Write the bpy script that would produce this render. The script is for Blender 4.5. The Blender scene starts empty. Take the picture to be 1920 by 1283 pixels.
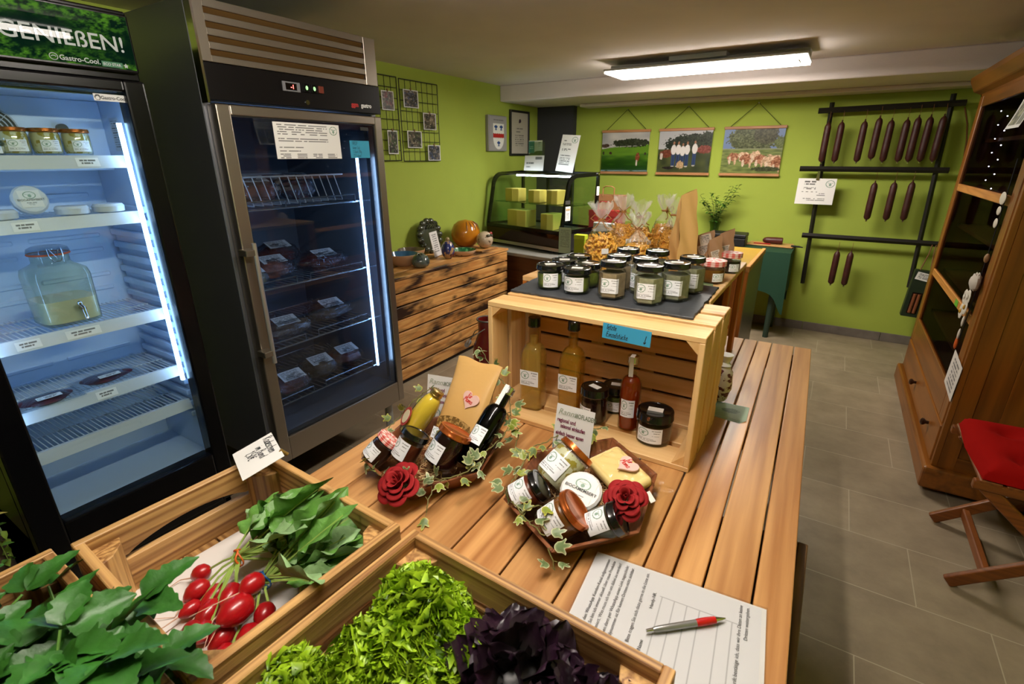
import bpy, math, random
import numpy as np
from mathutils import Matrix, Vector
random.seed(7); rng = np.random.default_rng(7)
SC = bpy.context.scene; COL = SC.collection
PI = math.pi
# ---------------------------------------------------------------- camera, light, exposure
CAMH = 1.5
cd = bpy.data.cameras.new('camera'); cam = bpy.data.objects.new('camera', cd); COL.objects.link(cam); SC.camera = cam
cd.sensor_width = 36; cd.lens = 940.42*36/1920; cd.clip_start = .02; cd.clip_end = 50
_y, _p, _r = -.559155, .353962, .00182
_f = np.array([math.sin(_y)*math.cos(_p), math.cos(_y)*math.cos(_p), -math.sin(_p)])
_rt = np.array([math.cos(_y), -math.sin(_y), 0.]); _dn = np.cross(_f, _rt)
_R = math.cos(_r)*_rt + math.sin(_r)*_dn; _D = -math.sin(_r)*_rt + math.cos(_r)*_dn
cam.matrix_world = Matrix(((_R[0], -_D[0], -_f[0], 0), (_R[1], -_D[1], -_f[1], 0), (_R[2], -_D[2], -_f[2], CAMH), (0, 0, 0, 1)))
cd.dof.use_dof = True; cd.dof.focus_distance = 1.5; cd.dof.aperture_fstop = 8.0
SC.view_settings.view_transform = 'Standard'; SC.view_settings.look = 'None'
SC.view_settings.exposure = 0.0; SC.view_settings.gamma = 1.0; SC.view_settings.use_curve_mapping = False
SC.cycles.max_bounces = 10; SC.cycles.transparent_max_bounces = 24; SC.cycles.diffuse_bounces = 5; SC.cycles.glossy_bounces = 4
SC.cycles.use_denoising = True; SC.cycles.sample_clamp_indirect = 4; SC.cycles.caustics_reflective = False; SC.cycles.caustics_refractive = False
W = bpy.data.worlds.new('world'); SC.world = W; W.use_nodes = True
W.node_tree.nodes['Background'].inputs[0].default_value = (.9, .85, .8, 1); W.node_tree.nodes['Background'].inputs[1].default_value = .25
LAMP_E = 42; LAMP2_E = 72; LAMP_C = 'fff6ea'
# ---------------------------------------------------------------- colour and materials
def lin(c):
    if isinstance(c, str): c = tuple(int(c[i:i+2], 16) for i in (0, 2, 4))
    return tuple((x/255/12.92 if x/255 <= .04045 else ((x/255+.055)/1.055)**2.4) for x in c)
def lina(a):
    a = np.clip(np.asarray(a, float)/255, 0, 1); return np.where(a <= .04045, a/12.92, ((a+.055)/1.055)**2.4)
MAT = {}
def newmat(n):
    m = bpy.data.materials.new(n); m.use_nodes = True; nt = m.node_tree
    return m, nt, nt.nodes, nt.links, nt.nodes['Principled BSDF']
def P(n, c, r=.5, metal=0, bump=0, bscale=60, var=0, coat=0, spec=.5, trans=0, sss=0, vscale=8):
    if n in MAT: return MAT[n]
    m, nt, N, L, b = newmat(n); l = lin(c)
    b.inputs['Base Color'].default_value = (*l, 1); b.inputs['Roughness'].default_value = r; b.inputs['Metallic'].default_value = metal
    b.inputs['Coat Weight'].default_value = coat; b.inputs['Specular IOR Level'].default_value = spec
    b.inputs['Transmission Weight'].default_value = trans
    if sss: b.inputs['Subsurface Weight'].default_value = sss; b.inputs['Subsurface Radius'].default_value = (.01, .01, .01)
    if bump or var:
        tc = N.new('ShaderNodeTexCoord'); no = N.new('ShaderNodeTexNoise'); no.inputs['Scale'].default_value = bscale; no.inputs['Detail'].default_value = 4
        L.new(tc.outputs['Object'], no.inputs['Vector'])
        if bump:
            bp = N.new('ShaderNodeBump'); bp.inputs['Strength'].default_value = bump; bp.inputs['Distance'].default_value = .004
            L.new(no.outputs[0], bp.inputs['Height']); L.new(bp.outputs[0], b.inputs['Normal'])
        if var:
            n2 = N.new('ShaderNodeTexNoise'); n2.inputs['Scale'].default_value = vscale; n2.inputs['Detail'].default_value = 5; L.new(tc.outputs['Object'], n2.inputs['Vector'])
            rp = N.new('ShaderNodeValToRGB'); rp.color_ramp.elements[0].position = .3; rp.color_ramp.elements[1].position = .7
            rp.color_ramp.elements[0].color = (*[x*(1-var) for x in l], 1); rp.color_ramp.elements[1].color = (*[min(1, x*(1+var)) for x in l], 1)
            L.new(n2.outputs[0], rp.inputs[0]); L.new(rp.outputs[0], b.inputs['Base Color'])
    MAT[n] = m; return m
def E(n, c, s):
    if n in MAT: return MAT[n]
    m, nt, N, L, b = newmat(n)
    b.inputs['Base Color'].default_value = (.8, .8, .8, 1); b.inputs['Emission Color'].default_value = (*lin(c), 1); b.inputs['Emission Strength'].default_value = s
    MAT[n] = m; return m
def glass(n, tint='ffffff', rough=.02, ior=1.45, bump=0, bscale=25, amt=1.0):
    """thin clear pane or film: sees through, mirrors by fresnel"""
    if n in MAT: return MAT[n]
    m, nt, N, L, b = newmat(n); N.remove(b); out = N['Material Output']
    t = N.new('ShaderNodeBsdfTransparent'); t.inputs[0].default_value = (*lin(tint), 1)
    g = N.new('ShaderNodeBsdfGlossy'); g.inputs['Roughness'].default_value = rough
    fr = N.new('ShaderNodeFresnel'); fr.inputs[0].default_value = ior
    mul = N.new('ShaderNodeMath'); mul.operation = 'MULTIPLY'; mul.inputs[1].default_value = amt; mul.use_clamp = True
    mx = N.new('ShaderNodeMixShader'); ge = N.new('ShaderNodeNewGeometry'); m1 = N.new('ShaderNodeMath'); m1.operation = 'MULTIPLY_ADD'; m1.inputs[1].default_value = -2; m1.inputs[2].default_value = 1; L.new(ge.outputs['Backfacing'], m1.inputs[0])
    m2 = N.new('ShaderNodeMath'); m2.operation = 'POWER'; m2.inputs[0].default_value = ior; L.new(m1.outputs[0], m2.inputs[1]); L.new(m2.outputs[0], fr.inputs[0])
    L.new(fr.outputs[0], mul.inputs[0]); L.new(mul.outputs[0], mx.inputs[0]); L.new(t.outputs[0], mx.inputs[1]); L.new(g.outputs[0], mx.inputs[2]); L.new(mx.outputs[0], out.inputs[0])
    if bump:
        tc = N.new('ShaderNodeTexCoord'); no = N.new('ShaderNodeTexNoise'); no.inputs['Scale'].default_value = bscale; no.inputs['Detail'].default_value = 3; no.inputs['Distortion'].default_value = 1.5
        bp = N.new('ShaderNodeBump'); bp.inputs['Strength'].default_value = bump; bp.inputs['Distance'].default_value = .01
        L.new(tc.outputs['Object'], no.inputs['Vector']); L.new(no.outputs[0], bp.inputs['Height']); L.new(bp.outputs[0], g.inputs['Normal']); L.new(bp.outputs[0], fr.inputs['Normal'])
    MAT[n] = m; return m
def picmat(n='printed', r=.5, coat=0, spec=.5):
    if n in MAT: return MAT[n]
    m, nt, N, L, b = newmat(n); a = N.new('ShaderNodeVertexColor'); a.layer_name = 'col'
    L.new(a.outputs[0], b.inputs['Base Color']); b.inputs['Roughness'].default_value = r; b.inputs['Coat Weight'].default_value = coat; b.inputs['Specular IOR Level'].default_value = spec
    MAT[n] = m; return m
def wood(n, c1, c2, axis='y', cross=14, along=.9, rough=.45, char=0, charc='2a1608', knots=.0, vary=.25, rings=6, bump=.15, coat=0, ringw=.36):
    if n in MAT: return MAT[n]
    m, nt, N, L, b = newmat(n)
    tc = N.new('ShaderNodeTexCoord'); ge = N.new('ShaderNodeNewGeometry'); oi = N.new('ShaderNodeObjectInfo')
    def vm(op, *ins):
        x = N.new('ShaderNodeVectorMath'); x.operation = op
        for i, v in enumerate(ins):
            if isinstance(v, (tuple, float, int)): x.inputs[i].default_value = v if isinstance(v, tuple) else (v, v, v)
            else: L.new(v, x.inputs[i])
        return x.outputs[0]
    def mm(op, *ins):
        x = N.new('ShaderNodeMath'); x.operation = op
        for i, v in enumerate(ins):
            if isinstance(v, (float, int)): x.inputs[i].default_value = v
            else: L.new(v, x.inputs[i])
        return x.outputs[0]
    rnd = mm('ADD', ge.outputs['Random Per Island'], oi.outputs['Random'])
    cb = N.new('ShaderNodeCombineXYZ'); L.new(mm('MULTIPLY', rnd, 7.3), cb.inputs[0]); L.new(mm('MULTIPLY', rnd, 13.7), cb.inputs[1]); L.new(mm('MULTIPLY', rnd, 5.1), cb.inputs[2])
    v = vm('ADD', tc.outputs['Object'], cb.outputs[0])
    s = {'x': (along, cross, cross), 'y': (cross, along, cross), 'z': (cross, cross, along)}[axis]
    vs = vm('MULTIPLY', v, s)
    def noise(vec, sc, det=4, dist=0):
        x = N.new('ShaderNodeTexNoise'); x.inputs['Scale'].default_value = sc; x.inputs['Detail'].default_value = det; x.inputs['Distortion'].default_value = dist; L.new(vec, x.inputs['Vector']); return x.outputs[0]
    n1 = noise(vs, .55, 3, .3)                                     # slow field whose contour lines are the rings
    ring = mm('ADD', mm('MULTIPLY', mm('SINE', mm('MULTIPLY', n1, float(rings)*13.)), .5), .5)
    ring = mm('POWER', ring, 1.5)
    fib = noise(vm('MULTIPLY', v, tuple(x*9 if x > 5 else x*5 for x in s)), 1.0, 5)
    fac = mm('ADD', mm('MULTIPLY', ring, float(ringw)), mm('MULTIPLY', fib, .72))
    rp = N.new('ShaderNodeValToRGB'); rp.color_ramp.elements[0].position = .12; rp.color_ramp.elements[1].position = .95
    rp.color_ramp.elements[0].color = (*lin(c1), 1); rp.color_ramp.elements[1].color = (*lin(c2), 1); L.new(fac, rp.inputs[0]); col = rp.outputs[0]
    def mixc(f, a, bcol, mode='MIX'):
        x = N.new('ShaderNodeMix'); x.data_type = 'RGBA'; x.blend_type = mode
        L.new(f, x.inputs[0]) if not isinstance(f, float) else setattr(x.inputs[0], 'default_value', f)
        L.new(a, x.inputs[6]); L.new(bcol, x.inputs[7]) if not isinstance(bcol, tuple) else setattr(x.inputs[7], 'default_value', bcol)
        return x.outputs[2]
    hs = N.new('ShaderNodeHueSaturation'); L.new(col, hs.inputs['Color']); L.new(mm('ADD', mm('MULTIPLY', mm('FRACT', mm('MULTIPLY', rnd, 3.77)), vary), 1-vary/2), hs.inputs['Value']); col = hs.outputs[0]
    if char:
        ch = noise(vm('MULTIPLY', v, {'x': (3., 11., 11.), 'y': (11., 3., 11.), 'z': (11., 11., 3.)}[axis]), 1., 4, .15)
        r2 = N.new('ShaderNodeMapRange'); r2.inputs[1].default_value = .47; r2.inputs[2].default_value = .70; r2.inputs[4].default_value = char; L.new(ch, r2.inputs[0])
        col = mixc(mm('MULTIPLY', r2.outputs[0], mm('ADD', mm('MULTIPLY', fib, .9), .35)), col, (*lin(charc), 1))
    if knots:
        vo = N.new('ShaderNodeTexVoronoi'); vo.inputs['Scale'].default_value = 1; L.new(vm('MULTIPLY', v, {'x': (4., 7., 7.), 'y': (7., 4., 7.), 'z': (7., 7., 4.)}[axis]), vo.inputs['Vector'])
        r3 = N.new('ShaderNodeMapRange'); r3.inputs[1].default_value = .16; r3.inputs[2].default_value = .03; L.new(vo.outputs['Distance'], r3.inputs[0])
        col = mixc(mm('MULTIPLY', r3.outputs[0], float(knots)), col, (*lin(charc), 1))
    L.new(col, b.inputs['Base Color']); b.inputs['Roughness'].default_value = rough; b.inputs['Coat Weight'].default_value = coat; b.inputs['Coat Roughness'].default_value = .2
    if bump:
        bp = N.new('ShaderNodeBump'); bp.inputs['Strength'].default_value = bump; bp.inputs['Distance'].default_value = .002; L.new(fac, bp.inputs['Height']); L.new(bp.outputs[0], b.inputs['Normal'])
    MAT[n] = m; return m
# ---------------------------------------------------------------- mesh builder
def rotm(rx=0, ry=0, rz=0): return np.array((Matrix.Rotation(rz, 4, 'Z') @ Matrix.Rotation(ry, 4, 'Y') @ Matrix.Rotation(rx, 4, 'X')))
def TR(loc=(0, 0, 0), rot=(0, 0, 0), s=(1, 1, 1)):
    m = rotm(*rot) @ np.diag([*s, 1.]) if not np.isscalar(s) else rotm(*rot) @ np.diag([s, s, s, 1.]); m[:3, 3] = loc; return m
def basis(x, y, z, loc=(0, 0, 0)):
    m = np.eye(4); m[:3, 0] = x; m[:3, 1] = y; m[:3, 2] = z; m[:3, 3] = loc; return m
BL = lambda loc: basis((0, 1, 0), (0, 0, 1), (1, 0, 0), loc)      # faces +x
BB = lambda loc: basis((1, 0, 0), (0, 0, 1), (0, -1, 0), loc)     # faces -y
BR = lambda loc: basis((0, -1, 0), (0, 0, 1), (-1, 0, 0), loc)    # faces -x
class MB:
    def __init__(s): s.v = []; s.f = []; s.mi = []; s.n = 0; s.c = []; s.hasc = False; s.xf = None
    def add(s, v, f, mi=0, M=None, col=None):
        v = np.asarray(v, float).reshape(-1, 3)
        if M is not None: v = v @ M[:3, :3].T + M[:3, 3]
        if s.xf is not None: v = v @ s.xf[:3, :3].T + s.xf[:3, 3]
        s.v.append(v); s.f += [tuple(int(i)+s.n for i in q) for q in f]; s.mi += [mi]*len(f); s.n += len(v)
        if col is not None: s.hasc = True; c = np.asarray(col, float); c = np.tile(c, (len(v), 1)) if c.ndim == 1 else c
        else: c = np.full((len(v), 3), 255.)
        s.c.append(c); return s
    def box(s, x0, x1, y0, y1, z0, z1, mi=0, M=None, col=None):
        v = [(x, y, z) for z in (z0, z1) for y in (y0, y1) for x in (x0, x1)]
        return s.add(v, [(0, 2, 3, 1), (4, 5, 7, 6), (0, 1, 5, 4), (2, 6, 7, 3), (0, 4, 6, 2), (1, 3, 7, 5)], mi, M, col)
    def lathe(s, prof, n=32, M=None, mi=0, col=None, sx=1, sy=1, ph=0, caps=(1, 1)):
        v = []; f = []; k = len(prof)
        for r, z in prof:
            for i in range(n):
                a = 2*PI*i/n+ph; v.append((r*math.cos(a)*sx, r*math.sin(a)*sy, z))
        for j in range(k-1):
            for i in range(n): f.append((j*n+i, j*n+(i+1) % n, (j+1)*n+(i+1) % n, (j+1)*n+i))
        if prof[0][0] > 0 and caps[0]: f.append(tuple(range(n))[::-1])
        if prof[-1][0] > 0 and caps[1]: f.append(tuple((k-1)*n+i for i in range(n)))
        return s.add(v, f, mi, M, col)
    def cyl(s, r, z0, z1, n=24, M=None, mi=0, col=None, r2=None): return s.lathe([(r, z0), (r if r2 is None else r2, z1)], n, M, mi, col)
    def tube(s, pts, r, n=8, mi=0, M=None, col=None, flat=1.0, closed=False):
        p = np.asarray(pts, float); k = len(p); r = np.broadcast_to(np.asarray(r, float), (k,))
        t = np.gradient(p, axis=0)
        if closed: t[0] = t[-1] = p[1]-p[-2]
        t /= np.maximum(np.linalg.norm(t, axis=1, keepdims=True), 1e-9)
        up = np.array([0, 0, 1.]) if abs(t[0][2]) < .9 else np.array([1., 0, 0]); v = []
        u = np.cross(t[0], up); u /= np.linalg.norm(u)
        for i in range(k):
            u = u - t[i]*(u@t[i]); u /= max(np.linalg.norm(u), 1e-9); w = np.cross(t[i], u)
            for j in range(n):
                a = 2*PI*j/n; v.append(p[i]+r[i]*(math.cos(a)*u+flat*math.sin(a)*w))
        f = [(i*n+j, i*n+(j+1) % n, (i+1)*n+(j+1) % n, (i+1)*n+j) for i in range(k-1) for j in range(n)]
        f += [tuple(range(n))[::-1], tuple((k-1)*n+j for j in range(n))]
        return s.add(v, f, mi, M, col)
    def prism(s, out, z0, z1, mi=0, M=None, col=None):
        k = len(out); v = [(x, y, z0) for x, y in out]+[(x, y, z1) for x, y in out]
        f = [tuple(range(k))[::-1], tuple(range(k, 2*k))]+[(i, (i+1) % k, k+(i+1) % k, k+i) for i in range(k)]
        return s.add(v, f, mi, M, col)
    def grid(s, fn, nu, nv, mi=0, M=None, colfn=None, wrapu=False):
        U, V = np.meshgrid(np.linspace(0, 1, nu+1), np.linspace(0, 1, nv+1)); U = U.ravel(); V = V.ravel()
        X = np.stack([np.broadcast_to(q, U.shape) for q in fn(U, V)], 1); w = nu+1
        f = [(j*w+i, j*w+i+1, (j+1)*w+i+1, (j+1)*w+i) for j in range(nv) for i in range(nu)]
        return s.add(X, f, mi, M, None if colfn is None else colfn(U, V))
    def ball(s, c, r, nu=20, nv=12, mi=0, M=None, col=None, dfn=None):
        r = (r, r, r) if np.isscalar(r) else r; v = []
        for j in range(nv+1):
            th = PI*j/nv
            for i in range(nu):
                a = 2*PI*i/nu; d = np.array([math.sin(th)*math.cos(a), math.sin(th)*math.sin(a), math.cos(th)])
                k = 1 if dfn is None else dfn(d); v.append((c[0]+r[0]*d[0]*k, c[1]+r[1]*d[1]*k, c[2]+r[2]*d[2]*k))
        f = [(j*nu+i, (j+1)*nu+i, (j+1)*nu+(i+1) % nu, j*nu+(i+1) % nu) for j in range(nv) for i in range(nu)]
        return s.add(v, f, mi, M, col)
def mkmesh(name, mb, mats, smooth=0):
    me = bpy.data.meshes.new(name); V = np.concatenate(mb.v)
    me.from_pydata(V.tolist(), [], mb.f); mats = mats if isinstance(mats, (list, tuple)) else [mats]
    for m in mats: me.materials.append(m)
    if len(mats) > 1: me.polygons.foreach_set('material_index', mb.mi)
    if mb.hasc:
        a = me.color_attributes.new('col', 'FLOAT_COLOR', 'POINT'); C = lina(np.concatenate(mb.c)); a.data.foreach_set('color', np.concatenate([C, np.ones((len(C), 1))], 1).ravel())
    me.validate(); me.update()
    if smooth: me.shade_smooth(); me.set_sharp_from_angle(angle=smooth if smooth > 0.01 and smooth != 1 else .7)
    return me
def mk(name, mb, mats, parent=None, smooth=0, bevel=0, M=None, seg=1):
    me = mb if isinstance(mb, bpy.types.Mesh) else mkmesh(name, mb, mats, smooth)
    o = bpy.data.objects.new(name, me); COL.objects.link(o)
    if parent is not None: o.parent = parent
    if M is not None: o.matrix_basis = Matrix([list(map(float, r)) for r in M])
    if bevel:
        b = o.modifiers.new('bevel', 'BEVEL'); b.width = bevel; b.segments = seg; b.limit_method = 'ANGLE'; b.angle_limit = .6; b.harden_normals = False
    return o
def tag(o, label, cat, group=None):
    o['label'] = label; o['category'] = cat
    if group: o['group'] = group
    return o
def thing(name, label, cat, loc=(0, 0, 0), rz=0, group=None, M=None):
    o = bpy.data.objects.new(name, None); COL.objects.link(o); o.empty_display_size = .02
    if M is not None: o.matrix_basis = Matrix([list(map(float, r)) for r in M])
    else: o.location = loc; o.rotation_euler = (0, 0, rz)
    return tag(o, label, cat, group)
def struct(name, mb, mats, bevel=0, smooth=0, M=None):
    o = mk(name, mb, mats, None, smooth, bevel, M); o['kind'] = 'structure'; return o
def dup(root, label=None, M=None, loc=None, rz=None, group=None):
    def cp(o, par):
        c = o.copy(); COL.objects.link(c); c.parent = par
        for ch in o.children: cp(ch, c)
        return c
    r = cp(root, root.parent)
    if label: r['label'] = label
    if group: r['group'] = group
    if M is not None: r.matrix_basis = Matrix([list(map(float, q)) for q in M])
    if loc is not None: r.location = loc
    if rz is not None: r.rotation_euler = (0, 0, rz)
    return r
def aim(base, d, face=None):
    """frame at base whose z axis runs along d and whose -y axis turns to face"""
    d = np.array(d, float); d /= np.linalg.norm(d); b = np.array(base, float)
    fc = np.array(face, float) if face is not None else np.array([0, 0, CAMH])-b
    y = -(fc-d*(fc@d)); y /= np.linalg.norm(y); x = np.cross(y, d); return basis(x, y, d, b)
# ---------------------------------------------------------------- writing and printed sheets
def txt(s, size, mat, parent, M, align='LEFT', shear=0, name='lettering', bold=0, sx=1, extr=0.0, bend=None, space=1):
    cu = bpy.data.curves.new('t', 'FONT'); cu.body = s; cu.size = size; cu.align_x = align; cu.shear = shear; cu.offset = bold; cu.resolution_u = 3; cu.extrude = extr; cu.space_character = space
    ob = bpy.data.objects.new('t', cu); me = bpy.data.meshes.new_from_object(ob); bpy.data.objects.remove(ob); me.name = name
    n = len(me.vertices); a = np.zeros(n*3); me.vertices.foreach_get('co', a); a = a.reshape(-1, 3); a[:, 0] *= sx
    if bend is not None: a = bend(a)
    me.vertices.foreach_set('co', a.ravel()); me.materials.clear(); me.materials.append(mat); me.update()
    o = bpy.data.objects.new(name, me); COL.objects.link(o); o.parent = parent
    o.matrix_basis = Matrix([list(map(float, r)) for r in M]); return o
GL = {  # pen strokes for handwriting, unit x-height
 'a': (.75, [[(.6,.8),(.3,1),(.05,.6),(.15,.1),(.4,.05),(.6,.4),(.62,.95),(.6,.3),(.75,0)]]), 'd': (.75, [[(.6,.8),(.3,1),(.05,.5),(.2,0),(.5,.2),(.62,.8),(.68,1.8),(.62,.6),(.75,0)]]),
 'e': (.65, [[(.08,.5),(.45,.6),(.5,.85),(.3,1),(.08,.6),(.15,.1),(.4,0),(.6,.25)]]), 's': (.55, [[(.45,.9),(.2,1),(.1,.75),(.4,.4),(.35,.05),(.05,.05)]]),
 'c': (.6, [[(.5,.85),(.25,1),(.05,.5),(.2,.02),(.5,.15)]]), 'h': (.75, [[(.1,0),(.2,1.8),(.15,.5),(.4,1),(.55,.8),(.55,.1),(.7,0)]]),
 'n': (.75, [[(.1,0),(.1,1),(.12,.5),(.4,1),(.55,.8),(.55,.1),(.7,0)]]), 'i': (.35, [[(.15,1),(.15,.1),(.28,0)],[(.18,1.4),(.19,1.5)]]), 'm': (1.1, [[(.1,0),(.1,1),(.15,.5),(.35,1),(.45,.8),(.45,0),(.5,.6),(.75,1),(.85,.7),(.88,0),(1,.05)]]),
 'u': (.75, [[(.1,1),(.1,.3),(.3,0),(.55,.3),(.6,1),(.58,.2),(.72,0)]]), 'l': (.35, [[(.2,1.8),(.12,.3),(.28,0)]]), 't': (.5, [[(.25,1.6),(.18,.2),(.4,0)],[(0,1.05),(.45,1.1)]]),
 'z': (.65, [[(.05,.95),(.5,1),(.08,.05),(.58,.05)]]), 'k': (.65, [[(.15,1.8),(.1,0)],[(.5,1),(.13,.5),(.55,0)]]), 'r': (.5, [[(.1,0),(.12,1),(.15,.6),(.45,1)]]), 'f': (.5, [[(.5,1.7),(.3,1.8),(.2,1.4),(.15,-.2)],[(0,.95),(.45,1)]]),
 'R': (.95, [[(.15,0),(.2,1.8)],[(.05,1.6),(.5,1.9),(.75,1.5),(.25,.95),(.8,0)]]), 'B': (.85, [[(.15,0),(.2,1.8),(.6,1.7),(.6,1.2),(.2,1),(.7,.8),(.65,.1),(.12,0)]]), 'E': (.8, [[(.7,1.8),(.2,1.75),(.15,.95),(.55,1),(.15,.95),(.12,.05),(.7,.05)]]),
 'M': (1.2, [[(.05,0),(.2,1.8),(.5,.7),(.9,1.8),(1.05,0)]]), 'N': (1., [[(.1,0),(.15,1.8),(.75,.1),(.85,1.8)]]), 'U': (.9, [[(.1,1.8),(.1,.3),(.4,0),(.7,.3),(.75,1.8)]]), '1': (.45, [[(.05,1.3),(.3,1.8),(.28,0)]]), '2': (.7, [[(.1,1.5),(.4,1.8),(.55,1.4),(.05,0),(.6,.05)]]), '4': (.7, [[(.4,1.8),(.05,.6),(.6,.65)],[(.45,1.1),(.42,0)]]), '5': (.65, [[(.55,1.8),(.15,1.75),(.1,1.05),(.5,1),(.5,.2),(.1,0)]]), '7': (.6, [[(.05,1.75),(.55,1.8),(.2,0)]]),
 '0': (.7, [[(.35,1.8),(.08,1),(.3,0),(.6,.8),(.38,1.8)]]), ',': (.3, [[(.15,.15),(.05,-.25)]]), '€': (.8, [[(.7,1.5),(.4,1.7),(.15,.9),(.4,0),(.7,.2)],[(0,1.05),(.55,1.1)],[(0,.7),(.5,.75)]]), '!': (.3, [[(.2,1.8),(.15,.5)],[(.13,.1),(.13,0)]]),
 'ü': (.75, [[(.1,1),(.1,.3),(.3,0),(.55,.3),(.6,1),(.58,.2),(.72,0)],[(.2,1.4),(.21,1.5)],[(.45,1.4),(.46,1.5)]]), '↓': (.7, [[(.3,1.8),(.3,-.4)],[(0,.1),(.3,-.4),(.62,.15)]]), ' ': (.5, []), 'g': (.7, [[(.55,.9),(.2,1),(.1,.4),(.5,.2),(.55,1),(.5,-.6),(.1,-.5)]]), 'y': (.7, [[(.1,1),(.3,.2),(.6,1),(.2,-.6)]]), 'b': (.7, [[(.1,1.8),(.1,.1),(.5,.1),(.5,.8),(.12,.7)]]), 'o': (.65, [[(.3,1),(.05,.5),(.3,0),(.55,.5),(.3,1)]]), 'S': (.8, [[(.65,1.6),(.3,1.8),(.1,1.4),(.6,.7),(.5,.1),(.05,.1)]]), 'w': (.9, [[(.05,1),(.2,0),(.42,.8),(.6,0),(.8,1)]]), 'T': (.8, [[(0,1.75),(.75,1.8)],[(.38,1.78),(.35,0)]])}
def hand(s, size, mat, parent, M, thick=.05, name='handwriting', slant=.15):
    mb = MB(); x = 0
    for ch in s:
        w, st = GL.get(ch, GL['o'])
        for q in st:
            q = np.array(q, float)
            if len(q) > 2:
                t = np.linspace(0, len(q)-1, (len(q)-1)*3+1); i = np.clip(t.astype(int), 0, len(q)-2); u = (t-i)[:, None]
                p0 = q[np.clip(i-1, 0, None)]; p1 = q[i]; p2 = q[i+1]; p3 = q[np.clip(i+2, None, len(q)-1)]
                q = .5*((2*p1)+(p2-p0)*u+(2*p0-5*p1+4*p2-p3)*u**2+(3*p1-p0-3*p2+p3)*u**3)
            X = (x+q[:, 0]+q[:, 1]*slant)*size; Y = q[:, 1]*size
            d = np.gradient(np.stack([X, Y], 1), axis=0); d /= np.maximum(np.linalg.norm(d, axis=1, keepdims=True), 1e-9); nn = np.stack([-d[:, 1], d[:, 0]], 1)*thick*size
            k = len(X); v = [(X[i]+sg*nn[i, 0], Y[i]+sg*nn[i, 1], 0) for i in range(k) for sg in (1, -1)]
            mb.add(v, [(2*i, 2*i+1, 2*i+3, 2*i+2) for i in range(k-1)])
        x += w
    return mk(name, mb, mat, parent, M=M)
def ell(u, v, cu, cv, a, b): return ((u-cu)/a)**2+((v-cv)/b)**2
def nz(u, v, s, seed=0):
    """cheap smooth value noise"""
    r = np.random.default_rng(seed).random((64, 64)); x = (u*s) % 63; y = (v*s) % 63; i = x.astype(int); j = y.astype(int); fx = x-i; fy = y-j; fx = fx*fx*(3-2*fx); fy = fy*fy*(3-2*fy)
    g = lambda a, b: r[a % 64, b % 64]
    return (g(i, j)*(1-fx)+g(i+1, j)*fx)*(1-fy)+(g(i, j+1)*(1-fx)+g(i+1, j+1)*fx)*fy
def mixa(a, b, t): return np.asarray(a)*(1-t[:, None])+np.asarray(b)*t[:, None]
def lines(C, u, v, rows, ink=(60, 60, 60), amt=.75, seed=1, grain=40):
    """rows = [(v centre, u0, u1, half height)] of small print"""
    for k, (vc, u0, u1, hh) in enumerate(rows):
        m = (abs(v-vc) < hh) & (u > u0) & (u < u1); t = amt*(nz(u, v*0+k*.31+.11, grain, seed+k) > .28)*m; C = mixa(C, ink, t.astype(float))
    return C
def logo(C, u, v, cu, cv, a, b, ink=(96, 132, 110)):
    e = ell(u, v, cu, cv, a, b); ring = ((e > .8) & (e < 1.15)).astype(float); C = mixa(C, ink, ring*.8)
    tree = (ell(u, v, cu, cv-.25*b, a*.3, b*.38) < 1).astype(float); C = mixa(C, ink, tree*.75)
    w = ((abs(v-cv-b*.25) < b*.12) & (abs(u-cu) < a*.65)).astype(float); return mixa(C, ink, w*.5*(nz(u, v, 60, 3) > .35))
def labelfn(u, v):
    C = np.full((len(u), 3), 236.)+np.array([0, 1, 6.]); C = logo(C, u, v, .27, .68, .21, .24)
    return lines(C, u, v, [(.86, .6, .95, .03), (.72, .68, .95, .025), (.52, .62, .9, .02), (.3, .06, .7, .018), (.21, .06, .8, .018), (.12, .06, .55, .018)], seed=5, amt=.55)
def curved(r, h, z0, arc, fn, nu=64, nv=44, a0=-PI/2):
    mb = MB(); mb.grid(lambda u, v: (r*np.cos(a0+(u-.5)*arc), r*np.sin(a0+(u-.5)*arc), z0+v*h), nu, nv, colfn=fn); return mb
def sheetm(w, h, fn, nu, nv, curl=None, th=.0006):
    """printed sheet in the local xy plane, centre at origin, printed side +z"""
    mb = MB(); cz = (lambda u, v: 0*u) if curl is None else curl
    mb.grid(lambda u, v: ((u-.5)*w, (v-.5)*h, cz(u, v)), nu, nv, colfn=fn)
    mb.grid(lambda u, v: ((.5-u)*w, (v-.5)*h, cz(1-u, v)-th), 16, 16, colfn=lambda u, v: np.full((len(u), 3), 225.)); return mb
def docfn(rows, logo_at=None, bg=(236, 234, 232), seed=1, extra=None):
    def fn(u, v):
        C = np.tile(np.array(bg, float), (len(u), 1))
        if logo_at: C = logo(C, u, v, *logo_at)
        C = lines(C, u, v, rows, seed=seed)
        return C if extra is None else extra(C, u, v)
    return fn
INK = P('ink_black', '1c1c1e', .6); RED_INK = P('ink_red', 'c8281e', .6); PRINT = picmat('printed', .55); PHOTO = picmat('photo_print', .3, .2)
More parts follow.
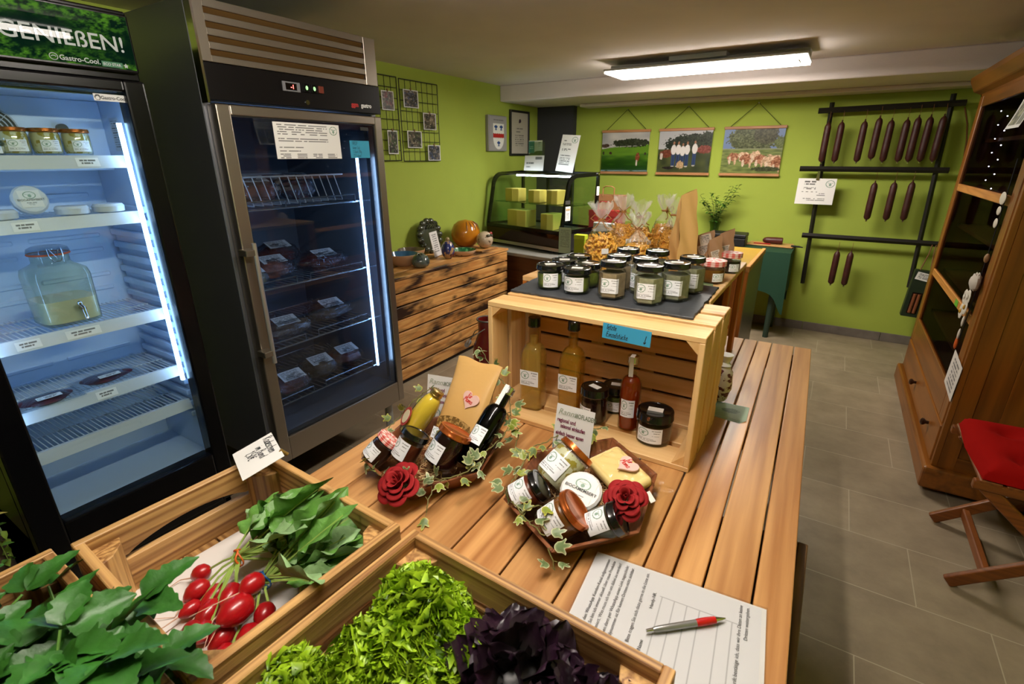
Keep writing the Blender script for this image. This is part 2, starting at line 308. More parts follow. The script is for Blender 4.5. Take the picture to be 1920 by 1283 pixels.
# ---------------------------------------------------------------- the room
XL, XR, YB, YF, ZC = -2.85, 1.22, 5.15, -1.7, 2.12
m_lime = P('lime_paint', '9fb044', .85, bump=.15, bscale=220, var=.06, vscale=2)
m_white = P('ceiling_paint', 'd2c8c5', .9, bump=.25, bscale=160, var=.04, vscale=3)
m_dark = P('dark_paint', '35353a', .8)
def floor_mat():
    m, nt, N, L, b = newmat('floor_tile'); tc = N.new('ShaderNodeTexCoord'); sp = N.new('ShaderNodeSeparateXYZ'); L.new(tc.outputs['Object'], sp.inputs[0])
    def mm(op, a, c=None):
        x = N.new('ShaderNodeMath'); x.operation = op
        for i, v in enumerate((a, c)):
            if v is None: continue
            if isinstance(v, (int, float)): x.inputs[i].default_value = v
            else: L.new(v, x.inputs[i])
        return x.outputs[0]
    yy = mm('DIVIDE', mm('SUBTRACT', sp.outputs[1], -10.06), .332); row = mm('FLOOR', yy); fy = mm('FRACT', yy)
    xx = mm('DIVIDE', mm('ADD', mm('SUBTRACT', sp.outputs[0], -15.33+.02), mm('MULTIPLY', row, .2)), .59); fx = mm('FRACT', xx); cx = mm('FLOOR', xx)
    g = mm('MAXIMUM', mm('LESS_THAN', fy, .012), mm('LESS_THAN', fx, .006))
    no = N.new('ShaderNodeTexNoise'); no.inputs['Scale'].default_value = 5; no.inputs['Detail'].default_value = 8; no.inputs['Roughness'].default_value = .65; L.new(tc.outputs['Object'], no.inputs['Vector'])
    rp = N.new('ShaderNodeValToRGB'); rp.color_ramp.elements[0].position = .3; rp.color_ramp.elements[1].position = .75
    rp.color_ramp.elements[0].color = (*lin('7a6c58'), 1); rp.color_ramp.elements[1].color = (*lin('9c8c74'), 1); L.new(no.outputs[0], rp.inputs[0])
    wn = N.new('ShaderNodeTexWhiteNoise'); wn.noise_dimensions = '2D'; cb = N.new('ShaderNodeCombineXYZ'); L.new(cx, cb.inputs[0]); L.new(row, cb.inputs[1]); L.new(cb.outputs[0], wn.inputs['Vector'])
    hs = N.new('ShaderNodeHueSaturation'); L.new(rp.outputs[0], hs.inputs['Color']); L.new(mm('ADD', mm('MULTIPLY', wn.outputs['Value'], .16), .92), hs.inputs['Value'])
    mx = N.new('ShaderNodeMix'); mx.data_type = 'RGBA'; L.new(g, mx.inputs[0]); L.new(hs.outputs[0], mx.inputs[6]); mx.inputs[7].default_value = (*lin('a89c86'), 1)
    L.new(mx.outputs[2], b.inputs['Base Color']); b.inputs['Roughness'].default_value = .48
    bp = N.new('ShaderNodeBump'); bp.inputs['Strength'].default_value = .25; bp.inputs['Distance'].default_value = .003; L.new(mm('SUBTRACT', no.outputs[0], mm('MULTIPLY', g, .6)), bp.inputs['Height']); L.new(bp.outputs[0], b.inputs['Normal'])
    return m
struct('floor', MB().box(XL-.1, XR+.1, YF-.1, YB+.1, -.1, 0), floor_mat())
struct('ceiling', MB().box(XL-.1, XR+.1, YF-.1, YB+.1, ZC, ZC+.1), m_white)
struct('wall_left', MB().box(XL-.1, XL, YF-.1, YB+.1, 0, ZC), m_lime)
struct('wall_back', MB().box(XL, XR, YB, YB+.1, 0, ZC), m_lime)
struct('wall_right', MB().box(XR, XR+.1, YF-.1, YB+.1, 0, ZC), m_lime)
struct('wall_front', MB().box(XL, XR, YF-.1, YF, 0, ZC), m_lime)
struct('ceiling_beam', MB().box(XL, XR, 4.35, YB, 1.985, ZC), m_white, bevel=.006)
struct('trim_1', MB().box(-2.3, XR, 4.93, YB, 1.955, 1.985), m_white, bevel=.004)
struct('pillar', MB().box(XL, -2.43, 5.07, YB, 0, 1.985), m_dark)
m_base = P('skirting_tile', '6e665e', .5, var=.15, vscale=12)
mb = MB(); x = -2.42
while x < XR-.01: mb.box(x+.0015, min(x+.59, XR)-.0015, YB-.012, YB, 0, .075); x += .59
struct('baseboard_back', mb, m_base, bevel=.002)
# ---------------------------------------------------------------- shared materials
m_steel = P('stainless_steel', 'a39a8f', .32, .9, bump=.05, bscale=300)
m_steel_side = P('brushed_steel_side', '84868f', .42, .85)
m_chrome = P('chrome', 'dadada', .12, 1)
m_black = P('black_gloss_plastic', '08080a', .2, spec=.3)
m_blackm = P('black_matt_plastic', '141416', .5)
m_liner = P('white_liner', 'b9cbe4', .4)
m_pane = glass('window_pane', 'eef4f2', .01, 1.45)
m_led = E('led_strip_blue_white', '9cc6ff', 22)
m_led2 = E('led_strip_showcase', 'e4f0ff', 26)
m_wire = P('chromed_wire', 'b9c2cc', .25, .8)
m_cream = P('white_wire', 'c8ced6', .4)
m_paper = P('white_paper', 'e9e6e2', .6)
m_kraft = P('kraft_paper', 'b98d54', .6, bump=.2, bscale=40, var=.06)
m_rubber = P('black_lid', '0b0b0c', .16, coat=.5)
# ---------------------------------------------------------------- ceiling lamps
m_diff = E('lamp_diffuser', LAMP_C, LAMP_E)
def ceiling_lamp(x, y, label, zz=2.05):
    t = thing('ceiling_lamp', label, 'lamp', (x, y, 0))
    mk('housing', MB().box(-.62, .62, -.19, .19, zz, zz+.014).box(-.62, .62, -.06, .06, zz+.014, zz+.05), P('lamp_housing', 'b4b4b6', .5), t, bevel=.003)
    mk('diffuser', MB().box(-.613, .613, -.183, .183, zz-.012, zz-.0005), m_diff, t)
    mk('mounting_bracket', MB().box(-.2, .16, -.1, .1, zz+.04, ZC-.001), P('bracket_metal', 'c8c8c6', .5), t, bevel=.002)
    mk('sensor', MB().box(.565, .573, -.09, .05, zz-.014, zz-.0125), P('sensor_strip', '6b4a20', .5), t)
ceiling_lamp(-.91, 3.83, 'long flat lit LED ceiling lamp hanging in front of the beam')
t = thing('tube_lamp', 'slim tube ceiling lamp running lengthwise above the front of the slatted wooden table', 'lamp', (-.38, .62, 0), PI/2)
mk('housing', MB().box(-.66, .66, -.03, .03, 2.085, ZC-.001), P('lamp_housing', 'b4b4b6', .5), t, bevel=.004)
mk('tube', MB().cyl(.014, -.62, .62, 20, TR((0, 0, 2.055), (0, PI/2, 0))), E('lamp_tube', LAMP_C, LAMP2_E*3), t, smooth=1)
for s_ in (-1, 1): mk('socket', MB().box(s_*.635-.015, s_*.635+.015, -.018, .018, 2.035, 2.09), P('lamp_housing', 'b4b4b6', .5), t)
# ---------------------------------------------------------------- glass-door drinks fridge with the forest sign
def signfn(u, v):
    n = nz(u*2.6, v, 14, 1)*.5+nz(u*2.6, v, 34, 2)*.35+nz(u*2.6, v, 60, 4)*.3; c = mixa((4, 26, 18), (66, 116, 32), np.clip((n-.40)*2.6, 0, 1)*np.clip(nz(u*2.2, v, 3.2, 9)*2.2-.35, 0, 1)); return mixa(c, (10, 45, 38), np.clip(.6-u, 0, 1)*.6)
fr = thing('display_fridge', 'tall black glass-door fridge lit blue inside under a green leafy GENIEßEN sign', 'fridge', (0, 0, 0))
mb = MB().box(-2.46, -1.915, .262, .29, .05, 1.7).box(-2.46, -1.915, .826, .852, .05, 1.7).box(-2.46, -2.43, .29, .826, .05, 1.7).box(-2.46, -1.915, .262, .852, .05, .40).box(-2.46, -1.87, .262, .852, 1.715, 1.90)
mb.box(-2.46, -1.915, .29, .826, 1.68, 1.715)
mk('body', mb, m_black, fr, bevel=.004)
mb = MB().box(-2.262, -2.25, .29, .826, .40, 1.69).box(-2.25, -1.93, .818, .826, .40, 1.69).box(-2.25, -1.93, .29, .298, .40, 1.69).box(-2.25, -1.93, .29, .826, .40, .41).box(-2.25, -1.93, .29, .826, 1.672, 1.68)
for k in range(18): z = .56+k*.045; mb.box(-2.24, -1.955, .802, .818, z, z+.022).box(-2.24, -1.955, .298, .312, z, z+.022)
for k in range(6):                                        # embossed relief of the rear wall
    for j in range(2): z0 = .62+k*.14; mb.box(-2.252, -2.244, .33+j*.24, .53+j*.24, z0, z0+.015).box(-2.252, -2.244, .33+j*.24, .53+j*.24, z0+.05, z0+.065)
mb.box(-2.20, -2.11, .298, .818, 1.46, 1.672)
mk('inner_liner', mb, m_liner, fr, bevel=.003)
mb = MB()
for r in (.008, .019, .03, .041, .052, .062): mb.tube([(-2.108, .535+r*math.cos(a), 1.575+r*math.sin(a)) for a in np.linspace(0, 2*PI, 33)], .0028, 6)
for a in (0, PI/2, PI/4): mb.tube([(-2.109, .535-.062*math.cos(a), 1.575-.062*math.sin(a)), (-2.109, .535+.062*math.cos(a), 1.575+.062*math.sin(a))], .003, 6)
mk('fan_grille', mb, P('grille_grey', '9aa0aa', .4), fr, smooth=1)
mk('fan_opening', MB().cyl(.064, 0, .003, 32, basis((0, 1, 0), (0, 0, 1), (1, 0, 0), (-2.1095, .535, 1.575))), P('fan_dark', '1a1c22', .7), fr)
mk('sensor_cap', MB().cyl(.014, 0, .02, 18, basis((0, 1, 0), (0, 0, 1), (1, 0, 0), (-2.11, .70, 1.585))), m_blackm, fr)
mk('warning_label', sheetm(.06, .1, docfn([(.9-.07*k, .1, .9, .018) for k in range(12)], bg=(190, 196, 205)), 30, 50), PRINT, fr, M=basis((-1, 0, 0), (0, 0, 1), (0, -1, 0), (-2.03, .8165, 1.57)))
mb = MB().box(-1.912, -1.85, .262, .335, .22, 1.715).box(-1.912, -1.85, .795, .852, .22, 1.715).box(-1.912, -1.85, .335, .795, 1.682, 1.715).box(-1.912, -1.85, .335, .795, .22, .435)
dr = mk('door', mb, m_black, fr, bevel=.006, seg=2)
mk('glass_pane', MB().box(-1.872, -1.868, .334, .796, .434, 1.683), m_pane, dr)
mk('door_badge', sheetm(.082, .019, lambda u, v: mixa(np.full((len(u), 3), 205.), (40, 40, 40), ((ell(u, v, .12, .5, .09, .42) < 1.0) & (ell(u, v, .12, .4, .06, .25) > 1)).astype(float)*.9), 60, 14), PRINT, dr, M=BL((-1.8665, .758, 1.664)))
txt('Gastro-Cool', .0125, INK, dr, BL((-1.8655, .742-.008, 1.6595)), bold=.0002)
cn = mk('sign_panel', MB().box(-1.872, -1.85, .268, .846, 1.735, 1.888), m_black, fr, bevel=.004)
mk('sign_print', sheetm(.566, .138, signfn, 220, 60), picmat('backlit_sign', .0, 0, .05), cn, M=BL((-1.8495, .557, 1.812)))
m_sg = P('sign_letter_grey', 'aab0b2', .0, spec=.05)
txt('GENIEßEN!', .055, m_sg, cn, BL((-1.8485, .540, 1.788)), name='sign_lettering', bold=.0005, sx=1.06)
txt('Gastro-Cool.', .0175, m_sg, cn, BL((-1.8485, .655, 1.749)), name='sign_lettering', bold=.0003)
mk('logo', MB().tube([(.009*math.cos(a), .008*math.sin(a), 0) for a in np.linspace(0, 2*PI, 25)], .001, 5).tube([(.006*math.cos(a), .004*math.sin(a)-.002, 0) for a in np.linspace(.4, 2.7, 12)], .001, 5), m_sg, cn, M=BL((-1.8485, .643, 1.755)))
mk('eco_badge', MB().box(0, .052, 0, .014, 0, .001), P('eco_green', '17603c', .4), cn, M=BL((-1.849, .752, 1.745)))
txt('ECO STAR', .0095, m_sg, cn, BL((-1.8475, .755, 1.7487)), name='sign_lettering', bold=.0002)
mk('star', MB().prism([((.007 if i % 2 == 0 else .0035)*math.sin(i*PI/5), (.007 if i % 2 == 0 else .0035)*math.cos(i*PI/5)) for i in range(10)], 0, .0005), m_sg, cn, M=BL((-1.8478, .812, 1.752)))
mk('led_strip', MB().box(-1.932, -1.92, .783, .793, .73, 1.60), m_led, fr)
mk('led_strip', MB().box(-1.932, -1.92, .318, .326, .73, 1.60), m_led, fr)
for z, lab in ((1.505, [.69]), (1.333, [.50]), (.998, [.42, .555]), (.778, [.565]), (.636, [])):
    mb = MB()
    for y in np.arange(.32, .80, .0135): mb.tube([(-2.235, y, z-.004), (-1.965, y, z-.004), (-1.962, y, z-.018)], .0016, 5)
    for x in (-2.23, -2.1, -1.985): mb.tube([(x, .312, z-.008), (x, .806, z-.008)], .0028, 6)
    sh = mk('shelf', mb, m_cream, fr, smooth=1)
    ra = mk('price_rail', MB().prism([(-1.968, z-.034), (-1.945, z-.036), (-1.958, z+.001), (-1.968, z+.001)], .312, .806, M=basis((1, 0, 0), (0, 0, 1), (0, -1, 0), (0, 1.118, 0))), P('price_rail_white', 'c9ccd0', .35), sh)
    for y in lab: mk('price_label', sheetm(.058 if len(lab) < 2 or y < .5 else .09, .026, docfn([(.7, .15, .85, .09), (.35, .2, .7, .09)]), 36, 16), PRINT, ra, M=basis((0, 1, 0), (-.32, 0, .947), (.947, 0, .32), (-1.9498, y, z-.018)))
mk('foot', MB().box(-2.4, -1.95, .29, .82, 0, .05), m_blackm, fr)
# ---------------------------------------------------------------- steel refrigerator with control panel
gg = thing('steel_refrigerator', 'tall stainless steel refrigerator with glass door and black control strip', 'fridge', (0, 0, 0))
mb = MB().box(-2.62, -1.905, 1.045, 1.075, .2, 1.99).box(-2.62, -1.905, 1.815, 1.845, .2, 1.99).box(-2.62, -2.59, 1.075, 1.815, .2, 1.99).box(-2.62, -1.905, 1.075, 1.815, 1.68, 1.99).box(-2.62, -1.905, 1.075, 1.815, .2, .32)
mk('cabinet_body', mb, m_steel_side, gg, bevel=.003)
mb = MB().box(-2.585, -2.57, 1.075, 1.815, .32, 1.68).box(-2.57, -1.92, 1.075, 1.085, .32, 1.68).box(-2.57, -1.92, 1.805, 1.815, .32, 1.68).box(-2.57, -1.92, 1.075, 1.815, .32, .33).box(-2.57, -1.92, 1.075, 1.815, 1.67, 1.68)
mk('inner_liner', mb, P('dark_steel_liner', '7c828e', .42, .35), gg)
for y in (1.795, 1.09): mk('shelf_rail', MB().box(-1.97, -1.93, y-.01, y+.01, .36, 1.64), P('shelf_rail_steel', '7e8088', .4, .7), gg)
mb = MB(); hz = [1.965, 1.924, 1.883, 1.842]; y0, y1 = 1.09, 1.775
z = 1.99; mb.box(-1.905, -1.872, 1.05, y0, 1.802, 1.99).box(-1.905, -1.872, y1, 1.842, 1.802, 1.99)
for h in hz: mb.box(-1.905, -1.872, y0, y1, h, z); z = h-.019
mb.box(-1.905, -1.872, y0, y1, 1.802, z)
vp = mk('vent_panel', mb, m_steel, gg, bevel=.0015)
mb = MB()
for h in hz: mb.box(-1.0, 1.0, -.0125, .0125, -.001, .001, M=TR((-1.889, (y0+y1)/2, h-.0095), (-.75, 0, PI/2), ((y1-y0)/2, 1, 1)))
mk('louvre', mb, P('brass_toned_louvre', '9a7748', .35, .7), vp)
mk('edge_strip', MB().box(-1.905, -1.868, 1.046, 1.054, 1.675, 1.99), m_chrome, gg)
cp = mk('control_panel', MB().box(-1.905, -1.87, 1.055, 1.845, 1.685, 1.80), P('panel_black', '0c0a0c', .3, spec=.3), gg, bevel=.002)
d = mk('thermostat', MB().box(-1.87, -1.864, 1.341, 1.418, 1.738, 1.772), P('thermostat_grey', '77777c', .4), cp, bevel=.001)
mk('display', MB().box(-1.864, -1.8635, 1.353, 1.402, 1.743, 1.767), P('display_black', '080304', .2), d)
txt('-1', .02, E('red_digits', 'ff1a10', 4), d, BL((-1.8628, 1.374, 1.748)), name='digits', bold=.0005)
for yy in (1.434, 1.47): s = mk('rocker_switch', MB().box(-1.87, -1.862, yy, yy+.024, 1.742, 1.772), m_black, cp, bevel=.001); mk('indicator', MB().ball((0, 0, 0), (.0015, .006, .008), M=TR((-1.861, yy+.012, 1.757))), E('green_indicator', '0aff4a', .5), s)
mk('rocker_switch', MB().box(-1.87, -1.862, 1.505, 1.528, 1.744, 1.77), P('switch_orange', '6e2b1a', .35), cp, bevel=.001)
mk('lock', MB().cyl(.009, 0, .005, 20, basis((0, 1, 0), (0, 0, 1), (1, 0, 0), (-1.87, 1.445, 1.705))), m_chrome, cp, smooth=1)
txt('ggm', .024, P('logo_red', 'b01a18', .4), cp, BL((-1.8693, 1.672, 1.708)), bold=.0012)
txt('gastro', .024, P('logo_white', 'e8e8e8', .4), cp, BL((-1.8693, 1.727, 1.708)), bold=.0008)
mb = MB().box(-1.905, -1.85, 1.058, 1.108, .233, 1.672).box(-1.905, -1.85, 1.782, 1.822, .233, 1.672).box(-1.905, -1.85, 1.108, 1.782, 1.638, 1.672).box(-1.905, -1.85, 1.108, 1.782, .233, .345)
dr = mk('door', mb, m_steel, gg, bevel=.004, seg=2)
mk('glass_pane', MB().box(-1.865, -1.86, 1.107, 1.783, .344, 1.639), glass('fridge_pane', 'd7dde2', .01, 1.55), dr)
mk('door_gasket', MB().box(-1.868, -1.858, 1.106, 1.112, .343, 1.64).box(-1.868, -1.858, 1.778, 1.784, .343, 1.64).box(-1.868, -1.858, 1.112, 1.778, .343, .349).box(-1.868, -1.858, 1.112, 1.778, 1.634, 1.64), m_blackm, dr)
hd = mk('door_handle', MB().tube([(-1.805, 1.079, z) for z in np.linspace(.72, 1.2, 8)], .0085, 14), P('handle_steel', 'c4c0ba', .3, .75), dr, smooth=1)
for z in (1.155, .752): mk('handle_bracket', MB().box(-1.85, -1.798, 1.04, 1.086, z, z+.023), m_steel, hd, bevel=.002)
mk('information_sheet', sheetm(.31, .133, docfn([(.93-.062*k, .05, .72 if k in (2, 5, 9, 10) else .8, .014) for k in (0, 1, 2, 3, 4, 6, 7)]+[(.32, .05, .4, .014), (.22, .05, .35, .014)]+[(.13-.05*k, .05+.24*j, .2+.24*j, .013) for k in range(3) for j in range(4)], (.9, .82, .06, .12)), 170, 80), PRINT, dr, M=BL((-1.8565, 1.422, 1.56)))
nt_ = mk('blue_note', MB().box(-.056, .056, -.036, .036, 0, .0006), P('blue_card', '2f9bc0', .6), dr, M=BL((-1.857, 1.684, 1.532)))
for i, s in enumerate(('NEU!', 'lunge Salz', '1 Stück 250g', '22 € Pfund')): hand(s, .0066 if i else .009, INK, nt_, TR((-.042, .018-i*.0165, .001)), thick=.06)
mk('door_sticker', MB().box(-.023, .023, -.007, .007, 0, .0008), m_blackm, dr, M=BL((-1.857, 1.72, 1.618)))
mk('led_strip', MB().box(-1.935, -1.925, 1.722, 1.73, .45, 1.50), m_led, gg)
mk('led_strip', MB().box(-1.935, -1.925, 1.098, 1.104, .45, 1.50), m_led, gg)
def wire_shelf(z, par, basket=False):
    mb = MB()
    for y in np.arange(1.12, 1.78, .03): mb.tube([(-2.5, y, z), (-1.945, y, z)], .002, 5)
    for x in (-2.49, -2.2, -1.945): mb.tube([(x, 1.1, z), (x, 1.795, z)], .004, 6)
    for a, b in ((1.135, 1.33), (1.4, 1.7)): mb.tube([(-1.942, a, z), (-1.942, a, z+.032), (-1.942, b, z+.032), (-1.942, b, z)], .003, 6)
    return mk('shelf', mb, m_wire, par, smooth=1)
for z in (.45, .712, .98, 1.302): wire_shelf(z, gg)
mb = MB()
for y in np.arange(1.15, 1.66, .04): mb.tube([(-1.99, y, 1.425), (-1.96, y+.012, 1.315), (-2.3, y+.012, 1.312)], .0022, 5)
mb.tube([(-1.99, 1.12, 1.425), (-1.99, 1.68, 1.425), (-2.35, 1.68, 1.425), (-2.35, 1.12, 1.425), (-1.99, 1.12, 1.425)], .0035, 6)
mk('wire_basket', mb, m_cream, gg, smooth=1)
mb = MB()
for x in (-2.55, -1.95):
    for y in (1.1, 1.79): mb.cyl(.022, .012, .2, 14, TR((x, y, 0))); mb.cyl(.03, 0, .012, 14, TR((x, y, 0)))
for k, (x, y) in enumerate(((-2.55, 1.1), (-2.55, 1.79), (-1.95, 1.1), (-1.95, 1.79))): mk('leg', MB().cyl(.022, .012, .2, 14, TR((x, y, 0))).cyl(.03, 0, .012, 14, TR((x, y, 0))), P('leg_grey', '9b9b98', .4, .4), gg, smooth=1)
# ---------------------------------------------------------------- slatted chest of scorched boards
w_ch = lambda ax: wood('scorched_pine_'+ax, 'dba865', 'a8662a', ax, 11, .8, .5, char=1.7, charc='2c1506', knots=.9, vary=.2)
ch = thing('slatted_chest', 'long chest of flame-scorched boards along the green wall', 'chest', (0, 0, 0))
mb = MB(); zs = np.linspace(.03, .742, 9)
for a, b in zip(zs[:-1], zs[1:]): mb.box(-2.35, -2.332, 1.87, 3.65, a+.006, b-.006)
mk('front_board', mb, w_ch('y'), ch, bevel=.002)
for ya in (3.634, 1.87):
    mb = MB()
    for a, b in zip(zs[:-1], zs[1:]): mb.box(-2.84, -2.35, ya, ya+.016, a+.004, b-.004)
    mk('side_board', mb, w_ch('x'), ch, bevel=.002)
mb = MB()
for a, b in ((-2.845, -2.72), (-2.715, -2.59), (-2.585, -2.455), (-2.45, -2.325)): mb.box(a, b, 1.86, 3.66, .742, .76)
mk('lid', mb, w_ch('y'), ch, bevel=.002)
mk('gap_shade_block', MB().box(-2.83, -2.355, 1.89, 3.63, 0, .735), P('chest_gap_shade', '1d120a', .8), ch)  # solid block whose near-black colour stands in for shade between the boards
# ---------------------------------------------------------------- big slatted table
TRZ = .028
tb = thing('slatted_table', 'large honey-coloured table of long wooden slats in the middle of the shop', 'table', (0, 1, 0), TRZ)
w_tb = wood('table_slat_wood', 'd6a266', '9c6636', 'y', 9, .55, .36, vary=.26, rings=3.2, coat=.15, ringw=.42)
xb = [-1.012, -.895, -.79, -.668, -.548, -.428, -.312, -.196, -.142, -.086, -.003, .062]
mb = MB()
for a, b in zip(xb[:-1], xb[1:]): mb.box(a+.002, b-.002, -1.15, 1.3, .726, .75)
mk('tabletop', mb, w_tb, tb, bevel=.0025, seg=2)
w_ap = wood('table_frame_wood', 'b97a36', '8a521f', 'y', 9, .8, .5)
for x in (-.97, .0): mk('apron', MB().box(x, x+.025, -1.1, 1.26, .65, .726), w_ap, tb, bevel=.002)
for y in (-1.1, -.3, .5, 1.235): mk('cross_rail', MB().box(-.97, .02, y, y+.03, .655, .724), w_ap, tb, bevel=.002)
for x in (-.96, -.045):
    for y in (-1.09, 1.19): mk('leg', MB().box(x, x+.06, y, y+.06, 0, .724), w_ap, tb, bevel=.003)
# scorched crate standing under the table's right edge
w_dk = wood('scorched_dark_wood', '8a6434', '3b220e', 'y', 16, .8, .55, char=.8, rings=9)
bx = thing('under_table_crate', 'dark scorched wooden crate standing under the right edge of the slatted table', 'crate', (0, 0, 0))
mb = MB()
for k in range(4): z0 = .02+k*.165; mb.box(.068, .088, .05, 1.13, z0, z0+.155)
mk('side_board', mb, w_dk, bx, bevel=.002)
for ya in (1.11, .05):
    mb = MB()
    for k in range(4): z0 = .02+k*.165; mb.box(-.45, .068, ya, ya+.02, z0, z0+.155)
    mk('end_board', mb, wood('scorched_dark_wood_x', '8a6434', '3b220e', 'x', 16, .8, .55, char=.8, rings=9), bx, bevel=.002)
for x in (-.45, .02):
    for y in (.07, 1.07): mk('corner_post', MB().box(x, x+.045, y, y+.04, 0, .645), w_dk, bx)
mk('base_board', MB().box(-.45, .066, .07, 1.11, .02, .035), w_dk, bx)
# ---------------------------------------------------------------- wine crate on its side, open to the front
w_cx = wood('pale_pine_x', 'ecc58c', 'cf9c5c', 'x', 10, .7, .5, knots=.55, charc='8a5426', vary=.14, rings=3)
w_cz = wood('pale_pine_z', 'ecc58c', 'cf9c5c', 'z', 10, .7, .5, knots=.55, charc='8a5426', vary=.14, rings=3)
w_cy = wood('pale_pine_y', 'ecc58c', 'cf9c5c', 'y', 10, .7, .5, knots=.55, charc='8a5426', vary=.14, rings=3)
cr = thing('wooden_crate', 'pale pine crate lying on its side on the table with its open face forward', 'crate', (0, 0, 0))
X0, X1, Y0, Y1, Z0, Z1 = -.797, -.193, 1.142, 1.452, .7505, 1.112; T_ = .0145
ys = [(Y0, Y0+.085), (Y0+.106, Y0+.192), (Y0+.213, Y1-.012)]
mb = MB()
for a, b in ys: mb.box(X0, X1, a, b, Z1-T_, Z1)
mk('top_board', mb, w_cx, cr, bevel=.0015)
mb = MB()
for a, b in ys: mb.box(X0, X1, a, b, Z0, Z0+T_)
mk('bottom_board', mb, w_cx, cr, bevel=.0015)
for nm, xa in (('side_board', X0), ('side_board', X1-T_)):
    mb = MB()
    for a, b in ys: mb.box(xa, xa+T_, a, b, Z0+T_, Z1-T_)
    mk(nm, mb, w_cz, cr, bevel=.0015)
mb = MB(); zz = np.linspace(Z0, Z1, 7)
for a, b in zip(zz[:-1], zz[1:]): mb.box(X0, X1, Y1-.012, Y1, a+.0055, b-.0055)
mk('back_board', mb, w_cx, cr, bevel=.001)
mk('back_batten', MB().box(-.6, -.56, Y1, Y1+.012, Z0, Z1).box(-.43, -.39, Y1, Y1+.012, Z0, Z1), w_cz, cr)
for x, z, sx, sz in ((X0+T_, Z0+T_, 1, 1), (X1-T_, Z0+T_, -1, 1), (X0+T_, Z1-T_, 1, -1), (X1-T_, Z1-T_, -1, -1)):
    o = [(x, z), (x+sx*.03, z), (x, z+sz*.03)]; o = o if sx*sz > 0 else o[::-1]
    mk('corner_post', MB().prism(o, -Y1+.013, -Y0-.001, M=basis((1, 0, 0), (0, 0, 1), (0, -1, 0))), w_cy, cr)
# slate
sl = MB(); ol = []; N_ = 44
for (xa, ya), (xb_, yb_) in (((-.795, 1.262), (-.253, 1.262)), ((-.253, 1.262), (-.262, 1.63)), ((-.262, 1.63), (-.818, 1.628)), ((-.818, 1.628), (-.795, 1.262))):
    for i in range(N_):
        t_ = i/N_; ol.append((xa+(xb_-xa)*t_+rng.normal(0, .0016), ya+(yb_-ya)*t_+rng.normal(0, .0016)))
sl.prism(ol, 1.1125, 1.1195); o = mk('slate_board', sl, P('slate', '33363a', .55, bump=.5, bscale=30, var=.2), bevel=.0012); tag(o, 'dark grey slate board with chipped edges on top of the pine crate', 'board')
# second stack behind the crate
c2 = thing('display_box', 'low wooden display box behind the pine crate carrying pasta bags and jam jars', 'box', (0, 0, 0))
mb = MB()
for a, b in ((1.475, 1.69), (1.695, 1.91), (1.915, 2.13)): mb.box(-.88, -.252, a, b, 1.094, 1.112)
mk('top_board', mb, w_cx, c2, bevel=.002)
w_or = wood('orange_pine_z', 'c4742a', '8f4a16', 'z', 9, .7, .4, knots=.5, charc='5a2a0c')
for a, b in ((1.475, 1.53), (1.80, 1.84), (2.08, 2.13)):
    for xa in (-.272, -.88): mk('upright', MB().box(xa, xa+.018, a, b, .75, 1.094), w_or, c2, bevel=.002)
mk('inner_panel', MB().box(-.86, -.29, 1.48, 2.12, .75, .77).box(-.86, -.85, 1.48, 2.12, .77, 1.09).box(-.86, -.3, 2.1, 2.12, .77, 1.09), P('box_inside_brown', '5a3316', .7), c2)
# ---------------------------------------------------------------- mustard-topped counter further back
ct = thing('mustard_counter', 'wooden counter with a mustard yellow top behind the table', 'counter', (0, 0, 0))
mk('top', MB().box(-1.15, -.375, 3.15, 3.86, .885, .9), P('mustard_laminate', '94731f', .4, bump=.1, bscale=90, var=.08), ct)
mk('edge_trim', MB().box(-.375, -.352, 3.14, 3.87, .87, .905).box(-1.15, -.375, 3.13, 3.15, .87, .905), wood('trim_wood', 'c08a4a', '8f5a26', 'y'), ct, bevel=.003)
mk('side_panel', MB().box(-.385, -.36, 3.2, 3.86, 0, .87), P('counter_dark_side', '2c2620', .3), ct)
mk('front_panel', MB().box(-1.13, -.385, 3.17, 3.19, 0, .87), w_or, ct)
mk('corner_post', MB().box(-.42, -.358, 3.15, 3.2, 0, .872), w_or, ct, bevel=.002)
mk('back_panel', MB().box(-1.13, -.385, 3.84, 3.86, 0, .87).box(-1.14, -1.12, 3.19, 3.84, 0, .87), w_or, ct)
# ---------------------------------------------------------------- serving counter and glass showcase
sc = thing('serving_counter', 'brown wooden serving counter with grey stone top carrying the cheese showcase', 'counter', (-2.35, 3.70, 0), -.15)
mk('countertop', MB().box(-.46, 1.05, 0, .62, .69, .72), P('grey_stone_top', '8c8a86', .35, var=.1), sc, bevel=.004)
w_br = wood('brown_counter_wood', '5e3318', '3c1c0b', 'x', 9, .7, .35, knots=.4)
mk('front_panel', MB().box(-.42, 1.02, .03, .05, 0, .69), w_br, sc)
mk('side_panel', MB().box(1.0, 1.02, .05, .6, 0, .69), w_br, sc)
mk('side_panel', MB().box(-.42, -.4, .05, .6, 0, .69), w_br, sc)
SW, SD, SH = .93, .50, .655
sh = thing('cheese_showcase', 'curved glass refrigerated counter showcase holding pale cheese blocks', 'showcase', (-2.795, 4.01, .72), -.245)
def sideprof(k=0, w=1.0):
    pts = [(0+k, .16), (0+k, .2), (.09+k*.9, .56)]
    for a in np.linspace(0, 1, 9): t_ = a*PI/2*.88; pts.append((.09+.12*(1-math.cos(t_))*1.0+k*.7, .56+.085*math.sin(t_)-k*.2*a))
    pts += [(SD-k, .655-k), (SD-k, .16)]
    return pts
MX = basis((0, 1, 0), (0, 0, 1), (1, 0, 0))
mk('base', MB().prism([(.03, .02), (.0, .17), (SD, .17), (SD, .02)], 0, SW, M=MX), m_blackm, sh, bevel=.003)
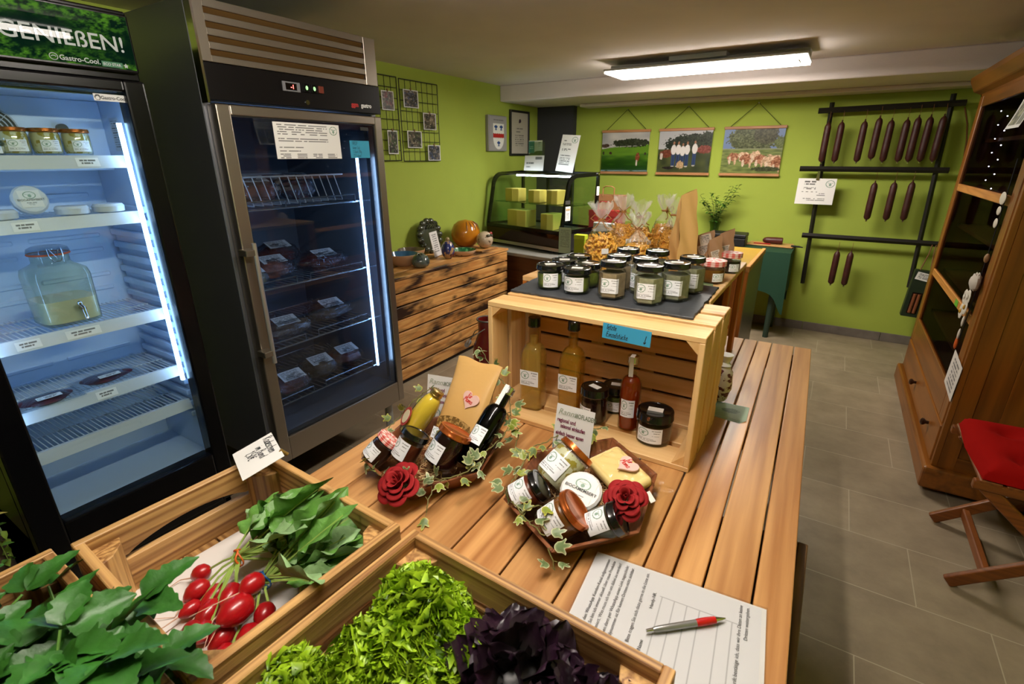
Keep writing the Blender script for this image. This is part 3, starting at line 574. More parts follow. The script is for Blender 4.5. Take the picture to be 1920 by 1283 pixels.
mk('front_skirt', MB().box(.0, SW, -.012, .0, .022, .05, M=TR((0, .02, 0), (0, 0, 0))), m_steel, sh)
m_cop = P('dark_mirror_front', '3a2a1c', .08, .8)
mk('front_panel', MB().prism([(.018, .05), (-.006, .165), (.0, .165), (.024, .05)], 0.01, SW-.01, M=MX), m_cop, sh)
for xs in (0, SW-.018):
    outp = [(0, .16), (0, .19), (.07, .52)]+[(.07+.11*(1-math.cos(t_)), .52+.125*math.sin(t_)) for t_ in np.linspace(.1, PI/2, 9)]+[(SD, .655), (SD, .16)]
    inn = [(.035, .195), (.1, .5)]+[(.1+.1*(1-math.cos(t_)), .5+.115*math.sin(t_)) for t_ in np.linspace(.1, PI/2, 9)]+[(SD-.03, .622), (SD-.03, .195)]
    mb = MB(); n1, n2 = len(outp), len(inn)
    # frame as a band between two outlines, resampled to the same count
    def rs(p, n=60):
        p = np.array(p+[p[0]]); s_ = np.r_[0, np.cumsum(np.linalg.norm(np.diff(p, axis=0), axis=1))]; q = np.linspace(0, s_[-1], n+1)[:-1]; return np.stack([np.interp(q, s_, p[:, 0]), np.interp(q, s_, p[:, 1])], 1)
    A = rs(outp); B = rs(inn); V = []
    for xx in (xs, xs+.018): V += [(xx, a, b) for a, b in A]+[(xx, a, b) for a, b in B]
    k = 60; F = []
    for i in range(k):
        j = (i+1) % k; F += [(i, j, k+j, k+i), (2*k+i, 3*k+i, 3*k+j, 2*k+j), (i, 2*k+i, 2*k+j, j), (k+i, k+j, 3*k+j, 3*k+i)]
    mb.add(V, F); mk('side_frame', mb, m_black, sh)
    mk('side_glass', MB().prism(inn, xs+.008, xs+.011, M=MX), m_pane, sh)
fp = [(.004, .19), (.072, .52)]+[(.072+.11*(1-math.cos(t_)), .52+.123*math.sin(t_)) for t_ in np.linspace(.1, PI/2, 12)]+[(SD-.05, .643)]
mb = MB(); V = [(x, a, b) for x in (.016, SW-.016) for a, b in fp]; k = len(fp)
mb.add(V, [(i, i+1, k+i+1, k+i) for i in range(k-1)]); mk('front_glass', mb, m_pane, sh, smooth=1)
mk('bottom_sill', MB().box(.01, SW-.01, 0, .02, .165, .195).box(.01, SW-.01, SD-.02, SD, .165, .195), m_black, sh, bevel=.002)
mk('top_rail', MB().box(.01, SW-.01, SD-.06, SD, .63, .655).box(.01, SW-.01, .19, .205, .636, .648), m_black, sh, bevel=.002)
mk('glass_shelf', MB().box(.02, SW-.02, .1, .43, .385, .391), glass('shelf_glass', 'd0ece0', .02, 1.5), sh)
mk('led_tube', MB().box(.2, SW-.04, .205, .22, .615, .628), m_led2, sh)
mk('back_door', MB().box(.02, SW-.02, SD-.012, SD-.008, .2, .62), m_pane, sh)
for xa in (.32, .60): mk('back_door_frame', MB().box(xa, xa+.028, SD-.016, SD-.002, .2, .63), m_black, sh)
mk('floor_tray', MB().box(.02, SW-.02, .03, SD-.03, .17, .176), m_steel, sh)
for ya, za in ((.012, .13), (SD-.03, .64)): mk('knob', MB().cyl(.009, 0, .012, 16, TR((SW, ya, za), (0, PI/2, 0))), m_chrome, sh, smooth=1)
for k, (x, y) in enumerate(((.05, .05), (.8, .05), (.05, .44), (.8, .44))): mk('foot', MB().cyl(.018, 0, .022, 14, TR((x, y, 0))), m_blackm, sh)
mk('price_sticker', sheetm(.06, .03, docfn([(.7, .1, .8, .1), (.3, .1, .8, .1)], bg=(60, 60, 58)), 30, 16), PRINT, sh, M=basis((0, 1, 0), (0, 0, 1), (1, 0, 0), (SW+.0015, .08, .425)))
def iconfn(u, v):
    C = np.full((len(u), 3), 235.)
    for c in (.22, .5, .78): C = mixa(C, (190, 140, 40), (ell(u, v, c, .78, .11, .1) < 1).astype(float)); C = mixa(C, (90, 60, 30), (ell(u, v, c, .74, .06, .06) < 1).astype(float))
    return lines(C, u, v, [(.5-.09*k, .12, .8, .02) for k in range(5)])
mk('notice', sheetm(.062, .115, iconfn, 40, 60), PRINT, sh, M=basis((0, 1, 0), (0, 0, 1), (1, 0, 0), (SW+.0015, .085, .335)))
mk('notice', sheetm(.035, .075, docfn([]), 8, 8), PRINT, sh, M=basis((0, 1, 0), (0, 0, 1), (1, 0, 0), (SW+.0015, SD-.02, .5)))
m_ch = P('pale_cheese', 'dcc65e', .5, bump=.15, bscale=40, sss=.05)
for i, (x, y, w, d_, h, z, rz, lab) in enumerate(((.2, .2, .17, .12, .115, .391, .0, 'wide cheese block at the left end of the upper glass shelf'), (.46, .22, .13, .12, .11, .391, .05, 'narrow cheese block in the middle of the upper glass shelf'), (.70, .2, .13, .12, .12, .391, -.1, 'cheese block at the end of the upper shelf beside the notices'), (.32, .16, .23, .16, .15, .176, 0, 'large cheese block lying on the showcase floor under the glass shelf'), (.68, .17, .13, .16, .14, .176, .1, 'smaller cheese block on the showcase floor beside the notices'))):
    Mx = np.array(sh.matrix_basis) @ TR((x, y, z), (0, 0, rz)); o = mk('cheese_block', MB().prism([(-w/2, -d_/2), (w*.1, -d_/2-.012), (w/2, -d_/2+.01), (w/2-.01, d_/2), (-w/2+.02, d_/2)], 0, h), m_ch, M=Mx, bevel=.006, seg=2); tag(o, lab, 'cheese', 'cheese blocks in the showcase')
# ---------------------------------------------------------------- things on the back wall
def grass(u, v, s=7): return mixa((48, 88, 18), (98, 138, 38), np.clip(nz(u, v*3, 9, s)*1.2-.1, 0, 1))
def blob(C, u, v, cu, cv, a, b, col, var=25, s=3):
    m = (ell(u, v, cu, cv, a, b)+(nz(u, v, 40, s)-.5)*.7 < 1).astype(float); return mixa(C, np.array(col)+(nz(u, v, 50, s+1)-.5)[:, None]*var*2, m)
def pic_meadow(u, v):
    C = mixa((150, 150, 152), (205, 200, 195), np.clip(nz(u, v*2, 4, 2), 0, 1)); g = v < .60+.10*u-.02*np.cos(u*7); C = np.where(g[:, None], mixa((22, 62, 10), (88, 130, 22), np.clip((v-.22)*3+nz(u, v*4, 5, 5)*.7-.2, 0, 1)), C)
    C = blob(C, u, v, .62, .72, .42, .10, (38, 44, 26)); C = blob(C, u, v, .08, .66, .09, .05, (70, 50, 42), s=8)
    C = mixa(C, (170, 170, 165), ((abs(v-.615-.05*u) < .012) & (u > .1) & (u < .85) & (nz(u, v, 34, 6) > .42)).astype(float)*.8)
    C = blob(C, u, v, .78, .38, .042, .11, (120, 60, 34)); C = blob(C, u, v, .765, .24, .018, .07, (205, 195, 185)); C = blob(C, u, v, .2, .48, .03, .035, (60, 35, 25)); C = blob(C, u, v, .04, .48, .02, .04, (40, 28, 22)); return blob(C, u, v, .93, .46, .025, .03, (50, 40, 30))
def pic_people(u, v):
    C = np.tile((176., 176., 180.), (len(u), 1)); C = blob(C, u, v, .62, .66, .50, .24, (34, 42, 30), s=5); C = blob(C, u, v, .95, .7, .3, .24, (38, 46, 30), s=6); g = v < .56; C = np.where(g[:, None], mixa((42, 50, 28), (78, 84, 44), nz(u, v, 8, 4)), C)
    C = blob(C, u, v, .16, .46, .13, .09, (104, 52, 34)); C = blob(C, u, v, .07, .4, .03, .08, (190, 175, 165)); C = blob(C, u, v, .88, .55, .14, .09, (122, 62, 52)); 
    for x, t in ((.30, .0), (.39, .0), (.475, -.03), (.56, .0), (.70, .02)):
        C = mixa(C, (44, 62, 100), ((abs(u-x) < .035) & (v < .5) & (v > .18+t)).astype(float)); C = mixa(C, (25, 35, 60), ((abs(u-x) < .006) & (v < .42) & (v > .18+t)).astype(float))
        C = mixa(C, (212, 206, 204), (ell(u, v, x, .55+t, .05, .115) < 1).astype(float)); C = blob(C, u, v, x, .70+t, .018, .035, (150, 105, 80), 10); C = mixa(C, (205, 200, 200), (ell(u, v, x, .165+t, .03, .015) < 1).astype(float)*.8)
    C = blob(C, u, v, .22, .13, .11, .035, (28, 22, 20)); return blob(C, u, v, .45, .2, .07, .09, (176, 146, 110))
def pic_herd(u, v):
    C = np.tile((108., 128., 168.), (len(u), 1)); C = blob(C, u, v, .5, .78, .42, .30, (74, 80, 44), 40, 5); C = blob(C, u, v, .7, .85, .2, .2, (62, 60, 36), 30, 6); C = blob(C, u, v, 1., .66, .15, .15, (88, 98, 50))
    g = v < .56; C = np.where(g[:, None], mixa((78, 92, 44), (132, 142, 78), nz(u, v*3, 12, 4)), C); C = mixa(C, (150, 150, 130), (abs(v-.555) < .012).astype(float)*.7)
    for i, (x, y, a, b) in enumerate(((.2, .38, .10, .09), (.38, .42, .10, .07), (.45, .34, .13, .11), (.58, .42, .09, .09), (.66, .33, .10, .10), (.86, .30, .15, .13), (.95, .25, .1, .13))):
        C = blob(C, u, v, x, y, a, b, (148, 94, 66) if i % 2 == 0 else (200, 166, 136), 45, 11+i); C = blob(C, u, v, x-a*.55, y-b*.8, .022, .08, (206, 182, 160)); C = blob(C, u, v, x+a*.4, y-b*.9, .02, .09, (196, 160, 130))
    return blob(C, u, v, .78, .12, .25, .05, (54, 60, 30))
w_rail = wood('poster_rail_wood', 'c08a5c', '96623a', 'x', 20)
for x, fn, lab in ((-1.88, pic_meadow, 'hanging print of a brown cow on a dark green meadow'), (-1.30, pic_people, 'hanging print of five people in white shirts with cattle and a dog'), (-.715, pic_herd, 'hanging print of a herd of brown and white cattle before trees')):
    t = thing('hanging_poster', lab, 'poster', (x, 5.125, 1.345), group=None)
    mk('print', sheetm(.485, .385, fn, 130, 104), PHOTO, t, M=BB((0, 0, .195)))
    for z in (0, .39): mk('rail', MB().box(-.25, .25, -.008, .008, z-.012, z+.012), w_rail, t, bevel=.003)
    mk('cord', MB().tube([(-.2, 0, .402), (0, .008, .585), (.2, 0, .402)], .0028, 6), P('green_cord', '3a4a18', .8), t)
    mk('nail', MB().cyl(.005, 0, .02, 10, TR((0, .025, .585), (PI/2, 0, 0))), m_chrome, t)
# sausage rack
rk = thing('sausage_rack', 'black wooden wall rack with three long bars for hanging sausages', 'rack', (0, 5.05, 0))
w_blk = P('black_stained_wood', '17120f', .6, bump=.3, bscale=80)
for pts in ([(-.17, 0, 1.90), (-.125, 0, .44)], [(.575, 0, 1.92), (.625, 0, .50)]): mk('post', MB().tube([(x, .02, z) for x, y, z in pts], .017, 4), w_blk, rk)
for a, b in (((-.255, 1.84), (.655, 1.855)), ((-.31, 1.402), (.665, 1.40)), ((-.20, .862), (.725, .862))):
    mk('bar', MB().tube([(a[0], -.012, a[1]), (b[0], -.012, b[1])], .021, 4), w_blk, rk)
m_saus = P('dark_salami', '3c1510', .5, bump=.3, bscale=50, var=.3, vscale=20)
def sausage(x, z0, h, lab, grp, s0=[None]):
    if s0[0] is None:
        t = thing('sausage', lab, 'sausage', (x, 5.0, z0), group=grp)
        pr = [(.004, -.012), (.006, -.004), (.005, 0), (.016, .006), (.0235, .02), (.0245, .1), (.024, .2), (.0235, .262), (.018, .282), (.007, .294), (.004, .3), (.006, .306), (.002, .31)]
        mk('casing', MB().lathe(pr, 18), m_saus, t, smooth=1)
        mk('string', MB().tube([(0, 0, .305), (.003, 0, .34), (0, .0, .375)], .0014, 5), P('string_red', '7a4a2a', .8), t); mk('clip', MB().cyl(.006, -.014, -.006, 10), m_chrome, t)
        s0[0] = t
    else: t = dup(s0[0], lab, loc=(x, 5.0, z0), group=grp)
    t.scale = (1, 1, h/.3); t['group'] = grp; return t
xs = [-.165, -.075, .075, .165, .243, .338, .402, .472, .548]
ordn = ['leftmost sausage on the top bar, hanging beside the left post', 'second sausage from the left on the top bar, left of the wide gap', 'third sausage from the left on the top bar, right of the wide gap', 'fourth sausage on the top bar, hung a little higher than its neighbours', 'middle sausage of the nine hanging from the top bar', 'sixth sausage from the left on the top bar of the rack', 'seventh sausage from the left on the top bar of the rack', 'thick sausage second from the right post on the top bar', 'last sausage on the top bar, next to the right post']
for i, x in enumerate(xs): sausage(x, 1.455+(.02 if i == 3 else 0)+i*.001, .30+(.012 if i > 5 else 0), ordn[i], 'dark sausages hanging from the top bar')
for i, (x, l) in enumerate(((.23, 'left one of the three sausages on the middle bar'), (.355, 'centre one of the three sausages on the middle bar'), (.465, 'right one of the three sausages on the middle bar, by the post'))): sausage(x, 1.03+i*.005-.01, .29, l, 'dark sausages hanging from the middle bar')
for x, l in ((.085, 'left one of the two sausages on the lowest bar'), (.18, 'right one of the two sausages on the lowest bar')): sausage(x, .475, .285, l, 'dark sausages hanging from the lowest bar')
for o in list(COL.objects):
    if o.name.startswith('sausage') and o.get('category') == 'sausage' and False: pass
t = thing('price_sheet', 'white price sheet with green tree logo clipped under the sausage rack', 'sign', (-.165, 5.012, 1.225))
mk('paper', sheetm(.275, .205, docfn([(.88, .18, .48, .03), (.78, .18, .46, .03), (.64, .18, .5, .014), (.6, .18, .5, .014), (.48, .14, .55, .014), (.42, .6, .75, .014), (.36, .55, .78, .014), (.22, .2, .78, .014), (.16, .3, .78, .014)], (.85, .8, .11, .13)), 110, 80), PRINT, t, M=BB((0, 0, 0)))
mk('clip', MB().prism([(-.012, .09), (.012, .09), (.008, .16), (-.008, .16)], -.003, .006, M=BB((0, 0, 0))), m_chrome, t)
t = thing('gift_bag', 'dark green gift box with window and brown handle hanging from the lowest bar', 'bag', (.665, 5.0, .30), 0, M=TR((.667, 5.0, .285), (0, .05, 0)))
m_dg = P('dark_green_card', '1b2a17', .5)
mk('bag_body', MB().box(-.062, .062, -.035, .035, 0, .375), m_dg, t, bevel=.003)
mk('window', MB().box(-.033, .033, -.0365, -.0355, .03, .2), P('window_dark', '1a0f0a', .2), t)
for x in (-.014, .014): mk('sausage_stick', MB().cyl(.011, .035, .19, 12, TR((x, -.037, 0))), P('brown_stick', '7c4526', .5), t, smooth=1)
mk('handle', MB().tube([(-.03, 0, .37), (-.008, .02, .50), (-.005, .03, .575), (.018, .03, .575), (.022, .02, .5), (.035, 0, .37)], .008, 6, flat=.5), P('jute_brown', '7d5232', .8), t)
mk('price_label', sheetm(.095, .06, docfn([(.8-.18*k, .15, .85, .05) for k in range(4)]), 50, 30), PRINT, t, M=BB((.0, -.042, .33)) @ TR((0, 0, 0), (0, 0, -.15)))
t = mk('leather_strap', MB().tube([(.66, 5.1, 1.83), (.70, 5.1, 1.72), (.725, 5.1, 1.6), (.735, 5.1, 1.5)], .014, 6, flat=.35), P('strap_brown', '6a3f1e', .6)); tag(t, 'brown strap hanging on the green wall behind the wooden cabinet edge', 'strap')
# ---------------------------------------------------------------- left wall
def photofn(seed):
    def f(u, v):
        e = (u < .05) | (u > .95) | (v < .05) | (v > .95); C = mixa((20, 18, 20), (120, 105, 85), np.clip(nz(u, v, 7, seed)*1.5-.4, 0, 1)); C = mixa(C, ((110, 30, 40), (60, 90, 40), (50, 70, 120), (150, 130, 110), (60, 70, 40), (40, 50, 90))[seed % 6], np.clip(nz(u, v, 9, seed+20)*2.2-1.1, 0, 1)); C = mixa(C, (190, 180, 170), (nz(u, v, 16, seed+40) > .8).astype(float)*.7); C[e] = 226; return C
    return f
m_bw = P('black_grid_wire', '1f2210', .6)
gl = []
for (y0, y1, z0, z1, lab) in ((2.60, 2.965, 1.475, 2.035, 'black wire photo grid on the green wall, partly behind the steel refrigerator'), (2.99, 3.415, 1.47, 2.03, 'wide black wire photo grid with four clipped photographs')):
    t = thing('wire_grid', lab, 'photo grid', (XL+.02, 0, 0)); mb = MB(); n = 8 if y1-y0 > .4 else 7
    for i, y in enumerate(np.linspace(y0, y1, n)): mb.tube([(0, y, z0), (0, y, z1)], .0035 if i in (0, n-1) else .0022, 5)
    for i, z in enumerate(np.linspace(z0, z1, 9)): mb.tube([(0, y0, z), (0, y1, z)], .0035 if i in (0, 8) else .0022, 5)
    mk('wire_mesh', mb, m_bw, t)
for i, (y, z, w, h, lab) in enumerate(((2.86, 1.875, .12, .125, 'small photo of red flowers clipped on the narrow grid'), (2.88, 1.60, .10, .16, 'tall photo of foliage clipped low on the narrow grid'), (3.10, 1.905, .16, .12, 'photo of people indoors at the top of the wide grid'), (3.30, 1.76, .15, .12, 'photo of a group in white clipped to the right side of the wide grid'), (3.115, 1.625, .16, .12, 'photo of people in blue clipped in the lower left of the wide grid'), (3.335, 1.53, .15, .115, 'dark photo of a crowd clipped at the bottom right of the wide grid'))):
    t = thing('clipped_photo', lab, 'photo', (XL+.028, y, z)); mk('print', sheetm(w, h, photofn(i), 44, 36), PHOTO, t, M=BL((0, 0, 0)) @ TR((0, 0, 0), (0, 0, rng.normal(0, .03)))); mk('clip', MB().box(-.003, .006, -.004, .004, h/2-.006, h/2+.012), P('peg_wood', '8a6a40', .6), t)
def crestfn(u, v):
    C = np.tile((150., 148., 148.), (len(u), 1)); C = lines(C, u, v, [(.9, .2, .8, .015)], ink=(90, 90, 90)); sx = (u-.5)/.33; sy = (v-.42)/.38; ins = ((abs(sx) < 1) & (sy < 1) & (sy > -.1)) | ((sy <= -.1) & (sx**2+((sy+.1)/.95)**2 < 1)); C = mixa(C, (222, 220, 214), ins.astype(float))
    zg = .43+.03*np.abs(((u*9) % 1)-.5)*2; C = mixa(C, (170, 24, 26), (ins & (v > zg-.075) & (v < zg+.05+.02*np.abs(((u*9+.3) % 1)-.5))).astype(float))
    for cu, cv in ((.34, .68), (.66, .68), (.5, .2)):
        C = mixa(C, (24, 66, 130), ((ell(u, v, cu, cv+.02, .10, .04) < 1) | (ell(u, v, cu, cv, .035, .08) < 1) | (ell(u, v, cu, cv-.07, .07, .012) < 1)).astype(float))
    return C
t = thing('crest_plaque', 'grey plaque with red and blue coat of arms on the green wall', 'plaque', (XL+.001, 4.255, 1.705))
mk('frame', MB().box(0, .035, -.155, .155, -.155, .155), P('plaque_grey', '8d8a8a', .5), t, bevel=.004)
mk('crest_print', sheetm(.28, .29, crestfn, 90, 100), PRINT, t, M=BL((.0362, .01, 0)))
t = thing('framed_certificate', 'black framed certificate with small purple logo on the green wall', 'picture frame', (XL+.001, 4.69, 1.72))
mk('frame', MB().box(0, .02, -.185, -.165, -.21, .21).box(0, .02, .165, .185, -.21, .21).box(0, .02, -.165, .165, -.21, -.19).box(0, .02, -.165, .165, .19, .21), m_blackm, t, bevel=.002)
mk('certificate_print', sheetm(.33, .38, docfn([(.62, .3, .7, .01), (.54, .3, .55, .012)]+[(.45-.05*k, .25, .75, .01) for k in range(6)], bg=(178, 172, 160), extra=lambda C, u, v: blob(C, u, v, .52, .8, .07, .05, (50, 30, 50))), 70, 90), PRINT, t, M=BL((.008, 0, 0)))
# ---------------------------------------------------------------- on top of the showcase (local frame of the showcase)
SHM = np.array(sh.matrix_basis); top = .656
def on_sc(x, y, z, rz=0, rx=0): return SHM @ TR((x, y, z), (rx, 0, rz))
def tealfn(u, v):
    C = mixa((222, 226, 222), (70, 90, 60), ((v < .25+.3*u-.15) & (v < .3)).astype(float)); C = mixa(C, (58, 140, 140), ((u < .42) & (v > .15) & (v < .95) & (abs(v-.55) < .45-.3*np.clip(u-.3, 0, 1))).astype(float)); C = lines(C, u, v, [(.58, .06, .36, .03), (.46, .06, .34, .03)], ink=(200, 230, 230)); return lines(C, u, v, [(.85, .7, .9, .02), (.75, .7, .9, .02), (.62, .7, .85, .02)])
t = thing('leaflet_holder', 'clear leaflet holder with teal and white leaflet on top of the showcase', 'holder', M=on_sc(.30, .36, top, 0, 0))
mk('holder_panel', MB().box(-.085, .105, -.004, -.001, 0, .25).box(-.085, .105, -.05, .03, 0, .003), m_pane, t)
mk('leaflet', sheetm(.17, .125, tealfn, 70, 50), PRINT, t, M=BB((-.01, .0, .20)))
t = thing('acrylic_sign', 'low clear sign stand with printed card on top of the showcase', 'sign', M=on_sc(.35, .27, top, 0, -.12))
mk('card', sheetm(.24, .13, docfn([(.82, .55, .95, .09), (.5, .1, .5, .06), (.25, .1, .35, .03)], bg=(196, 190, 184)), 80, 44), PRINT, t, M=BB((0, 0, .07))); mk('stand', MB().box(-.125, .125, .002, .004, 0, .14).box(-.12, .12, .0, .05, 0, .003), m_pane, t)
t = thing('price_list', 'tall white price list leaning on a stand on top of the showcase', 'sign', M=on_sc(.70, .30, top, 0, -.20))
mk('paper', sheetm(.215, .30, docfn([(.84, .12, .3, .015), (.76, .12, .62, .01), (.73, .12, .62, .01), (.62, .14, .62, .012), (.58, .14, .5, .012), (.44, .1, .68, .014)]+[(.38-.045*k, .1, .68, .01) for k in range(5)], (.75, .87, .16, .08)), 90, 120), PRINT, t, M=BB((0, 0, .152)) @ np.array([[1, .16, 0, 0], [0, 1, 0, 0], [0, 0, 1, 0], [0, 0, 0, 1.]])); mk('stand_foot', MB().box(-.09, .06, .0, .06, 0, .004), m_pane, t)
# scale and clutter by the showcase
t = thing('shop_scale', 'small grey shop scale display beside the glass showcase', 'scale', (-1.50, 3.72, .72), -.2)
mk('column', MB().box(-.03, .03, .02, .06, 0, .2), m_blackm, t); mk('display_housing', MB().box(-.09, .09, 0, .04, .17, .30), P('scale_grey', 'a8b0b4', .4), t, bevel=.006); mk('screen', MB().box(-.06, .06, -.002, 0, .195, .275), P('lcd', '55605c', .2), t); mk('tray', MB().box(-.14, .14, -.12, .18, .02, .035), m_steel, t, bevel=.003)
t = thing('price_box', 'small yellow-green box lying beside the shop scale', 'box', (-1.66, 3.64, .72)); mk('carton', MB().box(-.04, .05, 0, .06, 0, .2), P('lime_box', '9aa820', .5), t, bevel=.003); mk('lid', MB().box(-.042, .052, -.002, .062, .17, .205), P('lime_lid', 'b6c42c', .5), t, bevel=.002)
t = thing('menu_card', 'small clear standing card holder at the showcase corner', 'card', (-1.76, 3.60, .72), .1); mk('card', sheetm(.10, .2, docfn([(.9-.05*k, .1, .9, .012) for k in range(14)], bg=(170, 190, 160)), 30, 60), PRINT, t, M=BB((0, 0, .16)) ); mk('holder', MB().box(-.055, .055, .002, .004, 0, .27).box(-.055, .055, -.03, .03, 0, .003), m_pane, t)
mb = MB(); r2 = np.random.default_rng(3)
for k in range(7):
    p = np.cumsum(r2.normal(0, .035, (14, 2)), axis=0); p = np.stack([np.clip(p[:, 0], -.12, .12), np.clip(p[:, 1], -.1, .1), .006+np.abs(r2.normal(0, .01, 14))], 1); q = np.linspace(0, 13, 50); p = np.stack([np.interp(q, range(14), p[:, i]) for i in range(3)], 1); mb.tube(p+np.array([-1.6, 3.77, .72]), .003, 5)
t = mk('power_cable', mb, m_blackm, smooth=1); tag(t, 'tangle of black cables on the grey countertop beside the showcase', 'cable')
w_cb = wood('counter_block_wood', '9c5a28', '6a3814', 'z'); t = mk('wooden_block', MB().box(-1.50, -1.36, 3.42, 3.52, 0, .93), w_cb, bevel=.003); tag(t, 'brown wooden counter post standing between the showcase and the pasta bags', 'post')
# paper carrier bags behind the pasta
def carrier(loc, w, h, d, mat, lab, rz=0):
    t = thing('carrier_bag', lab, 'bag', loc, rz); mk('bag_body', MB().prism([(-w/2, -d/2), (w/2, -d/2), (w/2, d/2), (-w/2, d/2)], 0, h), mat, t, bevel=.003)
    mk('bag_fold', MB().box(-w/2-.002, w/2+.002, -d/2-.003, -d/2, h-.05, h), mat, t); mk('handle', MB().tube([(-w*.2, -d/2, h-.01), (-w*.2, -d/2, h+.06), (-w*.1, -d/2, h+.075), (w*.1, -d/2, h+.075), (w*.2, -d/2, h+.06), (w*.2, -d/2, h-.01)], .011, 6, flat=.4), mat, t); return t
m_bk = P('brown_bag_paper', '8c6038', .7, var=.1)
t = mk('bag_table', MB().box(-1.95, -1.35, 4.2, 4.62, .0, .80), w_br, bevel=.003); tag(t, 'brown side cabinet against the counter carrying paper carrier bags', 'cabinet')
carrier((-1.72, 4.42, .80), .26, .38, .12, m_bk, 'brown paper carrier bag with flat handle standing behind the pasta'); carrier((-1.70, 4.28, .80), .28, .26, .1, P('red_bag_paper', '8c1f18', .6), 'dark red paper carrier bag in front of the brown one')
# ---------------------------------------------------------------- cloth table at the back
def table_leg(par, x, y, h, m): return mk('leg', MB().cyl(.022, 0, h, 12, TR((x, y, 0)), r2=.03), m, par, smooth=1)
gt = thing('side_table', 'small dark green legged table against the lime wall', 'table', (-.62, 4.95, 0)); m_gl = P('green_leg', '22362a', .5)
mk('top', MB().box(-.42, .36, -.27, .19, .715, .745), m_gl, gt)
for x, y in ((-.36, -.22), (.30, -.22), (-.36, .13), (.30, .13)): table_leg(gt, x, y, .715, m_gl)
cl = MB()
def cloth(u, v):
    # u round the edge, v down the drop
    x0, x1, y0, y1 = -1.06, -.235, 4.655, 5.13; P4 = 4*u; s = np.floor(np.clip(P4, 0, 3.999)); f = P4-s
    X = np.select([s == 0, s == 1, s == 2, s == 3], [x0+(x1-x0)*f, x1+0*f, x1-(x1-x0)*f, x0+0*f]); Yy = np.select([s == 0, s == 1, s == 2, s == 3], [y0+0*f, y0+(y1-y0)*f, y1+0*f, y1-(y1-y0)*f])
    cx, cy = (x0+x1)/2, (y0+y1)/2; w = .018*np.sin(u*60)*v+.012*np.sin(u*23+1)*v; k = 1+.02*v+w*.9; corner = np.exp(-((f-.0)/.08)**2)+np.exp(-((f-1)/.08)**2)
    return cx+(X-cx)*k, np.minimum(cy+(Yy-cy)*k, 5.142), .757-v*(.34+.16*corner+.02*np.sin(u*31))
cl.grid(cloth, 240, 10); cl.add([(-1.06, 4.655, .757), (-.235, 4.655, .757), (-.235, 5.13, .757), (-1.06, 5.13, .757)], [(0, 1, 2, 3)])
t = mk('tablecloth', cl, P('green_cloth', '0b3b26', .75, bump=.2, bscale=200), smooth=1); tag(t, 'dark green cloth draped over the small table by the sausage rack', 'tablecloth')
t = mk('cutting_board', MB().prism([(-.62, 4.94), (-.25, 4.90), (-.235, 4.93), (-.25, 5.1), (-.6, 5.12)], .758, .772), wood('board_wood', 'd2a56c', 'b07c42', 'x'), bevel=.004); tag(t, 'light wooden cutting board at the right end of the green cloth', 'cutting board')
t = mk('board_knife', MB().tube([(-.26, 4.92, .779), (-.2, 4.93, .776), (-.17, 4.93, .772)], [.008, .008, .004], 8), m_blackm, smooth=1); tag(t, 'black knife handle sticking out at the right end of the cutting board', 'knife')
t = mk('sausage_piece', MB().lathe([(.006, -.085), (.02, -.075), (.028, -.05), (.03, 0), (.03, .07), (.024, .075), (0, .0751)], 16, TR((-.41, 5.0, .803), (0, PI/2, .1))), P('dark_red_sausage', '4a1712', .45), smooth=1); tag(t, 'cut piece of dark red sausage lying on the cutting board', 'sausage')
t = mk('red_knife', MB().box(-.56, -.42, 4.94, 4.965, .773, .782), P('red_plastic', 'a01c14', .4), bevel=.004); tag(t, 'red handled knife lying in front of the sausage piece', 'knife')
t = thing('cash_box', 'black metal cash box with silver latch on the green cloth', 'cash box', (-.76, 4.87, .758), .03); mk('box_body', MB().box(-.16, .15, -.1, .1, 0, .07), m_blackm, t, bevel=.006); mk('lid', MB().box(-.162, .152, -.102, .102, .072, .105), m_blackm, t, bevel=.008, seg=2); mk('latch', MB().box(-.03, .03, -.108, -.1, .05, .072), m_chrome, t, bevel=.002)
# leafy branches in a vase
def leaf_mb(mb, base, d, L, Wd, n=6, droop=.3, up=(0, 0, 1), mi=0, col=None, serr=0, lob=None, fold=.15, twist=0):
    d = np.array(d, float); d /= np.linalg.norm(d); s = np.cross(d, up); s = s/np.linalg.norm(s) if np.linalg.norm(s) > 1e-6 else np.array([1., 0, 0]); nrm = np.cross(s, d)
    if twist: s, nrm = s*math.cos(twist)+nrm*math.sin(twist), nrm*math.cos(twist)-s*math.sin(twist)
    V = []; C = []; k = n+1
    for i in range(k):
        t = i/n; w = Wd*(math.sin(PI*min(1, t**.75*1.0))**.8+.04) if lob is None else Wd*lob(t)
        if serr and i % 2: w *= 1-serr
        c = np.array(base)+d*L*t-nrm*droop*L*t*t
        for q in (-1, -.5, 0, .5, 1): V.append(c+s*w*q+nrm*abs(q)*w*fold*2); 
    F = [(i*5+j, i*5+j+1, i*5+j+6, i*5+j+5) for i in range(n) for j in range(4)]; mb.add(V, F, mi, col=col)
m_vl = P('vase_leaf', '3f6b1c', .5, var=.35, vscale=30); m_stem = P('plant_stem', '5a6a2a', .6)
t = thing('branch_vase', 'glass vase of leafy green branches on the green cloth table', 'vase', (-.915, 5.0, .758))
mk('vase_glass', MB().lathe([(.035, 0), (.04, .01), (.038, .12), (.05, .18)], 20, caps=(1, 0)), glass('vase_glass', 'b8d0b0', .03), t, smooth=1)
r2 = np.random.default_rng(5); sb = MB(); lb = MB()
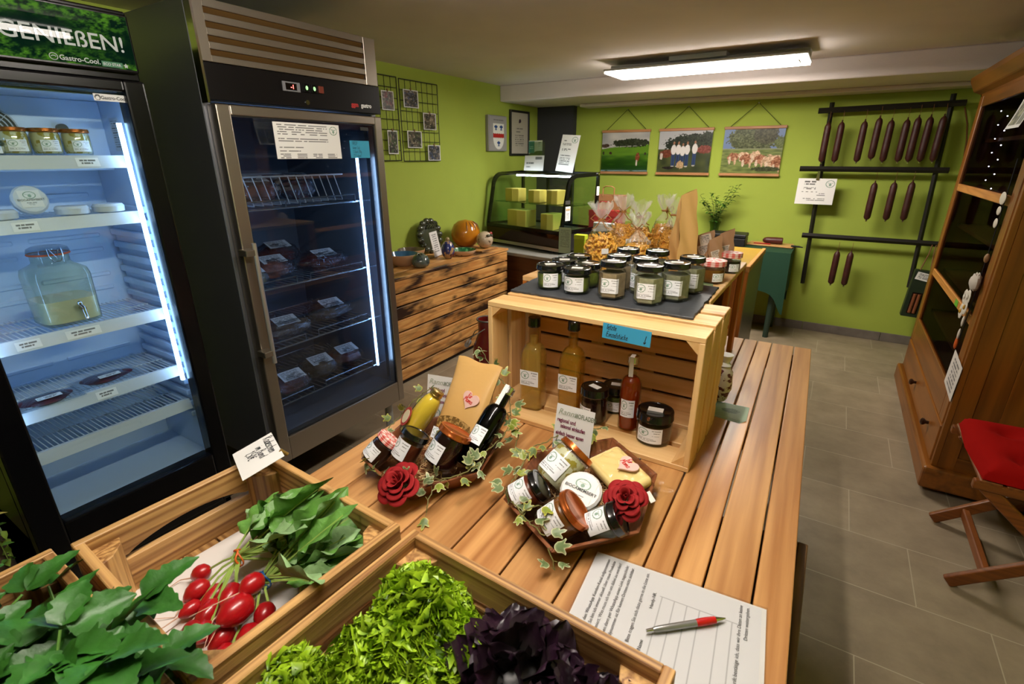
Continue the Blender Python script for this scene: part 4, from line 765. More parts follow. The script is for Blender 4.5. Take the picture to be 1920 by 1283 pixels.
for k in range(11):
    a = r2.uniform(0, 2*PI); ln = r2.uniform(.2, .36); e = np.array([-.15+.30*k/10+r2.normal(0, .02), -.05+r2.normal(0, .04), .16+ln*(.75+.2*(k > 6))]); pts = np.array([[0, 0, .02], [0, 0, .16], [e[0]*.45, e[1]*.5, .16+(e[2]-.16)*.55], e]); q = np.linspace(0, 3, 16); pts = np.stack([np.interp(q, range(4), pts[:, i]) for i in range(3)], 1); sb.tube(pts, .0022, 5)
    for i in range(6, 16):
        for s in (-1, 1):
            if r2.random() < .85: leaf_mb(lb, pts[i], (s*r2.uniform(.4, 1)+r2.normal(0, .3), r2.normal(0, .7), r2.uniform(-.1, .7)), r2.uniform(.028, .05), r2.uniform(.008, .014), 4)
mk('branches', sb, m_stem, t, smooth=1); mk('leaves', lb, m_vl, t, smooth=1)
# ---------------------------------------------------------------- ceramics on the chest
CZ = .761; RC = np.random.default_rng(11)
def spot(name, c1, c2, sc, thr, r=.2, c3=None):
    if name in MAT: return MAT[name]
    m, nt, N, L, b = newmat(name); tc = N.new('ShaderNodeTexCoord'); no = N.new('ShaderNodeTexNoise'); no.inputs['Scale'].default_value = sc; no.inputs['Detail'].default_value = 3; L.new(tc.outputs['Object'], no.inputs['Vector'])
    rp = N.new('ShaderNodeValToRGB'); rp.color_ramp.elements[0].position = thr; rp.color_ramp.elements[1].position = thr+.03; rp.color_ramp.elements[0].color = (*lin(c1), 1); rp.color_ramp.elements[1].color = (*lin(c2), 1); L.new(no.outputs[0], rp.inputs[0]); L.new(rp.outputs[0], b.inputs['Base Color']); b.inputs['Roughness'].default_value = r; b.inputs['Coat Weight'].default_value = .4; MAT[name] = m; return m
m_clay = P('raw_clay', 'b28a66', .6, var=.1)
def bowl(r, h, lab, loc, inside, rim=.0):
    t = thing('ceramic_bowl', lab, 'bowl', loc); mk('outer_wall', MB().lathe([(r*.6, 0), (r*.8, h*.25), (r, h*.9), (r, h), (r*.97, h)], 40, caps=(1, 0)), m_clay if not rim else rim, t, smooth=1); mk('glazed_inside', MB().lathe([(r*.97, h), (r*.93, h*.85), (r*.72, h*.25), (0, h*.12)], 40, caps=(0, 0)), inside, t, smooth=1); return t
bowl(.115, .082, 'wide clay bowl with dark blue glazed inside at the near end of the chest', (-2.60, 2.66, CZ), P('blue_glaze', '37668a', .12, coat=.6, var=.3))
bowl(.105, .075, 'clay bowl with dark brown inside behind the blue bowl', (-2.70, 2.86, CZ), P('brown_glaze', '6a5c48', .2, coat=.5, var=.3))
bowl(.105, .045, 'shallow dish with shiny green inside and brown drip rim', (-2.46, 3.20, CZ), spot('green_glaze', '1c5a38', '62a26a', 30, .55), spot('drip_rim', '5a2a1a', 'c8a888', 22, .42))
def gour(par, r): 
    mb = MB(); 
    for k in range(7): a = k*2*PI/7; mb.tube([(0, 0, 0), (r*.35*math.cos(a), r*.35*math.sin(a), r*.08), (r*.62*math.cos(a+.2), r*.62*math.sin(a+.2), -r*.12)], [r*.08, r*.07, r*.03], 6)
    return mb
t = thing('ceramic_fruit', 'small grey glazed ceramic pomegranate with leafy top beside the blue bowl', 'ornament', (-2.43, 2.66, CZ)); mk('fruit_body', MB().lathe([(.03, 0), (.055, .012), (.066, .035), (.064, .055), (.05, .078), (.025, .092), (.0, .096)], 32), spot('grey_glaze', '3c4644', '59625c', 14, .5, .12), t, smooth=1); mk('leafy_top', gour(None, .055), P('olive_glaze', '6b6a48', .3), t, smooth=1, M=TR((0, 0, .096)))
t = thing('ceramic_wreath', 'dark green ceramic relief plate leaning on the lime wall', 'ornament', M=basis((0, 1, 0), (-.17, 0, .985), (.985, 0, .17), (-2.76, 3.14, CZ+.1365)))
m_wr = P('dark_olive_glaze', '3a3e2e', .22, coat=.4, bump=.4, bscale=30)
mk('plate', MB().ball((0, 0, 0), (.135, .135, .03), 28, 14), m_wr, t, smooth=1); mb = MB()
for k in range(15): a = k*2*PI/15; mb.ball((.118*math.cos(a), .118*math.sin(a), .012), (.032, .026, .024), 12, 8)
for k in range(4): mb.tube([(-.05+.03*k, .06, .03), (-.02+.03*k, .09, .04), (.02+.02*k, .07, .032)], .01, 6)
mk('leaf_relief', mb, m_wr, t, smooth=1)
t = thing('text_card', 'white text card leaning against the dark green ceramic plate', 'card', M=basis((-.25, .968, 0), (-.2, -.05, .978), (.947, .245, .206), (-2.60, 3.03, CZ+.1))); mk('paper', sheetm(.13, .19, docfn([(.88-.085*k, .22+.04*(k % 2), .82, .018) for k in range(9)], bg=(220, 216, 214)), 50, 80), PRINT, t)
t = thing('ceramic_owl', 'egg shaped ceramic figure with blue glaze patches in front of the text card', 'ornament', (-2.47, 3.02, CZ)); mk('figure_body', MB().lathe([(.022, 0), (.04, .02), (.052, .055), (.05, .085), (.038, .115), (.02, .135), (0, .14)], 28), spot('blue_patch_glaze', '26306e', 'ac8c66', 16, .5, .25), t, smooth=1)
mb = MB(); mb.ball((0, 0, .148), .016, 12, 8); mk('knob_head', mb, P('sand_glaze', 'a08a64', .4), t, smooth=1)
for s in (-1, 1): mk('eye', MB().cyl(.012, 0, .006, 16, basis((0, 1, 0), (0, 0, 1), (1, 0, 0), (.043, s*.014, .03))), P('eye_brown', '5a2c16', .3), t, smooth=1)
t = thing('ceramic_pumpkin', 'large glossy mustard orange ceramic sphere near the showcase', 'ornament', (-2.66, 3.50, CZ+.012)); mk('sphere', MB().lathe([(.05, 0), (.09, .02), (.118, .06), (.125, .1), (.122, .135), (.1, .185), (.06, .215), (0, .226)], 40), P('orange_glaze', 'b8731a', .14, coat=.6, var=.25, vscale=5), t, smooth=1)
mb = MB()
for k in range(5): a = -.8+k*.35; mb.tube([(.12*math.cos(a)*c, .12*math.sin(a)*c, z) for c, z in ((.55, .212), (.85, .185), (1.02, .14))], [.002, .003, .001], 5)
mk('dark_crackle', mb, P('crackle_brown', '4a2a12', .3), t)
t = thing('ceramic_ball', 'speckled cream ceramic ball with a red cockscomb at the far end of the chest', 'ornament', (-2.46, 3.50, CZ+.016)); mk('ball_body', MB().ball((0, 0, .066), .07, 28, 18), spot('speckled_cream', '50402e', 'b9a58c', 40, .36, .4), t, smooth=1)
mk('comb', MB().ball((.03, .045, .115), (.014, .02, .014), 10, 8).ball((.02, .06, .105), (.012, .014, .012), 10, 8), P('comb_red', '9c2a28', .3), t, smooth=1); mk('brow', MB().ball((.05, -.02, .105), (.02, .022, .012), 10, 8).ball((.055, .012, .105), (.018, .016, .012), 10, 8), P('brow_dark', '3c3a28', .4), t, smooth=1)
for (x0, x1, y0, y1, l) in ((-2.53, -2.39, 3.36, 3.60, 'thin wooden board under the speckled ceramic ball'), (-2.75, -2.575, 3.40, 3.60, 'small wooden board under the orange ceramic sphere')):
    t = mk('wooden_board', MB().box(x0, x1, y0, y1, CZ, CZ+.012), w_ch('y'), bevel=.002); tag(t, l, 'board')
t = mk('wooden_board', MB().box(-2.52, -2.37, 2.40, 2.74, CZ-.0005, CZ+.0), w_ch('y')); bpy.data.objects.remove(t)
# ---------------------------------------------------------------- wooden cabinet on the right
w_cz2 = wood('cabinet_wood_z', '8c5216', '5e3209', 'z', 7, .6, .38, knots=.6, charc='3c1c06', rings=4, vary=.15, coat=.1)
w_cy2 = wood('cabinet_wood_y', '8c5216', '5e3209', 'y', 7, .6, .38, knots=.6, charc='3c1c06', rings=4, vary=.15, coat=.1)
w_cx2 = wood('cabinet_wood_x', '8c5216', '5e3209', 'x', 7, .6, .38, knots=.6, charc='3c1c06', rings=4, vary=.15, coat=.1)
cb = thing('glazed_cabinet', 'tall honey pine cabinet with glazed door and drawer at the room\'s right side', 'cabinet', (0, 0, 0))
CX0, CX1, CY0, CY1 = .60, 1.16, 2.74, 4.18
def panelled(name, boxes, mat, par, bev=.003):
    mb = MB()
    for q in boxes: mb.box(*q)
    return mk(name, mb, mat, par, bevel=bev)
for xa in (CX0+.0225, CX1-.07): mk('side_frame', MB().box(xa, xa+.06, CY0, CY0+.025, .12, 1.84), w_cz2, cb, bevel=.001)
panelled('side_panel', [(CX0+.07+k*.105, CX0+.07+(k+1)*.105-.001, CY0+.012, CY0+.022, .12, 1.84) for k in range(4)], w_cz2, cb, .001)
for za, zb in ((.12, .2), (1.74, 1.84)): mk('side_rail', MB().box(CX0+.07, CX1-.07, CY0+.002, CY0+.025, za, zb), w_cx2, cb, bevel=.003)
mk('side_panel', MB().box(CX0, CX1, CY1-.02, CY1, .12, 1.84), w_cz2, cb); mk('back_panel', MB().box(CX1-.012, CX1, CY0+.02, CY1-.02, .12, 1.84), P('cabinet_inside', '4a2a12', .6), cb)
mk('cabinet_top', MB().box(CX0, CX1, CY0, CY1, 1.82, 1.84), w_cy2, cb)
mk('crown_moulding', MB().prism([(CX0+.01, 1.83), (CX0-.035, 1.85), (CX0-.06, 1.90), (CX0-.065, 1.925), (CX1, 1.925), (CX1, 1.83)][::-1], -CY1-.03, -CY0+.05, M=basis((1, 0, 0), (0, 0, 1), (0, -1, 0))), w_cy2, cb, bevel=.004)
mk('plinth', MB().box(CX0-.03, CX1, CY0-.03, CY1+.02, .03, .14), w_cy2, cb, bevel=.012, seg=2)
for x in (CX0+.02, CX1-.07):
    for y in (CY0+.02, CY1-.08): mk('foot', MB().cyl(.03, 0, .03, 14, TR((x+.03, y+.03, 0))), w_cz2, cb)
mk('bottom_board', MB().box(CX0+.02, CX1-.012, CY0+.02, CY1-.02, .14, .16), w_cy2, cb)
dy0, dy1 = CY0+.03, CY1-.03
mk('front_post', MB().box(CX0, CX0+.022, CY0, dy0, .14, 1.83), w_cz2, cb, bevel=.002); mk('front_post', MB().box(CX0, CX0+.022, dy1, CY1, .14, 1.83), w_cz2, cb, bevel=.002)
dw = mk('drawer', MB().box(CX0-.006, CX0+.02, dy0, dy1, .15, .335), w_cy2, cb, bevel=.005, seg=2)
for y in (2.99, 3.55): mk('knob', MB().lathe([(.008, 0), (.009, .012), (.017, .02), (.018, .028), (.01, .034), (0, .035)], 18, basis((0, 1, 0), (0, 0, -1), (-1, 0, 0), (CX0-.006, y, .245))), P('dark_knob', '2c1408', .35), dw, smooth=1)
gz0, gz1, gy0, gy1 = .50, 1.76, dy0+.09, dy1-.085
dd = mk('door', MB().box(CX0-.004, CX0+.018, dy0, gy0, .345, 1.82), w_cz2, cb, bevel=.003); mk('door_stile', MB().box(CX0-.004, CX0+.018, gy1, dy1, .345, 1.82), w_cz2, dd, bevel=.003)
mk('door_rail', MB().box(CX0-.004, CX0+.018, gy0, gy1, gz1, 1.82), w_cy2, dd, bevel=.003); mk('door_rail', MB().box(CX0-.004, CX0+.018, gy0, gy1, .345, gz0), w_cy2, dd, bevel=.003)
for z in (.815, 1.325): mk('muntin', MB().box(CX0-.003, CX0+.016, gy0, gy1, z-.02, z+.02), wood('muntin_wood', 'c08442', '935a22', 'y'), dd, bevel=.003)
mk('glass_pane', MB().box(CX0+.006, CX0+.009, gy0-.003, gy1+.003, gz0-.003, gz1+.003), glass('cabinet_glass', 'c8bdb2', .02, 1.5, amt=.10), dd)
for z in (.55, .82, 1.1, 1.33, 1.58): mk('shelf', MB().box(CX0+.06, CX1-.02, CY0+.03, CY1-.03, z-.009, z+.009), P('cabinet_inside', '4a2a12', .6), cb)
# fairy lights inside the cabinet
mb = MB(); bl = []
for i in range(12): bl.append((CX0+.045, 3.80-.16*(i % 2)-.013*i, 1.72-i*.034))
t = thing('fairy_lights', 'string of tiny blue-white fairy lights behind the cabinet glass', 'fairy lights', (0, 0, 0)); mk('light_wire', MB().tube(bl, .001, 4), m_blackm, t)
mb = MB()
for p in bl: mb.ball(p, .0028, 8, 6)
mk('bulb', mb, E('fairy_bulb', 'b8ceff', 45), t)
# ornament garland on the near door stile
t = thing('flower_garland', 'hanging garland of white discs and daisies on the near side of the cabinet door', 'garland', (CX0-.012, 2.875, 0)); zt = 1.49
mk('garland_cord', MB().tube([(0, .03, zt), (0, .01, 1.2), (-.002, -.0, .9), (0, .02, .72)], .0022, 5), m_blackm, t)
m_wf = P('ornament_white', 'c9c2b4', .6); fl = P('flower_yellow', 'b88a1c', .5)
for i, (y, z, a, b) in enumerate(((.03, 1.335, .045, .026), (.03, 1.285, .03, .018), (.02, 1.235, .028, .02))): mk('disc', MB().ball((-.006, y, z), (.004, a, b), 16, 10), m_wf, t, smooth=1)
mk('tuft', MB().ball((-.01, .012, .985), (.018, .05, .038), 14, 10, dfn=lambda d: 1+.12*math.sin(d[0]*19+d[2]*23)), P('white_tuft', 'b6ada2', .9), t, smooth=1)
mk('bead', MB().ball((0, .005, 1.09), (.01, .014, .02), 12, 8), P('tan_bead', '8f6a44', .6), t, smooth=1)
for i, (y, z) in enumerate(((.03, .865), (.08, .835), (.03, .91), (.085, .9))):
    mb = MB()
    for k in range(9): a = k*2*PI/9; mb.ball((-.014, y+.022*math.cos(a), z+.022*math.sin(a)), (.003, .014, .014), 8, 6)
    f_ = mk('daisy', mb, m_wf, t, smooth=1); mk('daisy_centre', MB().ball((-.018, y, z), (.004, .011, .011), 10, 6), fl if i < 2 else m_wf, f_, smooth=1)
for z in (.80, .74): mk('charm', MB().ball((-.006, .03, z), (.005, .011, .026), 12, 8), m_wf, t, smooth=1)
t = mk('green_sticker', MB().box(CX0-.0045, CX0-.0035, 3.17, 3.24, .80, .83), P('sticker_green', '58a028', .5)); tag(t, 'small bright green sticker on the lower bar of the cabinet door', 'sticker')
t = mk('orange_charm', MB().ball((CX0-.012, 2.93, .69), (.007, .014, .035), 12, 8, dfn=lambda d: 1+.15*math.sin(9*d[2])), P('charm_orange', 'c4581a', .5), smooth=1); tag(t, 'small orange ornament hanging on the cabinet door below the garland', 'ornament')
t = thing('taped_notice', 'white notice with slanted text taped low on the cabinet door', 'notice', (CX0-.008, 2.83, .565)); mk('paper', sheetm(.21, .17, docfn([(.84-.115*k, .2, .8, .03) for k in range(7)], bg=(212, 206, 200)), 60, 50), PRINT, t, M=BR((0, 0, 0)) @ TR((0, 0, 0), (0, 0, -.10)))
def oliv(u, v):
    C = np.full((len(u), 3), 225.); C = lines(C, u, v, [(.95-.035*k, .15, .8, .008) for k in range(14)]); m = (v > .04) & (v < .42) & (u > .08) & (u < .60); C = mixa(C, (72, 76, 52), m.astype(float)); m2 = m & (nz(u, v, 22, 4) > .55); C = mixa(C, (148, 146, 112), m2.astype(float)); m3 = (v > .04) & (v < .42) & (u > .63) & (u < .95); return mixa(C, (110, 112, 96), m3.astype(float))
t = thing('curled_leaflet', 'curled printed leaflet with olive photos hanging from the cabinet top', 'leaflet', (CX0-.02, 2.86, 1.60)); mk('paper', sheetm(.21, .297, oliv, 80, 110, curl=lambda u, v: .05*(1-v)**2*1.0), PRINT, t, M=BR((0, 0, .15)))
t = mk('clay_figure', MB().lathe([(.03, 0), (.035, .03), (.03, .08), (.018, .12), (0, .13)], 18, TR((.62, 2.86, 1.926))), P('terracotta', 'a8603c', .6), smooth=1); tag(t, 'small terracotta figure standing on top of the pine cabinet', 'ornament')
# ---------------------------------------------------------------- folding chair with red cushion
w_chr = wood('chair_wood_x', '8a4d1c', '5c2e0e', 'x', 12, .8, .35)
fc = thing('folding_chair', 'dark wooden folding chair standing in front of the pine cabinet side', 'chair', (0, 0, 0))
for y in (2.13, 2.54):
    for (xa, za, xb_, zb_, dy) in ((.605, .012, 1.10, .43, 0), (1.08, .012, .62, .42, .03)):
        a = np.array([xa, y+dy-.045, za]); b_ = np.array([xb_, y+dy-.045, zb_]); d = b_-a; L_ = np.linalg.norm(d)
        mk('leg', MB().box(0, L_, -.012, .012, -.022, .022, M=basis(d/L_, (0, 1, 0), np.cross(d/L_, (0, 1, 0)), a)), w_chr, fc, bevel=.006, seg=2)
for x, z in ((.70, .085), (.98, .085)): mk('stretcher', MB().box(x-.012, x+.012, 2.10, 2.50, z-.02, z+.02), wood('chair_wood_y', '8a4d1c', '5c2e0e', 'y', 12), fc, bevel=.004)
for y in (2.115, 2.555): mk('seat_rail', MB().box(.585, 1.10, y-.015, y+.015, .405, .44), w_chr, fc, bevel=.006, seg=2)
panelled('seat', [(.60+.07*k, .66+.07*k, 2.10, 2.57, .432, .446) for k in range(7)], wood('chair_wood_y', '8a4d1c', '5c2e0e', 'y', 12), fc)
cu = MB()
def cush(d):
    k = 1
    return 1
def cushf(u, v):
    x = (u-.5)*2; y = (v-.5)*2; e = np.clip(1-np.maximum(abs(x), abs(y))**6, 0, 1)**.5; dim = sum(np.exp(-((x-a)**2+(y-b)**2)/.03) for a in (-.45, .45) for b in (-.45, .45)); r = 1-.06*(abs(x*y))
    return .60+.24+x*.25*r, 2.335+y*.245*r, .450+.055*e-.03*dim*e
cu.grid(cushf, 40, 40); cu.grid(lambda u, v: (.84+(.5-u)*2*.25*(1-.06*abs((u-.5)*(v-.5)*4)), 2.335+(v-.5)*2*.245*(1-.06*abs((u-.5)*(v-.5)*4)), .449+0*u), 20, 20)
t = thing('seat_cushion', 'bright red tufted seat cushion on the folding chair', 'cushion', (0, 0, 0)); mk('cushion_pad', cu, P('red_cotton', '8a0c08', .9, bump=.15, bscale=300, spec=.05), t, smooth=1); mk('tie_strap', MB().tube([(1.06, 2.12, .455), (1.1, 2.1, .42), (1.11, 2.12, .34)], .004, 5), P('red_cotton', '7c0a07', .85), t)
# ---------------------------------------------------------------- milk can and corner plant
t = thing('milk_can', 'dark red enamel milk can with wire handle standing on the floor behind the table', 'milk can', (-1.78, 2.54, 0), .4)
mk('can_body', MB().lathe([(.085, 0), (.095, .01), (.095, .30), (.09, .34), (.062, .41), (.058, .44), (.06, .50), (.066, .515), (.06, .512), (.05, .44), (.05, .3)], 32), P('red_enamel', '6e1c18', .25, coat=.4), t, smooth=1)
mk('rim', MB().tube([(.066*math.cos(a), .066*math.sin(a), .515) for a in np.linspace(0, 2*PI, 33)], .005, 6), P('grey_rim', '6c6864', .4, .5), t, smooth=1)
mk('wire_handle', MB().tube([(0, -.066, .47), (-.10, -.07, .40), (-.13, -.03, .34), (-.13, .03, .34), (-.10, .07, .40), (0, .066, .47)], .0035, 6), m_chrome, t, smooth=1)
mk('handle_grip', MB().tube([(-.132, -.035, .339), (-.132, .035, .339)], .017, 12), P('grip_grey', '8a8480', .5), t, smooth=1)
t = thing('log_stump', 'rough tree log standing on the floor left of the drinks fridge', 'log', (-1.98, .06, 0)); mk('bark', MB().lathe([(.17, 0), (.165, .2), (.16, .52), (.145, .53)], 26), P('log_bark', '4a3a26', .9, bump=.8, bscale=18, var=.4), t, smooth=1); mk('cut_face', MB().cyl(.15, .53, .534, 26), wood('log_end', 'a88252', '6c4c28', 'z', 12), t)
t = thing('potted_vine', 'trailing variegated vine in a green glazed pot on the log', 'plant', (-1.96, .08, .535)); mk('pot', MB().lathe([(.06, 0), (.07, .01), (.095, .17), (.098, .18), (.088, .175), (.08, .15), (0, .15)], 28), P('green_pot', '1f4a34', .3), t, smooth=1)
r2 = np.random.default_rng(8); sb = MB(); lb = MB()
for k in range(16):
    a = r2.uniform(-1.6, 1.6); R_ = r2.uniform(.10, .17); d = r2.uniform(.05, .34); pts = np.array([[0, 0, .15], [R_*.6*math.cos(a), R_*.6*math.sin(a), .24], [R_*math.cos(a), R_*math.sin(a), .15], [R_*1.05*math.cos(a), R_*1.05*math.sin(a), .15-d]]); q = np.linspace(0, 3, 18); pts = np.stack([np.interp(q, range(4), pts[:, i]) for i in range(3)], 1); sb.tube(pts, .0015, 4)
    for p in pts[4:]:
        for s in range(2): leaf_mb(lb, p, r2.normal(0, 1, 3), r2.uniform(.018, .032), .009, 3, col=((190, 180, 96), (110, 140, 50), (70, 110, 40))[int(r2.integers(3))])
mk('vines', sb, m_stem, t, smooth=1); mk('leaves', lb, picmat('leaf_paint', .5), t, smooth=1)
# ---------------------------------------------------------------- jars and bottles
m_jar = glass('jar_glass', 'f2f6f4', .02, 1.5, amt=1.3)
m_lab = picmat('product_label', .5); m_copl = P('copper_lid', 'b8622c', .22, .75); m_stick = P('price_sticker', 'e8e2da', .5)
def liquid(n, tint, body, f=.35, r=.05):
    if n in MAT: return MAT[n]
    m, nt, N, L, b = newmat(n); out = N['Material Output']; b.inputs['Base Color'].default_value = (*lin(body), 1); b.inputs['Roughness'].default_value = r
    t = N.new('ShaderNodeBsdfTransparent'); t.inputs[0].default_value = (*lin(tint), 1); mx = N.new('ShaderNodeMixShader'); mx.inputs[0].default_value = f; L.new(t.outputs[0], mx.inputs[1]); L.new(b.outputs[0], mx.inputs[2]); L.new(mx.outputs[0], out.inputs[0]); MAT[n] = m; return m
def hexr(a): return math.cos(PI/6)/math.cos(((a+PI/6+PI/6) % (PI/3))-PI/6)*1.04
def rotor(prof, n=36, hx=False, sq=0):
    mb = MB(); V = []; k = len(prof)
    for p in prof:
        r, z = p[0], p[1]; hf = p[2] if len(p) > 2 else 0
        for i in range(n):
            a = 2*PI*i/n; q = 1
            if hx and hf: q = (1-hf)+hf*hexr(a)
            if sq and hf: q = (1-hf)+hf*(abs(math.cos(a))**sq+abs(math.sin(a))**sq)**(-1/sq)
            V.append((r*q*math.cos(a), r*q*math.sin(a), z))
    F = [(j*n+i, j*n+(i+1) % n, (j+1)*n+(i+1) % n, (j+1)*n+i) for j in range(k-1) for i in range(n)]
    if prof[0][0] > 1e-5: F.append(tuple(range(n))[::-1])
    if prof[-1][0] > 1e-5: F.append(tuple((k-1)*n+i for i in range(n)))
    return mb.add(V, F)
JC = {}
def jar(lab, cat='jar', loc=None, M=None, r=.036, h=.1, lid=None, content=None, hexa=False, fill=.8, rz=0, group=None, name='jar', lidh=.014, lidr=1.0, labw=None, labh=None, labz=None, label=True, sticker=True, arc=None, gingham=False, bare=False):
    lid = lid or m_rubber; M = TR(loc, (0, 0, rz)) if M is None else M
    t = thing(name, lab, cat, M=M, group=group)
    key = (r, h, lid.name, content.name if content else '', hexa, fill, lidh, lidr, label, sticker, arc, labh, labz, gingham)
    if key not in JC:
        nk = r*(.86 if hexa else .93); hs = h-lidh
        if hexa: pr = [(r*.9, 0, 1), (r, .004, 1), (r, hs*.80, 1), (r*.93, hs*.88, .6), (nk*.97, hs*.93, 0), (nk*.97, hs, 0)]; ci = [(r*.86, .006, 1), (r*.94, .01, 1), (r*.94, hs*fill, 1), (0, hs*fill, 0)]
        else: pr = [(r*.90, 0), (r*.97, .004), (r, .02), (r, hs*.85), (nk, hs*.95), (nk, hs)]; ci = [(r*.84, .005), (r*.94, .012), (r*.955, .02), (r*.955, hs*min(fill, .86)), (nk*.95, hs*fill), (0, hs*fill)]
        parts = [('glass', mkmesh('glass', rotor(pr, 48 if hexa else 36, hexa), m_jar, .6)), ('contents', mkmesh('contents', rotor(ci, 48 if hexa else 36, hexa), content, .6))]
        L = r*lidr; z = h-lidh
        parts.append(('lid', mkmesh('lid', MB().lathe([(L*.96, z-.002), (L*1.02, z), (L*1.02, z+.003), (L, z+.004), (L, h-.003), (L*.97, h), (L*.86, h+.0004), (L*.83, h-.0012), (0, h-.0012)], 40), lid, .9)))
        if label:
            lh = labh or hs*.48; lz = labz or hs*.16; ar = arc or 1.35; rr = lambda a: (hexr(a) if hexa else 1)
            mb = MB(); f = (lambda u, v: np.stack([(r+.0006)*np.array([rr(x) for x in (-PI/2+(u-.5)*ar)])*np.cos(-PI/2+(u-.5)*ar), (r+.0006)*np.array([rr(x) for x in (-PI/2+(u-.5)*ar)])*np.sin(-PI/2+(u-.5)*ar), lz+v*lh]))
            mb.grid(f, 60, 40, colfn=labelfn); parts.append(('label', mkmesh('label', mb, m_lab)))
        if sticker: parts.append(('price_sticker', mkmesh('price_sticker', MB().box(-r*.42, r*.42, -r*.24, r*.24, h-.001, h+.0003, M=TR((0, 0, 0), (0, 0, .15))), m_stick)))
        if gingham: parts[2] = ('lid', mkmesh('lid', MB().grid(lambda u, v: (L*1.05*np.sin(np.minimum(v*2.2, 1)*PI/2)*np.cos(u*2*PI), L*1.05*np.sin(np.minimum(v*2.2, 1)*PI/2)*np.sin(u*2*PI), h+.001-np.clip(v-.45, 0, 1)/.55*lidh), 64, 24, colfn=lambda u, v: np.where(((((np.floor(u*22) % 2)+(np.floor(v*10) % 2)) == 2)[:, None]), (196, 44, 34), np.where(((((np.floor(u*22) % 2)+(np.floor(v*10) % 2)) == 1)[:, None]), (222, 150, 140), (232, 228, 222)))), PRINT, .9))
        JC[key] = parts
    for n_, me in JC[key]: mk(n_, me, None, t)
    return t
def cont(n, c, r=.5, var=.25, vs=60, bump=.3): return P(n, c, r, var=var, vscale=vs, bump=bump, bscale=90)
m_pg = cont('green_pesto', '6f7a2e'); m_sp1 = cont('beige_herb_salt', 'a08a6c', .8); m_sp2 = cont('pale_herb_salt', 'a39e80', .8); m_sp3 = cont('grey_herb_salt', '8c876c', .8)
SZ = 1.120
for i, (x, y, lab, rz) in enumerate(((-.704, 1.345, 'short green spread jar turned aside at the slate front left corner', .55), (-.610, 1.338, 'short green spread jar with label facing forward beside the turned one', .1), (-.700, 1.435, 'short black-lidded jar behind the front left one', .3), (-.615, 1.425, 'short green spread jar behind the forward-facing one', -.4), (-.690, 1.525, 'short black-lidded jar at the very back left of the slate', .2))):
    jar(lab, loc=(x, y, SZ), r=.0385, h=.074, lidr=1.09, content=m_pg, rz=rz, group='short green spread jars on the slate', name='spread_jar', labh=.042, labz=.010, arc=1.7 if i else 1.2)
for i, (x, y, c, lab, rz) in enumerate(((-.500, 1.335, m_sp1, 'hexagonal jar of beige herb salt at the slate front, left of the two foremost', .15), (-.393, 1.33, m_sp2, 'foremost hexagonal jar of pale herb salt nearest the slate front edge', .1), (-.518, 1.43, m_sp1, 'hexagonal jar directly behind the beige salt jar', .0), (-.535, 1.555, m_sp1, 'rearmost hexagonal jar in front of the left pasta bags', .2), (-.437, 1.43, m_sp2, 'hexagonal jar of pale salt between the two front jars and the pasta', -.5), (-.445, 1.57, m_sp3, 'hexagonal jar at the back centre of the slate in front of the kraft bag', .1), (-.341, 1.405, m_sp3, 'hexagonal jar of grey-green salt at the right side of the slate', .05), (-.325, 1.515, m_sp3, 'hexagonal jar at the back right edge of the slate', .1))):
    jar(lab, loc=(x, y, SZ), r=.0385, h=.107, lidr=.95, content=c, hexa=True, fill=.80, rz=rz+PI/6*0, group='hexagonal herb salt jars on the slate', name='hexagonal_jar', labh=.042, labz=.02, arc=1.5)
# jars and bottles inside the crate
CF = Z0+T_+.0005
m_jam = liquid('dark_jelly', '5a1a0c', '2a0c06', .8); m_bol = P('black_jam', '16090c', .2)
jar('big jam jar in the crate, right of the small red liquor bottle', loc=(-.312, 1.232, CF), r=.0475, h=.092, lidr=1.03, lidh=.022, content=P('brown_spread', '4a2c14', .4), rz=.0, name='jam_jar', labh=.044, labz=.012, arc=1.5)
jar('dark jam jar with black lid standing beside the tall amber bottles', loc=(-.495, 1.245, CF), r=.040, h=.11, lidr=1.03, lidh=.022, content=m_bol, rz=-.5, name='jam_jar', arc=1.3)
jar('green jar with black lid behind the dark jam jar in the crate', loc=(-.465, 1.345, CF), r=.040, h=.085, lidr=1.03, lidh=.02, content=cont('green_relish', '4a5420'), rz=.1, name='relish_jar', arc=1.3)
m_bg = glass('bottle_glass', 'f0f2e4', .015, 1.5, amt=1.3)
